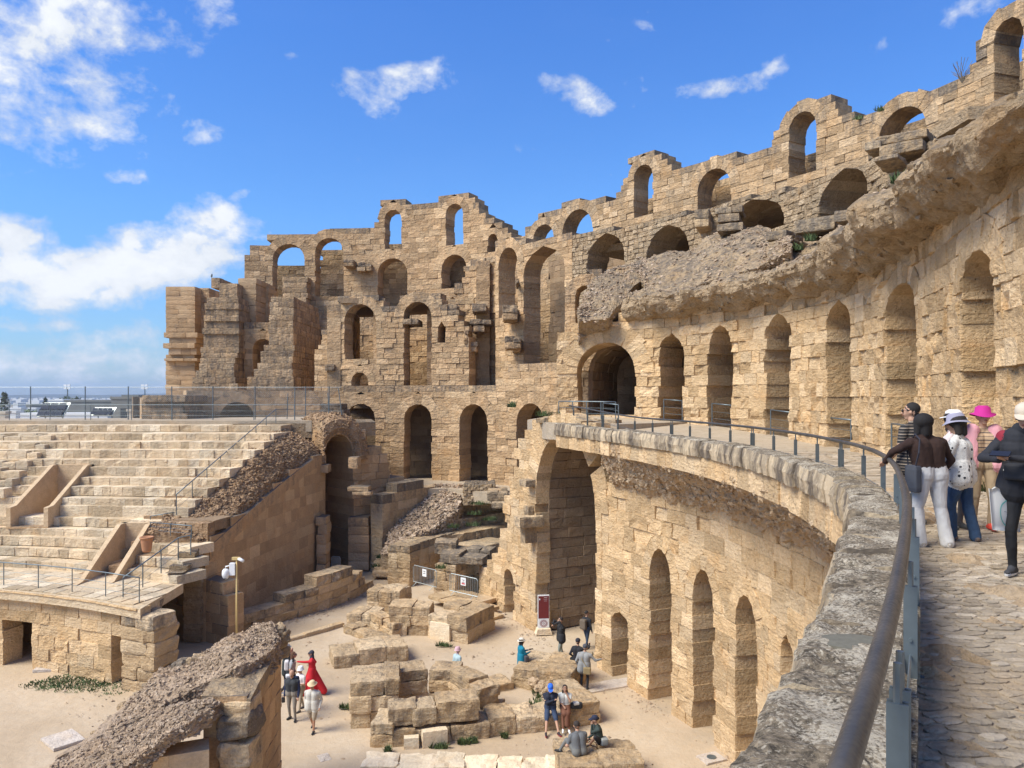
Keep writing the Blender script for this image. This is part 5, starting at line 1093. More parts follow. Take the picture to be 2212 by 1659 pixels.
g=Bag(); g.tube([(x-.44,y-.1,zt-.40),(x-.44,y-.1,zt-.5),(x-.44,y-.1,zt-.66),(x-.44,y-.1,zt-.78),(x-.44,y-.1,zt-.86)],[.10,.15,.16,.12,.05],14); d=g.make('dome_camera',M_wp,t,smooth=True)
d['_w']=[0,0,0]; g=Bag(); g.tube([(x-.44,y-.12,zt-.72),(x-.44,y-.12,zt-.84)],[.12,.07],12); g.make('lens',M_dk,d,smooth=True)
g=Bag(); g.tube([(x+.1,y-.02,zt+.03),(x+.34,y-.12,zt-.06)],.07,10); g.make('bullet_camera',M_wp,t,smooth=True)
# crowd barriers
def strokes(name,c,tx,w_,h,mat,parent,seed,n=14,r=.006,slant=0.0):
    rs=random.Random(seed); g=Bag(); P=[]
    for i in range(n+1): P.append(np.asarray(c)+tx*(w_*(i/n-.5))+np.array((0,0,(rs.uniform(-.5,.5)*h if i%2 else rs.uniform(-.15,.15)*h)+slant*(i/n-.5))))
    g.tube(P,r,4); return g.make(name,mat,parent)
def textobj(name,body,size,loc,rot,mat,parent,ext=.002):
    cu=bpy.data.curves.new(name,'FONT'); cu.body=body; cu.size=size; cu.align_x='CENTER'; cu.align_y='CENTER'; cu.extrude=ext; cu.materials.append(mat); cu.resolution_u=2
    o0=bpy.data.objects.new(name,cu); COL.objects.link(o0); bpy.context.view_layer.update(); me=bpy.data.meshes.new_from_object(o0); bpy.data.objects.remove(o0)
    o=bpy.data.objects.new(name,me); COL.objects.link(o); o.location=loc; o.rotation_euler=rot
    if parent is not None: o.parent=parent; o.matrix_parent_inverse=Matrix.Translation(-Vector(parent['_w']))
    return o
M_ink=simple('black_ink',(.03,.03,.035),.7); M_redink=simple('red_ink',(.5,.04,.04),.7); M_paper=simple('white_sign_paper',(.75,.75,.73),.7); M_marn=simple('maroon_banner_print',(.16,.018,.018),.6,0,.08,5)
def barrier(lab,a,b,h,red,z0=0.0,sign=True):
    t=thing('crowd_barrier',lab,'barrier',(a+b)/2,'galvanised crowd barriers'); d=b-a; L_=np.linalg.norm(d[:2]); d=d/L_; yaw=math.atan2(d[1],d[0])
    pt=lambda s,z: a+d*s+np.array((0,0,z))
    g=Bag(); g.tube([pt(.0,.2),pt(0,h-.1),pt(.1,h),pt(L_-.1,h),pt(L_,h-.1),pt(L_,.2),pt(0,.2)],.022,6); g.make('frame',M_steell,t)
    for i in range(15): g=Bag(); s=L_*(i+1)/16; g.tube([pt(s,.2),pt(s,h)],.011,5); g.make('bar',M_steell,t)
    n=np.array((-d[1],d[0],0))
    for s in (.3,L_-.3): g=Bag(); g.tube([pt(s,.2),pt(s,.2)-n*.28-(0,0,.19)],.016,5); g.tube([pt(s,.2),pt(s,.2)+n*.28-(0,0,.19)],.016,5); g.make('foot',M_steell,t)
    if sign:
        c=pt(L_*.5,h-.3)-n*.03; g=Bag(); g.box(c,(.36,.012,.42),yaw); s_=g.make('notice',M_paper,t); s_['_w']=[0,0,0]
        strokes('notice_writing',c-n*.012+np.array((0,0,.09)),d,.2,.07,M_ink,s_,3,9,.011); strokes('notice_writing',c-n*.012-np.array((0,0,.02)),d,.18,.07,M_ink,s_,4,9,.011)
        if red: g=Bag(); g.box(c-n*.010-np.array((0,0,.11)),(.22,.008,.07),yaw); g.make('red_band',M_redink,s_)
barrier('left crowd barrier with a white notice, in front of the square pier',W(893,1263,44.6),W(943,1276,43.2),1.15,False)
barrier('right crowd barrier with a white notice, in front of the ragged pier',W(972,1283,42.4),W(1032,1297,41.2),1.15,True)
barrier('crowd barrier standing inside the dark portal arch',W(716,1238,49.6),W(735,1240,49.2),1.1,False,sign=False)
# information banner
c=G(1174,1369); yaw=.12
t=thing('information_totem','tall maroon information banner on a pale stone foot beside the great arch','information sign',c)
g=Bag(); g.box(c+(0,0,.15),(.8,.5,.28),yaw); V=np.concatenate(g.V); V[V[:,2]>c[2]+.2]=V[V[:,2]>c[2]+.2]*1.0
V[:,0]=np.where(V[:,2]>.2,c[0]+(V[:,0]-c[0])*.78,V[:,0]); obj('stone_foot',V,g.F,M_white,t,np.tile((.5,-.3,.5),(len(V),1)))
g=Bag(); g.box(c+(0,0,1.08),(.56,.09,1.60),yaw); g.make('frame',M_paper,t)
ny=np.array((math.sin(yaw),-math.cos(yaw),0)); tx_=np.array((math.cos(yaw),math.sin(yaw),0))
g=Bag(); g.box(c+ny*.052+(0,0,1.30),(.51,.012,1.08),yaw); g.make('banner_panel',M_marn,t)
g=Bag(); g.box(c+ny*.052+(0,0,.52),(.51,.012,.42),yaw); pn=g.make('emblem_panel',M_paper,t); pn['_w']=[0,0,0]
M_pk=simple('faded_maroon_ink',(.38,.24,.24),.7)
for r0,r1 in ((.165,.19),(.10,.15),(.03,.055)):
    n=28; V=[];cc=c+ny*.066+np.array((0,0,.52))
    for rr in (r0,r1):
        for j in range(n): a=2*math.pi*j/n; V.append(cc+tx_*math.cos(a)*rr+np.array((0,0,math.sin(a)*rr*.95)))
    obj('ring_emblem',V,[(j,(j+1)%n,n+(j+1)%n,n+j) for j in range(n)],M_pk,pn)
strokes('banner_writing',c+ny*.062+tx_*.09+np.array((0,0,1.75)),tx_,.17,.05,M_paper,t,5,10,.006)
for z in (1.67,1.60): g=Bag(); g.box(c+ny*.060+tx_*.09+np.array((0,0,z)),(.19 if z>1.65 else .15,.006,.022),yaw); g.make('banner_writing',M_pk,t)
g=Bag(); g.box(c+ny*.05+np.array((0,0,1.86)),(.53,.01,.05),yaw); g.make('header_strip',M_paper,t)
g=Bag(); g.box(c+ny*.064-tx_*.2+np.array((0,0,1.69)),(.07,.006,.07),yaw,tilt=0); g.make('logo',M_paper,t)
# drains / floor lights in the sand
for lab,px,py,z in (('round grey floor light set in a square slab at the foot of the lower wall',1537,1638,0),('small round floor light by the pier of the first tall niche',1373,1471,0)):
    c=G(px,py); t=thing('floor_light',lab,'floor light',c); g=Bag(); g.box(c+(0,0,.0),(.75,.6,.07),.4); g.make('slab',M_marble,t); g=Bag(); g.tube([c+(0,0,.03),c+(0,0,.055)],.15,18); g.make('lamp_ring',M_steel,t)
c=None
# circular dark disc cemented in the parapet top
uu=Ep.L
p=W(1833,1388,.0)
d=(CH-PZ)*F/(1388-HY); c=np.array(((1838-CX)/F*d,d,PZ+.004)); 
t=thing('parapet_mortar_patch','round grey mortar patch let into the top of the parapet','mortar patch',c); V=[];n=22
rs=random.Random(6)
for k_,(rr,z) in enumerate(((.17,-.03),(.165,.004),(.11,.008))):
    for j in range(n): a=2*math.pi*j/n; q=rr*(1+.06*math.sin(3*a)+rs.uniform(-.03,.03)); V.append((c[0]+q*math.cos(a)*1.0,c[1]+q*math.sin(a)*.75,c[2]+z))
obj('mortar_disc',V,[(i*n+j,i*n+(j+1)%n,(i+1)*n+(j+1)%n,(i+1)*n+j) for i in range(2) for j in range(n)]+[tuple(2*n+j for j in range(n))],simple('grey_cement',(.13,.12,.09),.9,0,.3,30,.004),t)
# ---------- plants ----------
def tuft(name,label,spots,seed,hh=.14,mat=None,kind='stuff',cat='weeds',n=60):
    rs=np.random.default_rng(seed); g=Bag()
    for (c,rx,ry) in spots:
        for _ in range(n):
            a=rs.uniform(0,6.28); q=math.sqrt(rs.random()); b=np.array((c[0]+math.cos(a)*q*rx,c[1]+math.sin(a)*q*ry,c[2])); h=hh*rs.uniform(.4,1.2); dx=rs.normal(size=2)*.4*h; w_=.018+.012*rs.random()
            sd=np.array((math.cos(a+1),math.sin(a+1),0))*w_; g.add([b-sd,b+sd,b+sd*.8+(dx[0]*.5,dx[1]*.5,h*.6),b+(dx[0],dx[1],h)],[(0,1,2),(0,2,3)])
    c=spots[0][0]; o=g.make(name,mat or M_green,None,kind=kind); return o
tuft('grass','',[(G(150+i*11,1474+8*math.sin(i*1.7)+((i*37)%23)-9)+(0,0,-.02),.8,.5) for i in range(-6,11)]+[(G(490,1540)+(0,0,0),.5,.3)],1,.07,n=130)
tuft('weeds','',[(G(700,1303),.6,.12),(G(735,1296),.5,.12),(G(672,1310),.3,.1)],2,.2,n=120)
tuft('weeds','',[(G(x,y),rx,ry) for x,y,rx,ry in ((950,1616,.35,.1),(1003,1607,.22,.1),(1022,1604,.18,.1),(832,1600,.15,.1),(1090,1594,.12,.05),(1180,1512,.5,.45),(1160,1525,.35,.4),(1170,1500,.35,.35),(1147,1540,.2,.1),(960,1396,.4,.1),(1290,1418,.2,.1),(1495,1560,.15,.1),(749,1530,.3,.1),(838,1625,.1,.1))],3,.2,n=110)
tuft('weeds','',[(W(a,b,d),r_,.12) for a,b,d,r_ in ((1035,1090,51.4,.7),(1025,1112,50.3,.5),(1055,1124,49.9,.5),(978,1140,48.8,.4),(1022,1136,48.8,.5),(1060,1124,49.2,.4),(812,1226,49,.3),(820,1206,49.5,.2),(1175,899,36.4,.4),(1215,901,36,.4),(1725,540,30,.2),(1750,520,29.5,.25),(1940,395,20,.2),(1900,240,45,.3),(1106,880,36,.2),(2070,1072,16,.3),(2100,1068,15,.3),(1856,258,48,.5),(952,1228,43.7,.3))],4,.28,n=80)
# twiggy shrub on the skyline
g=Bag(); c=W(2078,180,37.5); rs=random.Random(5)
for i in range(26):
    a=rs.random()*6.28; h=rs.uniform(.4,1.2); g.tube([c,c+(math.cos(a)*.2,0,h*.5),c+(math.cos(a)*.5,math.sin(a)*.3,h)],.012,3)
t=thing('dry_shrub','leafless twiggy shrub on the skyline step left of the last arch','shrub',c); g.make('twigs',simple('dry_twig',(.16,.13,.09),.9),t)
# bird on the radial wall
c=W(457,600,75); g=Bag(); g.tube([c+(0,0,.02),c+(.0,0,.12),c+(.03,0,.3),c+(.02,0,.38),c+(.06,0,.42)],[.03,.09,.08,.06,.015],8); t=thing('pigeon','small dark pigeon perched on top of the left stepped wall','bird',c); g.make('bird_body',M_steel,t,smooth=True)
# ---------- town beyond ----------
M_tw=simple('whitewashed_wall',(.72,.72,.70),.9,0,.08,1); M_tb=simple('cream_wall',(.55,.47,.36),.9,0,.1,1); M_tg=simple('bare_concrete_blocks',(.20,.20,.185),.9,0,.25,.8); M_tr=simple('red_brick_wall',(.42,.18,.11),.9,0,.15,1); M_win=simple('dark_window',(.04,.045,.05),.4)
M_solar=simple('solar_glass',(.015,.022,.045),.6,spec=.1); M_dirt=simple('town_ground',(.26,.23,.18),1,0,.3,.02); M_hill=simple('olive_grove_hills',(.075,.085,.06),1,0,.5,.004)
def house(lab,x0,x1,yt,d,mat,wins=2,dep=None,extra=None,arch=False):
    a=W(x0,yt,d);b=W(x1,yt,d); w_=b[0]-a[0]; h=a[2]+.5; dep=dep or w_*.8; c=np.array(((a[0]+b[0])/2,d+dep/2,-.5))
    t=thing('town_house',lab,'house',c,'town houses beyond the terrace'); g=Bag(); g.box(c+(0,0,h/2),(w_,dep,h)); g.make('wall',mat,t)
    g=Bag(); g.box(c+(0,0,h+.15),(w_+.2,dep+.2,.3)); g.make('roof_parapet',mat,t)
    for i in range(wins):
        g=Bag(); wx=a[0]+w_*(i+.6)/(wins+.2); s_=min(w_/wins*.35,1.3); g.box((wx,d-.02,a[2]-1.6-s_*.2),(s_,.1,s_*1.1)); g.make('window',M_win,t)
    if extra: 
        e0,e1,et=extra; p=W(e0,et,d+1);q=W(e1,et,d+1); g=Bag(); g.box(((p[0]+q[0])/2,d+2.5,(p[2]+a[2])/2),(q[0]-p[0],3,p[2]-a[2])); g.make('roof_room',mat,t)
house('grey unfinished concrete building with a roof room, right of the town',240,304,862,95,M_tg,1,12,(262,299,853))
house('long low grey block building behind the small solar array',140,262,868,120,M_tg,0,10)
house('white cubic house just left of the floodlight mast',105,136,866,170,M_tw,2,10,(118,134,862))
house('terracotta red house below the floodlight mast',137,164,873,150,M_tr,2)
house('white house with two small arched windows at the far left',22,45,884,135,M_tw,3)
house('white house with small windows left of the big solar array',58,78,884,140,M_tw,3)
house('cream boundary building at the left edge of the town',-10,11,894,90,M_tb,0)
house('white low box building behind the fence at the left',15,34,892,100,M_tw,0)
house('pale blue grey long low building in front of the solar arrays',34,232,897,105,M_tw,0,4)
house('white low house in front of the grey building',275,305,889,92,M_tb,0)
rs=random.Random(12)
kinds=['white','cream','grey']; 
for i in range(44):
    x=rs.uniform(-40,300); d=rs.uniform(210,620); y=HY+ (CH-rs.uniform(3.2,7.5))*F/d; w_=rs.uniform(8,26); k=rs.choices([0,1,2],[5,3,2])[0]
    house('small %s house in the distant crowd of low roofs'%kinds[k],x,x+w_*300/d,y,d,[M_tw,M_tb,M_tg][k],rs.choice([0,0,2]),10)
for i in range(8):
    c=None
# solar arrays
def solar(lab,x0,x1,yt,yb,d,nc,nr):
    a=W(x0,yb,d);b=W(x1,yb,d); zt=CH-(yt-HY)/F*d; zb_=a[2]; t=thing('solar_array',lab,'solar panels',(a+b)/2)
    w_=(b[0]-a[0])/nc; h=(zt-zb_)/nr
    for i in range(nc):
        for j in range(nr):
            cx_=a[0]+w_*(i+.5)+j*w_*.08; cz=zb_+h*(j+.5); g=Bag(); g.box((cx_,d+h*(j+.5)*.8,cz),(w_*.94,.06,h*1.28*.95),0,tilt=0.0); V=np.concatenate(g.V); V[:,1]=d+(V[:,2]-zb_)*.8+(V[:,1]-V[:,1].mean())*.5
            obj('solar_panel',V,g.F,M_solar,t)
    g=Bag(); V=[(a[0]-.1,d+.25,zb_-.1),(b[0]+.1,d+.25,zb_-.1),(b[0]+.3,d+.3+(zt-zb_)*.8,zt+.1),(a[0]+.1,d+.3+(zt-zb_)*.8,zt+.1)]; g.add(V+[(p[0],p[1]+.08,p[2]-.08) for p in V],[(0,1,2,3),(7,6,5,4),(0,4,5,1),(2,6,7,3),(1,5,6,2),(0,3,7,4)]); g.make('frame',M_steell,t)
    g=Bag()
    for s in (.15,.85): g.tube([(a[0]+(b[0]-a[0])*s,d+1,zb_-4),(a[0]+(b[0]-a[0])*s,d+1,zt-.3)],.06,5)
    g.make('support',M_steel,t)
solar('large tilted solar array of six panels behind the fence',78,132,872,898,84,3,2)
solar('small tilted solar array of blue panels left of the grey building',195,238,882,895,84,4,2)
# floodlight masts
for lab,px,yt in (('floodlight mast rising above the town, left one',146,836),('floodlight mast seen just left of the ruins, right one',313,836)):
    d=190; b=W(px,900,d); b[2]=0; zt=CH-(yt-HY)/F*d; t=thing('floodlight_mast',lab,'floodlight',b,'floodlight masts'); g=Bag(); g.tube([b,(b[0],b[1],zt)],[.22,.12],6); g.make('mast',M_steel,t)
    for i in range(4): g=Bag(); g.box((b[0]+(i%2-.5)*.9,d-.2,zt-.3+(i//2)*.7),(.7,.3,.5)); g.make('lamp',M_wp,t)
# trees in the town
def treeob(lab,name,px,yb,yt,d,wd,mat,seed,conic=False):
    b=W(px,yb,d); b[2]=0; top=CH-(yt-HY)/F*d; t=thing(name,lab,'tree',b,'trees in the town'); g=Bag(); g.tube([b,(b[0],d,top*.6),(b[0]+.1,d,top*.9)],[.25,.15,.04],6); g.make('trunk',simple('bark',(.1,.07,.05),.9) if 'bark' not in bpy.data.materials else bpy.data.materials['bark'],t)
    rs=np.random.default_rng(seed); g=Bag()
    for _ in range(420):
        f=rs.random(); z=top*(.35+.65*f) if conic else top*(.62+.38*f)
        r_=wd*((1-f)*.9+.1 if conic else math.sqrt(max(.05,1-(2*f-1)**2)))*rs.random()**.5; a=rs.random()*6.28; c=np.array((b[0]+r_*math.cos(a),d+r_*math.sin(a),z)); q=rs.normal(size=(3,3))*.28; g.add(c+q,[(0,1,2)])
    g.make('crown',mat,t)
treeob('tall dark norfolk style conifer at the left edge of the town','conifer_tree',10,900,849,160,2.2,M_cypress,1,True)
treeob('dark cypress between the white houses','cypress_tree',98,880,860,230,1.4,M_cypress,2,True); treeob('dark cypress beside the white cubic house','cypress_tree',131,882,862,230,1.5,M_cypress,3,True)
treeob('round green tree at the base of the left floodlight mast','broadleaf_tree',143,882,858,220,2.2,M_green,4); treeob('small dark tree behind the red house','broadleaf_tree',165,882,859,240,2,M_cypress,5)
treeob('low green shrub tree beside the big solar array','broadleaf_tree',65,900,889,120,2.2,M_green,6); treeob('dark tree left of the grey concrete building','cypress_tree',236,880,868,200,1.4,M_cypress,7,True)
# far plain and hills
V=[];F_=[]; xs=np.linspace(-9000,9000,160)
for i,x in enumerate(xs):
    z=34+38*float(fbm(np.array([[x*.0007,0,0]]),1,4)[0]); V+= [(x,5200,-5),(x,6200,max(14,z*.6)),(x,7600,max(20,z+14)),(x,9000,-5)]
for i in range(159):
    for j in range(3): F_.append((i*4+j,i*4+4+j,i*4+5+j,i*4+1+j))
obj('hills',V,F_,M_hill,kind='structure',smooth=True)
rs=random.Random(21); g=Bag()
for i in range(500):
    x=rs.uniform(-4000,200); y=rs.uniform(900,5200); s_=rs.uniform(6,16); g.box((x*y/5200,y,s_*.2),(s_,s_,s_*.5))
g.make('distant_houses',M_tw,None,kind='stuff')
V=[(-9000,75,-.02),(9000,140,-.02),(9000,9400,-.02),(-9000,9400,-.02)]
obj('plain',[(x,y,z+.03) for x,y,z in V],[(0,1,2,3)],M_dirt,kind='structure')
# air
def haze():
    m,t=newmat('thin_blue_air'); v=t('ShaderNodeVolumePrincipled',{'Color':(.62,.76,1.0,1),'Density':.00009,'Anisotropy':.2}); o=t('ShaderNodeOutputMaterial'); t.l.new(v.outputs[0],o.inputs['Volume'])
    g=Bag(); g.box((0,4200,80),(19000,11000,172)); ob=g.make('haze',m,None,kind='stuff')
HAZE=True
if HAZE: haze()
# ---------- people ----------
CM={}
def cmat(col,rough=.85,name=None):
    k=tuple(round(c,3) for c in col)
    if k not in CM: CM[k]=simple(name or 'cloth',col,rough,0,.10,18)
    return CM[k]
SK=(.46,.27,.18); SKT=(.36,.20,.13); HB=(.018,.014,.012)
def striped(name,c1,c2,period,c3=None,thin=.25):
    m,t=newmat(name); pos=t('ShaderNodeNewGeometry').outputs['Position']; z=t('ShaderNodeSeparateXYZ',{0:pos}).outputs[2]
    f=t.m('FRACT',t.m('DIVIDE',z,period)); a=t.m('LESS_THAN',f,thin); c=t.mix(a,c1,c2)
    if c3: f2=t.m('FRACT',t.m('ADD',t.m('DIVIDE',z,period*1.0),.45)); c=t.mix(t.m('LESS_THAN',f2,thin*.5),c,c3)
    b=t('ShaderNodeBsdfPrincipled',{'Base Color':c,'Roughness':.85}); t('ShaderNodeOutputMaterial',{0:b.outputs[0]}); return m
def floral(name,bg,c,scale=14,c2=None):
    m,t=newmat(name); pos=t('ShaderNodeNewGeometry').outputs['Position']
    v=t('ShaderNodeTexVoronoi',{'Vector':pos,'Scale':scale,'Randomness':.8}); n=t.noise(pos,scale*4,2)
    a=t.m('LESS_THAN',t.m('ADD',v.outputs['Distance'],t.m('MULTIPLY',n,.25)),.36); ln=t.noise(pos,scale*1.1,2,.5,1.5); b_=t.m('LESS_THAN',t.m('ABSOLUTE',t.m('SUBTRACT',ln,.5)),.012)
    cc=t.mix(b_,bg,tuple(.35*x+.1 for x in bg)); cc=t.mix(a,cc,c)
    b=t('ShaderNodeBsdfPrincipled',{'Base Color':cc,'Roughness':.85}); t('ShaderNodeOutputMaterial',{0:b.outputs[0]}); return m
def cap(a,b,ra,rb,n=14,m=5):
    a=np.asarray(a,float);b=np.asarray(b,float); ax=b-a; L_=np.linalg.norm(ax); ax=ax/(L_+1e-9)
    u=np.cross(ax,(0,0,1.0) if abs(ax[2])<.9 else (1.0,0,0)); u/=np.linalg.norm(u); v=np.cross(ax,u)
    rings=[(a-ax*ra*math.sin(t),ra*math.cos(t)) for t in np.linspace(math.pi/2*.97,0,m)]+[(b+ax*rb*math.sin(t),rb*math.cos(t)) for t in np.linspace(0,math.pi/2*.97,m)]
    V=[c+r_*(math.cos(2*math.pi*j/n)*u+math.sin(2*math.pi*j/n)*v) for c,r_ in rings for j in range(n)]
    k=len(rings); F_=[(i*n+j,i*n+(j+1)%n,(i+1)*n+(j+1)%n,(i+1)*n+j) for i in range(k-1) for j in range(n)]+[tuple(range(n))[::-1],tuple((k-1)*n+j for j in range(n))]
    return np.array(V),F_
def ell(c,r,rot=None,n=16,m=9):
    V=[];
    for i in range(1,m): 
        t=math.pi*i/m
        for j in range(n): V.append((math.sin(t)*math.cos(2*math.pi*j/n),math.sin(t)*math.sin(2*math.pi*j/n),math.cos(t)))
    V+=[(0,0,1),(0,0,-1)]; V=np.array(V)*r
    if rot is not None: V=V@np.array(rot).T
    F_=[(i*n+j,(i+1)*n+j,(i+1)*n+(j+1)%n,i*n+(j+1)%n) for i in range(m-2) for j in range(n)]; q=(m-1)*n
    F_+=[(q,j,(j+1)%n) for j in range(n)]+[(q+1,(m-2)*n+(j+1)%n,(m-2)*n+j) for j in range(n)]
    return V+np.asarray(c,float),F_
def ik(a,b,l1,l2,pole):
    a=np.array(a,float);b=np.array(b,float); d=b-a; L_=np.linalg.norm(d)
    if L_>(l1+l2)*.999: b=a+d/L_*(l1+l2)*.999; d=b-a; L_=np.linalg.norm(d)
    x=(l1*l1-l2*l2+L_*L_)/(2*L_); h=math.sqrt(max(l1*l1-x*x,0)); dn=d/L_; p=np.array(pole,float); p=p-dn*(p@dn); p/=np.linalg.norm(p)+1e-9
    return a+dn*x+p*h,b
def rotz(a): c,s=math.cos(a),math.sin(a); return np.array(((c,-s,0),(s,c,0),(0,0,1)))
def person(lab,pos,yaw,h=1.7,f=0,hip=None,lean=0.0,hl=None,hr=None,fl=(-.1,.06,0),fr=(.1,-.06,0),hy_=0.0,hp=0.0,top=(.3,.3,.3),bot=(.1,.1,.12),shoe=(.05,.05,.05),skin=SK,hair=HB,hairst='short',
           sleeve='long',legw=1.0,shorts=False,skirt=None,robe=None,hat=None,glasses=False,extra=None,vox=.014,bulk=1.0,side=0.0,kl=None,kr=None,jacket=None,scarf=None,shoeh=.0,socks=None,longtop=0.0,fingers=False,gripl=None,gripr=None,sole=None):
    """yaw: direction faced, 0 = +Y (away from the camera), pi = towards it"""
    s=h/1.72; bulk*=1.13; P=[]   # (V,F,tag,a,b,r)
    mats=[];
    def mt(c):
        m=c if isinstance(c,bpy.types.Material) else cmat(c)
        if m not in mats: mats.append(m)
        return mats.index(m)
    S_,T_,B_,SH=mt(skin),mt(top),mt(bot),mt(shoe); HR=mt(hair); SL=mt(sole) if sole else SH
    def C(a,b,ra,rb,tag): a=np.array(a,float);b=np.array(b,float); V,F_=cap(a,b,ra,rb); P.append((V,F_,tag,a,b,ra,rb))
    def E(c,r,tag,rot=None): V,F_=ell(c,r,rot); P.append((V,F_,tag,np.array(c,float),np.array(c,float),np.array(r,float),rot))
    hip=np.array(hip if hip is not None else (0,0,.93*s),float)
    up=np.array((side,math.sin(lean),math.cos(lean))); up/=np.linalg.norm(up); fw=np.array((0,math.cos(lean),-math.sin(lean))); rt=np.array((1.0,0,0))
    Tl=.50*s
    waist=hip+up*.14*s; chest=hip+up*.36*s; neck=hip+up*Tl
    w=s*bulk
    for sx in(-1,1):
        C(hip+rt*sx*.075*w+up*.0,waist+rt*sx*.065*w,.115*w,.108*w,B_)
        C(waist+rt*sx*.06*w+up*.03,chest+rt*sx*.075*w,.110*w,.118*w,T_)
        C(chest+rt*sx*.08*w,neck+rt*sx*.085*s-up*.055*s,.115*w,.075*s,T_)
        C(neck+rt*sx*.03*s-up*.01,neck+rt*sx*.155*w-up*.06*s,.055*s,.062*s,T_)
    C(neck-up*.03*s,neck+up*.09*s+fw*.015*s,.056*s,.05*s,mt(scarf) if scarf else S_)
    if longtop:
        for sx in(-1,1): C(hip+rt*sx*.07*w+up*.1,hip+rt*sx*.085*w-up*longtop,.13*w,.135*w,T_)
    # head
    hc=neck+up*.185*s+fw*.03*s; Rh=rotz(hy_); cpp,spp=math.cos(hp),math.sin(hp); Rx=np.array(((1,0,0),(0,cpp,-spp),(0,spp,cpp))); RH=Rh@Rx
    hd=lambda x,y,z: hc+RH@(np.array((x,y,z))*s*1.1)
    E(hc+RH@np.array((0,-.012,.018))*s,np.array((.084,.103,.101))*s,S_ if hairst!='scarf' else mt(scarf),RH)
    C(hd(0,.03,-.03),hd(0,.045,-.082),.058*s,.034*s,S_); E(hd(0,.055,-.02),np.array((.058,.045,.065))*s,S_,RH)
    C(hd(0,.092,.005),hd(0,.112,-.028),.010*s,.014*s,S_)
    for sx in(-1,1): E(hd(sx*.079,-.002,-.01),np.array((.010,.02,.03))*s,S_,RH)
    if hairst in('short','bob','long','bun'):
        E(hd(0,-.022,.038),np.array((.092,.103,.095))*s,HR,RH)
        if hairst=='short': E(hd(0,-.035,.0),np.array((.079,.075,.08))*s,HR,RH)
        if hairst=='bob':
            E(hd(0,-.03,.03),np.array((.128,.122,.112))*s,HR,RH)
            for sx in(-1,1): C(hd(sx*.066,-.02,.02),hd(sx*.076,-.025,-.115),.055*s,.044*s,HR)
            C(hd(0,-.065,0),hd(0,-.07,-.12),.07*s,.055*s,HR)
        if hairst=='long':
            for sx in(-1,1): C(hd(sx*.055,-.03,.02),hd(sx*.07,-.045,-.2),.042*s,.035*s,HR)
            C(hd(0,-.07,0),hd(0,-.085,-.24),.06*s,.045*s,HR)
        if hairst=='bun': E(hd(0,-.12,.02),np.array((.04,.04,.04))*s,HR)
    if hairst=='scarf':
        t_=mt(scarf); E(hd(0,-.02,.03),np.array((.09,.10,.098))*s,t_,RH); C(hd(0,-.03,-.05),neck-up*.05,.075*s,.10*s,t_)
    # arms
    ual,fal=.275*s,.245*s; hands=[]
    for sx,hh,pole,gr in((-1,hl,(-.5,-1,-.3),gripl),(1,hr,(.5,-1,-.3),gripr)):
        sh=neck+rt*sx*.175*w-up*.075*s
        tg=np.array(hh,float) if hh is not None else sh+np.array((sx*.07*s,.05*s,-.50*s))
        if hh is not None and len(hh)>3: pole=hh[3:]; tg=np.array(hh[:3],float)
        el,wr=ik(sh,tg,ual,fal,pole)
        at=T_ if sleeve!='none' else S_; ft=T_ if sleeve=='long' else S_; th=.0 if sleeve!='long' else .006
        if jacket: at=mt(jacket); ft=at
        mid=sh+(el-sh)*.62
        C(sh,mid,.058*w,.050*s,at); C(mid,el,(.046+th)*s,.041*s+th,at if sleeve=='long' or jacket else S_)
        C(el,wr,.041*s+th,.028*s+th,ft)
        dr=(wr-el)/np.linalg.norm(wr-el); hands.append((wr,dr,sx))
        # hand: palm, four fingers, thumb
        sd=np.cross(dr,(0,0,1.0)); sd=sd/(np.linalg.norm(sd)+1e-6) if np.linalg.norm(sd)>.2 else np.array((0,1.0,0)); nn=np.cross(sd,dr)
        if gr is not None: dr=np.array(gr[0],float); dr/=np.linalg.norm(dr); nn=np.array(gr[1],float); nn-=dr*(nn@dr); nn/=np.linalg.norm(nn); sd=np.cross(dr,nn)
        p1=wr+dr*.075*s
        for q in(-.022,0,.022): C(wr+sd*q*.6*s,p1+sd*q*s,.017*s,.015*s,S_)
        for i_,q in enumerate((-.033,-.011,.011,.033)):
            ln=(.062,.075,.07,.055)[i_]*s; k0=p1+sd*q*s; cu=.55 if gr is not None else .35; k1=k0+(dr*math.cos(cu*.6)-nn*math.sin(cu*.6))*ln*.5; k2=k1+(dr*math.cos(cu*1.9)-nn*math.sin(cu*1.9))*ln*.5
            C(k0,k1,.0092*s,.0086*s,S_); C(k1,k2,.0086*s,.0072*s,S_)
        tb=wr+sd*(-sx)*.026*s+dr*.02*s; t1=tb+(dr*.7+sd*(-sx)*.7)*.035*s; C(tb,t1,.013*s,.010*s,S_); C(t1,t1+(dr*.95-nn*.3)*.03*s,.0098*s,.008*s,S_)
    # legs
    tl,sl_=.43*s,.42*s
    for sx,ff,kk in((-1,fl,kl),(1,fr,kr)):
        hj=hip+rt*sx*.085*w-up*.02; an=np.array(ff[:3],float)+np.array((0,0,.075*s)); fy=ff[3] if len(ff)>3 else 0.0
        kn,an=ik(hj,an,tl,sl_,kk if kk is not None else (0.08*sx,1,.1))
        if robe or (skirt and skirt<.5): pass
        C(hj,kn,.088*w*(.5+.5*legw),(.058 if not shorts else .062)*s*legw,B_)
        lt=B_ if not shorts else S_
        if shorts: C(hj+(kn-hj)*.4,hj+(kn-hj)*.86,.085*w,.083*s,B_)
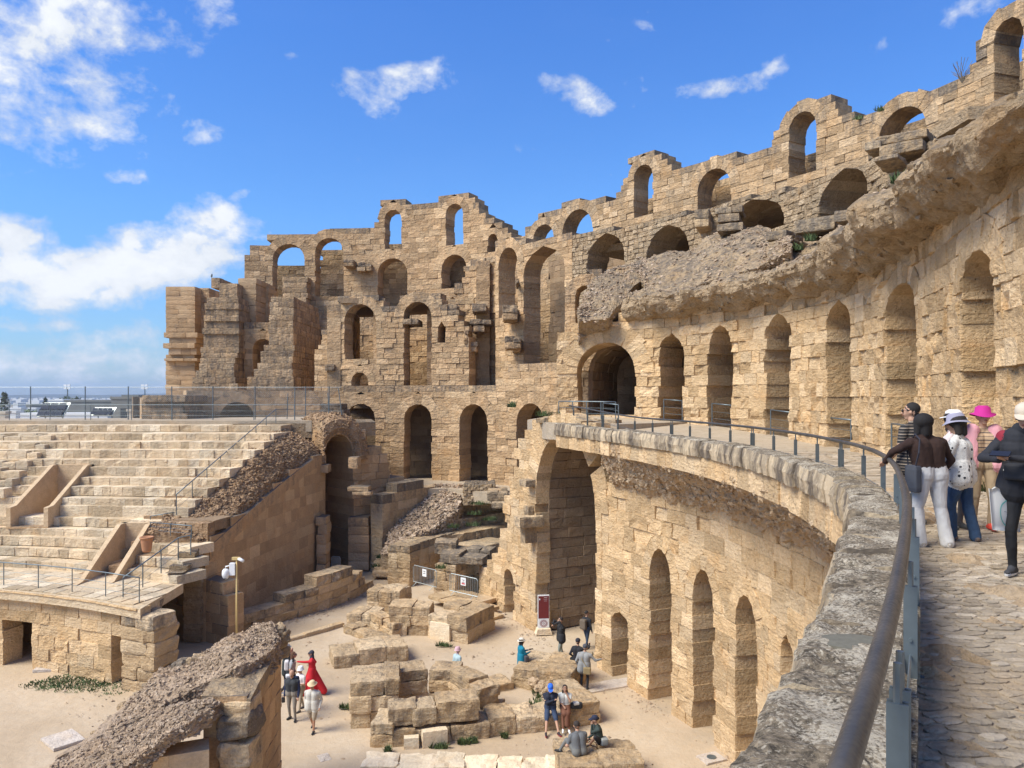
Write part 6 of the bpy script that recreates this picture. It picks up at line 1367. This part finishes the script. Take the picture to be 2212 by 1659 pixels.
        if not shorts and legw>1.1: C(kn,an+(0,0,-.02),.062*s*legw,.062*s*legw,lt)
        else: C(kn,an,(.056 if not shorts else .05)*s,.040*s if not shorts else .034*s,lt)
        if socks: C(an+(0,0,.0),an+np.array((0,0,.09))*s,.042*s,.042*s,mt(socks))
        d=np.array((math.sin(-fy),math.cos(fy),0)); toe=an+d*.145*s; toe[2]=an[2]-.036*s; heel=an-d*.045*s; heel[2]=an[2]-.032*s
        if len(ff)>4: toe[2]+=ff[4]*s
        C(heel,toe,.040*s,.034*s,SH); C(an,an+d*.05*s-(0,0,.02*s),.042*s,.038*s,SH)
        if sole: C(heel-(0,0,.02*s),toe-(0,0,.016*s),.036*s,.034*s,SL)
    if skirt:
        k=mt(skirt[0]); a0=hip+np.array((0,0,.02)); 
        if hip[2]>.7*s:
            for sx in(-1,1): C(a0+rt*sx*.06,np.array((sx*.10*s+skirt[2],skirt[3],hip[2]-skirt[1]*s)),.12*w,.13*s*skirt[4],k)
            C(a0,np.array((skirt[2],skirt[3],hip[2]-skirt[1]*s)),.12*w,.13*s*skirt[4],k)
    if extra:
        for e in extra: C(e[0],e[1],e[2],e[3],mt(e[4]))
    # merge to one continuous surface
    g=Bag()
    for p in P: g.add(p[0],p[1])
    me=mesh('tmp',np.concatenate(g.V),g.F,[]); o=bpy.data.objects.new('tmp',me); COL.objects.link(o)
    md=o.modifiers.new('r','REMESH'); md.mode='VOXEL'; md.voxel_size=vox; md.use_smooth_shade=True
    ms=o.modifiers.new('s','SMOOTH'); ms.factor=.5; ms.iterations=3 if vox>.01 else 4
    bpy.context.view_layer.update(); dg=bpy.context.evaluated_depsgraph_get(); me2=bpy.data.meshes.new_from_object(o.evaluated_get(dg)); bpy.data.objects.remove(o); me2.name='body'
    nV=len(me2.vertices); co=np.empty(nV*3,'f'); me2.vertices.foreach_get('co',co); co=co.reshape(-1,3).astype(float)
    best=np.full(nV,1e9); lab_=np.zeros(nV,int); 
    for (V,F_,tag,a,b,ra,rb) in P:
        ab=b-a; L2=ab@ab; t=np.clip(((co-a)@ab)/L2,0,1) if L2>1e-9 else np.zeros(nV)
        if L2<1e-9: q=co-a; q=(q@np.array(rb)) if rb is not None else q; d=np.abs(np.linalg.norm(q/ra,axis=1)-1)*ra.min()
        else: d=np.abs(np.linalg.norm(co-a-t[:,None]*ab,axis=1)-(ra+(rb-ra)*t))
        d=d- (.012 if (tag in (T_,) ) else 0)*s
        up_=d<best; best[up_]=d[up_]; lab_[up_]=tag
    if fingers or vox<.01:   # cloth folds
        cl=(lab_!=S_)&(lab_!=HR)&(lab_!=SH); nz=fbm(co*np.array((1,1,.55)),11,3,.5,int(h*1000)%50); vn_=np.empty(nV*3,'f'); me2.vertices.foreach_get('normal',vn_); vn_=vn_.reshape(-1,3); co[cl]+=vn_[cl]*(nz[cl]*.009)[:,None]
    Rw=rotz(yaw); co=co@Rw.T; me2.vertices.foreach_set('co',co.astype('f').ravel())
    me2.materials.clear()
    for m in mats: me2.materials.append(m)
    lv=np.empty(len(me2.loops),int); me2.loops.foreach_get('vertex_index',lv); ls=np.empty(len(me2.polygons),int); me2.polygons.foreach_get('loop_start',ls); me2.polygons.foreach_set('material_index',lab_[lv[ls]].astype('i'))
    me2.polygons.foreach_set('use_smooth',np.ones(len(me2.polygons),bool)); me2.update()
    t=thing('person',lab,'person',pos); bo=link('body',me2,t); bo.matrix_parent_inverse=Matrix.Identity(4); 
    Wd=lambda p: np.asarray(pos,float)+Rw@np.asarray(p,float)
    def child(nm,g,m,smooth=True): 
        return g.make(nm,m,t,smooth=smooth)
    HD=lambda x,y,z: Wd(hd(x,y,z))
    if hat:
        kind,col=hat[0],cmat(hat[1]); g=Bag(); n=22; Rr=Rw@RH
        def ring(z,rx,ry,dz=0,dy=0): return [HD(rx*math.cos(2*math.pi*j/n),ry*math.sin(2*math.pi*j/n)-.015+dy,z+dz*math.cos(2*math.pi*j/n*2)) for j in range(n)]
        if kind=='brim': R_=[ring(.035,.155,.17,.012),ring(.045,.15,.165,.012),ring(.05,.092,.108),ring(.12,.084,.098),ring(.145,.05,.06)]
        elif kind=='wide': R_=[ring(.01,.150,.165,.02),ring(.02,.146,.16,.02),ring(.05,.095,.11),ring(.115,.086,.1),ring(.14,.05,.06)]
        elif kind=='bucket': R_=[ring(.0,.125,.135),ring(.01,.12,.13),ring(.055,.093,.107),ring(.12,.082,.095),ring(.135,.05,.06)]
        else: R_=[ring(.03,.086,.10),ring(.06,.088,.103),ring(.10,.078,.092),ring(.125,.045,.055),ring(.13,.01,.01)]
        R_=[r_ for r_ in R_]; V=sum(R_,[]); F_=[(i*n+j,i*n+(j+1)%n,(i+1)*n+(j+1)%n,(i+1)*n+j) for i in range(len(R_)-1) for j in range(n)]+[tuple((len(R_)-1)*n+j for j in range(n))]
        g.add(V,F_); ho=child('hat',g,col); ho['_w']=[0,0,0]
        if kind=='cap': g=Bag(); B=[HD(.075*math.cos(a),.075+.10*math.sin(a),.045-.02*math.sin(a)) for a in np.linspace(0,math.pi,12)]; g.add(B+[b-np.array((0,0,.008)) for b in B],[tuple(range(12)),tuple(range(12,24))[::-1]]+[(i,i+1,i+13,i+12) for i in range(11)]); g.make('visor',col,ho)
        if len(hat)>2: g=Bag(); r1=ring(.052,.096,.111); r2=ring(.078,.094,.109); g.add(r1+r2,[(j,(j+1)%n,n+(j+1)%n,n+j) for j in range(n)]); g.make('hat_band',cmat(hat[2]),ho)
    if glasses:
        g=Bag()
        for sx in(-1,1): V,F_=ell((0,0,0),(1,1,1)); g.add([HD(*(np.array((sx*.034,.098,.012))+v*np.array((.03,.012,.022)))) for v in V],F_); g.tube([HD(sx*.062,.09,.018),HD(sx*.08,.0,.018)],.004,4)
        g.tube([HD(-.01,.106,.016),HD(.01,.106,.016)],.004,4); child('sunglasses',g,M_dk)
    elif hairst!='scarf' or True:
        if h>0 and not glasses:
            g=Bag()
            for sx in(-1,1): V,F_=ell((0,0,0),(1,1,1),n=8,m=5); g.add([HD(*(np.array((sx*.031,.093,.008))+v*np.array((.012,.006,.007)))) for v in V],F_)
            child('eyes',g,M_dk)
    g=Bag(); V,F_=ell((0,0,0),(1,1,1),n=8,m=5); g.add([HD(*(np.array((0,.094,-.052))+v*np.array((.022,.007,.007)))) for v in V],F_); child('mouth',g,cmat((.32,.10,.09)))
    return t,Wd,hands,child,hd
def bagthing(name,lab,cat,parts,group=None):
    """parts: list of (partname,Bag,mat)"""
    c=parts[0][1].V[0].mean(0); t=thing(name,lab,cat,c,group)
    for nm,g,m in parts: g.make(nm,m,t,smooth=False)
    return t
def pill(g,c,sz,yaw=0,bev=.3):
    V,F_=rock(np.array(c,float),np.array((math.cos(yaw),math.sin(yaw),0)),np.array((-math.sin(yaw),math.cos(yaw),0)),sz,.004,min(sz)*bev,7,(4,3)); return g.add(V,F_)
PI=math.pi
def gp(x,y): 
    p=G(x,y); p[2]=.0; return p
# --- group near the red robe (left) ---
person('woman in grey hat and black patterned dress, hands at her face, in the left group',gp(621,1484),PI*.92,1.66,hl=(-.12,.16,1.38),hr=(.1,.17,1.38),top=floral('black_floral',(.015,.02,.022),(.05,.10,.10),16),bot=(.015,.015,.018),hairst='long',hat=('brim',(.30,.30,.31)),longtop=.35,skin=(.45,.24,.17),sleeve='none',glasses=True)
t,Wd,*_=person('woman in a striped grey tee and black trousers with a white backpack, striding right',gp(631,1502),-PI/2+.2,1.66,fl=(-.08,.28,0),fr=(.08,-.42,.10),lean=.05,top=striped('grey_stripes',(.42,.42,.42),(.12,.12,.13),.035,thin=.4),bot=(.015,.015,.018),shoe=(.6,.6,.6),sleeve='short',hair=(.10,.045,.02),hairst='long',glasses=True,hl=(-.26,.1,.86),hr=(.24,.02,.84))
g=Bag(); pill(g,Wd((0,-.20,1.18)),(.28,.17,.36),-PI/2+.2,.45); bagthing('backpack','small white backpack worn by the woman in the striped tee','backpack',[('bag_body',g,cmat((.62,.58,.56)))])
# red robe
RED=(.52,.012,.022)
t,Wd,hands,child,_=person('woman in long red robe and dark headscarf, holding up a phone',gp(674,1502),PI/2+.15,1.72,hl=(-.10,.60,1.36),hr=(.30,.06,.98,.8,-.8,-.3),top=RED,bot=RED,shoe=(.03,.02,.02),hairst='scarf',scarf=(.035,.035,.05),glasses=True,longtop=.2,legw=1.5,fl=(-.06,.34,0),fr=(.1,-.50,0),extra=[((0,0,.95),(0,.30,.16),.16,.15,RED),((0,0,.95),(0,-.44,.16),.16,.14,RED),((0,0,.9),(0,-.06,.18),.15,.17,RED),((0,.02,.7),(0,.02,.15),.2,.2,RED)])
g=Bag(); p=Wd((-.10,.69,1.43)); g.box(p,(.02,.08,.15),PI/2+.15); bagthing('phone','black phone held up by the woman in the red robe','phone',[('phone_body',g,M_dk)])
g=Bag(); pill(g,Wd((.19,.05,.86)),(.30,.10,.22),-PI/2+PI,.4); g2=Bag(); g2.tube([Wd((.19,.12,.95)),Wd((.12,.10,1.2)),Wd((-.08,.05,1.42)),Wd((.05,-.1,1.2)),Wd((.19,-.02,.95))],.008,4); bagthing('shoulder_bag','beige shoulder bag hanging at the side of the red robe','handbag',[('bag_body',g,cmat((.34,.26,.22))),('strap',g2,cmat((.34,.26,.22)))])
t,Wd,*_=person('bald man in navy jacket and grey trousers with a backpack, looking down',gp(631,1556),PI*.96,1.78,hp=-.25,hair=SK,hairst='none',top=(.03,.032,.035),jacket=(.012,.02,.06),bot=(.22,.19,.155),shoe=(.03,.03,.03),bulk=1.08,hl=(-.26,.08,.88),hr=(.27,.05,.84),fl=(-.14,.05,0,.2),fr=(.13,-.12,0,-.3),extra=[((-.10,.02,1.32),(.1,.02,1.32),.125,.125,(.03,.032,.035))])
g=Bag(); pill(g,Wd((0,-.2,1.25)),(.34,.2,.48),0,.4); g2=Bag(); pill(g2,Wd((.16,-.15,1.52)),(.26,.22,.10),.3,.5); bagthing('backpack','dark navy backpack with a white hat tied on top, worn by the bald man','backpack',[('bag_body',g,cmat((.012,.02,.05))),('tied_hat',g2,cmat((.62,.62,.62)))])
g=Bag(); pill(g,Wd((.30,.06,.74)),(.12,.1,.2),.5,.4); bagthing('camera','black camera hanging from the hand of the bald man','camera',[('camera_body',g,M_dk)])
person('woman in white bucket hat and blouse with a red bag, behind the bald man',gp(650,1535),PI*.8,1.6,top=(.62,.56,.54),bot=(.32,.26,.18),shoe=(.08,.07,.07),hat=('bucket',(.72,.72,.72)),hairst='short',hair=(.06,.03,.02),fl=(-.1,.15,0),fr=(.1,-.2,0),hl=(-.12,.22,1.05),hr=(.14,.22,1.02),extra=[((.02,.2,1.0),(.03,.2,.86),.11,.12,(.42,.03,.04))],sleeve='short')
person('older man in straw hat, white shirt and beige shorts walking forward',gp(675,1581),PI*.97,1.72,hp=-.15,top=(.52,.49,.43),bot=(.36,.29,.21),shorts=True,shoe=(.03,.03,.03),skin=(.42,.22,.14),hat=('brim',(.60,.46,.28)),hairst='none',hair=(.4,.4,.4),fl=(-.08,.12,0),fr=(.08,-.28,.05),longtop=.08,bulk=1.1,hl=(-.28,.06,.9),hr=(.25,.0,.88),glasses=True)
# --- middle figures ---
person('woman in pink sun hat and pale blue top, seen from the shoulders up behind ruins',gp(988,1488),-.9,1.62,top=(.36,.46,.47),bot=(.2,.22,.25),hat=('bucket',(.58,.36,.38)),hairst='none',scarf=(.58,.36,.38))
t,Wd,*_=person('woman in teal dress and pale sun hat looking at a phone',gp(1126,1466),-PI/2+.35,1.62,top=(.0,.17,.26),bot=(.03,.04,.06),hat=('brim',(.66,.6,.5),(.02,.02,.02)),longtop=.42,hl=(-.1,.33,1.1),hr=(.1,.33,1.08),hairst='bob',hair=HB)
g=Bag(); g.box(Wd((0,.44,1.16)),(.09,.16,.02),-PI/2+.35); bagthing('phone','dark phone held by the woman in the teal dress','phone',[('phone_body',g,M_dk)])
g=Bag(); pill(g,Wd((.16,.14,.86)),(.3,.2,.28),-1.2,.45); bagthing('shoulder_bag','dark grey sling bag at the hip of the woman in teal','handbag',[('bag_body',g,cmat((.07,.065,.07)))])
t,Wd,*_=person('man in a black jacket and grey green trousers raising a phone with both hands',gp(1212,1426),PI/2+.25,1.86,hl=(-.06,.34,1.60),hr=(.08,.34,1.58),top=(.018,.018,.02),bot=(.20,.22,.19),shoe=(.05,.04,.035),hair=(.03,.02,.015),hairst='short',longtop=.08,fl=(-.1,.14,0),fr=(.1,-.14,0),bulk=1.08,legw=1.05,extra=None)
g=Bag(); g.box(Wd((0,.42,1.66)),(.15,.012,.08),PI/2+.25); bagthing('phone','phone held up by the man in the black jacket','phone',[('phone_body',g,M_dk)])
t,Wd,*_=person('woman with an olive backpack standing in the mouth of the great arch',gp(1267,1401),-.75,1.70,top=(.015,.015,.018),bot=(.03,.05,.09),shoe=(.04,.04,.05),hair=HB,hairst='short',hy_=-.6,fl=(-.1,.2,0),fr=(.08,-.15,0))
g=Bag(); pill(g,Wd((-.02,-.21,1.15)),(.34,.2,.46),-.75,.45); bagthing('backpack','olive brown backpack of the woman in the great arch','backpack',[('bag_body',g,cmat((.13,.10,.07)))])
t,Wd,*_=person('man in a grey shirt and cap pointing to the right with his arm outstretched',gp(1262,1491),-.35,1.78,top=(.25,.25,.24),bot=(.02,.022,.03),shoe=(.02,.02,.02),hat=('cap',(.06,.065,.08)),hairst='short',hair=(.1,.09,.08),longtop=.16,hr=(.62,.22,1.22,.3,-.5,-1),hl=(-.28,.05,.95),bulk=1.1,side=.05,fl=(-.12,.0,0),fr=(.12,.02,0))
g=Bag(); pill(g,Wd((.16,-.16,.83)),(.30,.13,.28),-.3,.3); g2=Bag(); g2.tube([Wd((.14,-.17,.98)),Wd((-.05,-.17,1.25)),Wd((-.16,-.06,1.47)),Wd((-.1,.12,1.2))],.016,4); bagthing('satchel','khaki satchel slung across the grey shirt of the pointing man','satchel',[('bag_body',g,cmat((.26,.19,.09))),('strap',g2,cmat((.26,.19,.09)))])
t,Wd,*_=person('person in black with a dark cap close beside the pointing man, one hand raised',gp(1248,1474),-.5,1.74,top=(.012,.012,.015),bot=(.012,.012,.014),hat=('cap',(.02,.02,.03)),hr=(.35,.38,1.5),hl=(-.25,.1,.98),fl=(-.2,-.05,0),fr=(.12,.12,0),hair=HB)
g=Bag(); pill(g,Wd((-.2,-.02,.86)),(.24,.15,.26),-.3,.4); bagthing('shoulder_bag','black bag in the hand of the person in black','handbag',[('bag_body',g,cmat((.012,.014,.014)))])
# --- seated couple on the low wall ---
c=G(1186,1575,.0); zs=.62
c=G(1190,1584,.0)+np.array((0,.38,0))
person('man in blue cap, navy top and shorts sitting arms crossed on the low wall',c,PI*1.0,1.78,hip=(0,0,zs+.13),lean=.14,hp=-.5,top=(.014,.018,.035),bot=(.03,.05,.10),shorts=True,shoe=(.03,.02,.025),sole=(.45,.03,.05),hat=('cap',(.02,.13,.62)),hair=(.3,.3,.3),hairst='none',hl=(.10,.22,zs+.42,-.8,.1,-.5),hr=(-.10,.26,zs+.46,.8,.1,-.5),fl=(-.26,.62,0,.5),fr=(.18,.60,0,0),kl=(-.3,1,.8),kr=(.1,1,.8))
person('woman in white blouse and brown skirt sitting beside the man in the blue cap',c+np.array((.52,.12,0)),PI*.97,1.66,hip=(0,0,zs+.12),lean=.16,hy_=.1,top=(.56,.56,.52),bot=(.14,.055,.03),shoe=(.7,.7,.7),sleeve='short',hairst='long',hair=HB,hl=(-.07,.24,zs+.60,-.6,.1,-1),hr=(.04,.30,zs+.22),fl=(-.16,.62,0,.2),fr=(.05,.66,0,0),kl=(0,1,.8),kr=(0,1,.8),legw=.95,extra=[((-.08,.1,zs+.1),(-.10,.40,zs+.02),.11,.11,(.14,.055,.03)),((.08,.1,zs+.1),(.0,.42,zs+.02),.11,.11,(.14,.055,.03)),((-.08,.42,zs),(-.08,.50,.28),.10,.075,(.14,.055,.03))],skin=SKT)
g=Bag(); pill(g,c+np.array((.92,.15,zs+.12)),(.42,.2,.22),.1,.4); g2=Bag(); pill(g2,c+np.array((.90,.12,zs+.21)),(.2,.2,.1),.3,.4); bagthing('handbag','black and white bag standing on the wall beside the seated woman','handbag',[('bag_body',g,cmat((.02,.02,.022))),('white_flap',g2,cmat((.6,.58,.52)))])
# --- seated pair on the flat block ---
zb=.86; c=G(1252,1630,zb); c[2]=0
person('man in a grey tee sitting with his back to the camera on the flat block',c,.35,1.80,hip=(0,0,zb+.10),lean=.28,top=(.12,.125,.13),bot=(.16,.16,.15),hair=(.03,.022,.018),hairst='short',sleeve='short',bulk=1.12,hl=(-.30,.36,zb+.16),hr=(.22,.42,zb+.25),fl=(-.45,.42,zb-.05,.8),fr=(.15,.62,zb-.0,0),kl=(-.6,.7,.6),kr=(.2,.8,1),shoe=(.02,.02,.02),hp=-.1)
c=G(1296,1606,zb); c[2]=0
person('woman in dark green jacket and navy cap sitting on the flat block, chin on hand',c,PI/2+.1,1.66,hip=(0,0,zb+.10),lean=.22,hp=-.1,top=(.03,.045,.04),bot=(.02,.022,.025),hair=HB,hairst='bun',hat=('cap',(.015,.02,.045)),hl=(-.05,.26,zb+.60,-.3,-.3,-1),hr=(.08,.34,zb+.16),fl=(-.12,.36,zb-.05,.4),fr=(.25,.30,zb-.03,.9),kl=(-.4,.8,.35),kr=(.5,.8,.3),shorts=True,shoe=(.02,.02,.02))
g=Bag(); pill(g,c+np.array((.1,-.12,zb+.13)),(.26,.26,.24),.3,.5); bagthing('grey_pullover','light grey pullover tied round the waist of the seated woman in green','pullover',[('cloth_folds',g,cmat((.30,.31,.29)))])
# --- walkway visitors ---
FZ=9.68
def wp(px,d): x=(px-CX)/F*d; return np.array((x,d,walkz(x,d)+.012))
NV=.0085
c=wp(2008,9.45)
bm=simple('dark_brown_knit',(.028,.012,.008),.95,0,.15,60,.002,140)
gt=simple('light_grey_trouser_cloth',(.52,.51,.50),.9,0,.06,20,.003,60)
hl=(-.50,.20,1.08)
t,Wd,*_=person('woman in dark brown jumper and pale grey trousers, back turned, leaning on the handrail',c,.12,1.60,lean=.10,side=-.06,top=bm,bot=gt,hair=(.008,.006,.006),hairst='bob',scarf=(.30,.33,.28),legw=1.35,bulk=1.13,vox=NV,hl=(-.44,.22,1.02,-.8,-.6,.1),hr=(.26,.16,.86,.9,-.5,0),fl=(-.17,-.06,0,.1),fr=(.15,-.12,0,-.25),shoe=(.45,.40,.33),sole=(.6,.56,.5),gripl=((.1,.9,-.35),(0,.3,1)))
g=Bag(); pill(g,Wd((-.25,-.05,.83)),(.10,.22,.33),.15,.3); g2=Bag(); g2.tube([Wd((-.27,-.12,.98)),Wd((-.26,-.17,1.15)),Wd((-.22,-.13,1.31)),Wd((-.19,.0,1.37)),Wd((-.22,.12,1.2)),Wd((-.27,.02,.98))],.011,5); bagthing('shoulder_bag','slate grey shoulder bag hanging at the left hip of the woman in brown','handbag',[('bag_body',g,cmat((.045,.05,.065))),('strap',g2,cmat((.02,.02,.03)))])
polo=striped('black_polo_stripes',(.012,.011,.012),(.30,.24,.18),.085,(.30,.24,.18),.14)
person('man in a black striped polo shirt standing at the handrail, facing away',wp(1972,11.0),.55,1.72,hy_=.5,top=polo,bot=(.6,.58,.55),hair=(.012,.01,.009),hairst='short',sleeve='short',glasses=True,bulk=1.08,vox=NV,hl=(-.34,.16,.92),hr=(.25,.2,1.0),shoe=(.1,.1,.1),longtop=.08)
fl_=floral('white_floral_blouse',(.60,.58,.54),(.02,.02,.025),13)
jean=simple('blue_denim',(.025,.055,.11),.9,0,.35,25,.002,120)
t,Wd,*_=person('woman in a white floral blouse, blue frayed jeans and lilac bucket hat',wp(2078,9.75),.75,1.58,hy_=.25,hp=-.15,lean=.08,top=fl_,bot=jean,hair=HB,hairst='bob',hat=('wide',(.27,.26,.33)),legw=1.18,vox=NV,longtop=.05,hl=(-.18,.30,1.04),hr=(.14,.30,1.0,.9,-.3,0),shoe=(.14,.10,.075),fl=(-.06,.10,0),fr=(.06,-.14,0,-.9),socks=(.55,.53,.5),bulk=1.04)
person('woman in a white panama hat partly hidden behind the floral blouse',wp(2058,10.6),-2.3,1.60,top=floral('pink_floral_blouse',(.62,.54,.52),(.45,.12,.14),18),bot=(.08,.07,.07),hair=HB,hairst='bob',hat=('brim',(.75,.75,.74),(.015,.015,.015)),vox=.011,glasses=True)
pst=striped('tan_striped_tee',(.42,.29,.18),(.03,.03,.04),.10,(.03,.03,.04),.12)
pk=simple('pink_jacket_cloth',(.68,.33,.36),.85,0,.08,14,.003,50)
t,Wd,*_=person('woman in magenta hat, pink jacket and khaki trousers facing the camera',wp(2122,10.6),PI*.93,1.66,top=pst,jacket=pk,bot=(.33,.24,.145),hair=(.03,.02,.02),hairst='short',hat=('wide',(.42,.012,.19)),glasses=True,vox=NV,shoe=(.55,.05,.025),hl=(-.25,.08,.90),hr=(.24,.14,.98),fl=(-.08,.05,0),fr=(.10,-.05,0),legw=1.1,
  extra=[((-.14,.045,1.36),(-.17,.05,.90),.095,.11,pk),((.14,.045,1.36),(.17,.05,.90),.095,.11,pk),((0,-.06,1.32),(0,-.07,.95),.10,.12,pk)])
# man at the right edge
crim=(.22,.012,.025)
t,Wd,*_=person('man in beige cap, black jacket and crimson shirt looking at his phone, right edge',wp(2218,7.75),PI*.72,1.73,hp=-.25,hy_=.15,top=(.014,.014,.018),bot=(.012,.012,.014),hair=HB,hairst='short',hat=('cap',(.52,.44,.34)),glasses=True,vox=.007,shoe=(.04,.04,.045),sole=(.7,.7,.7),bulk=1.1,
  hl=(.03,.36,1.22,-1,-.2,-.3),hr=(.14,.34,1.20,1,-.2,-.3),gripl=((.5,.5,.35),(0,-.6,1)),gripr=((-.5,.5,.35),(0,-.6,1)),fl=(-.12,.08,0),fr=(.14,-.05,0),longtop=.04,
  extra=[((-.09,.0,1.40),(-.09,.0,1.02),.128,.135,(.012,.013,.018)),((.09,.0,1.40),(.09,.0,1.02),.128,.135,(.012,.013,.018)),((-.06,.02,1.5),(.06,.02,1.5),.07,.07,(.012,.013,.018)),((-.08,.0,1.02),(-.08,0,.92),.142,.145,crim),((.08,.0,1.02),(.08,0,.92),.142,.145,crim),((.2,.02,1.42),(.24,.04,1.24),.068,.064,crim)])
g=Bag(); g.box(Wd((.085,.47,1.27)),(.17,.085,.012),PI*.72,tilt=-.5); bagthing('phone','black phone held in both hands by the man at the right edge','phone',[('phone_body',g,M_dk)])
g=Bag(); pill(g,Wd((.03,.19,1.08)),(.22,.10,.17),PI*.72,.3); bagthing('chest_bag','black chest bag with a small white tag on the man at the right edge','chest bag',[('bag_body',g,cmat((.014,.015,.02)))])
# tote bag
c=wp(2157,7.9); tz=c[2]; t=thing('tote_bag','white cotton tote bag with a teal ring beside the man at the right edge','tote bag',c+(0,0,.55))
W_,H_=.36,.42; n=9; V=[]
x0=c[0]; 
for side_ in (-1,1):
    for i in range(n):
        for j in range(n):
            u=i/(n-1)-.5; v=j/(n-1); th=.05*math.sin(math.pi*(u+.5))*math.sin(math.pi*min(1,(1-v)*.9+.1))+.004; V.append((x0+u*W_*(1+.08*(1-v))+.10*(1-v)*.5,7.85+side_*th+u*.16,tz+.48+v*H_-.05*(u+.5)*(1-v)+.012*math.sin(u*19)*v))
Fc=[]
for s_ in range(2):
    for i in range(n-1):
        for j in range(n-1): q=s_*n*n+i*n+j; f=(q,q+n,q+n+1,q+1); Fc.append(f if s_==0 else f[::-1])
bd=[i*n for i in range(n)]+[(n-1)*n+j for j in range(1,n)]; bd+= [i*n+n-1 for i in range(n-2,-1,-1)]+[j for j in range(n-2,0,-1)]
Fc+=[(bd[i],bd[(i+1)%len(bd)],bd[(i+1)%len(bd)]+n*n,bd[i]+n*n) for i in range(len(bd))]
tb=obj('bag_body',V,Fc,simple('white_cotton',(.70,.68,.62),.9,0,.05,30,.002,90),t,smooth=True); tb['_w']=[0,0,0]
V=np.array(V); 
def ons(u,v): 
    th=.05*math.sin(math.pi*(u+.5))*math.sin(math.pi*min(1,(1-v)*.9+.1))+.009; return (x0+u*W_*(1+.08*(1-v))+.10*(1-v)*.5,7.85-th+u*.16,tz+.48+v*H_-.05*(u+.5)*(1-v)+.012*math.sin(u*19)*v)
A_=np.linspace(1.15,1.15+2*math.pi*.965,44); RV=[]
for k_ in (0,1):
    for a in A_: th=.03+.045*max(0,math.cos(a-6.0))**1.0; r_=.25+(th if k_ else 0); RV.append(ons(.02+r_*math.cos(a),.42+r_*1.12*math.sin(a)))
obj('teal_ring',RV,[(j,j+1,44+j+1,44+j) for j in range(43)],cmat((.16,.42,.38)),tb)
p=ons(.02,.45); q_=np.array((W_,.058,0))/W_*1.0; strokes('small_print',np.array(p)+(0,-.006,.0),np.array((.99,.14,0)),.11,.008,cmat((.2,.2,.2)),tb,7,12,.0022,-.02); strokes('small_print',np.array(p)+(.015,-.006,-.017),np.array((.99,.14,0)),.07,.004,cmat((.2,.2,.2)),tb,8,8,.0015,-.014)
for dx in(-.07,.09): g=Bag(); g.tube([ons(dx,.98),(x0+dx*.6+.04,7.8,tz+1.08),(x0+.06,7.8,tz+1.26),(x0+dx*.6+.10,7.83,tz+1.08),ons(dx+.05,.98)],.013,5); g.make('handle',tb.data.materials[0],t)
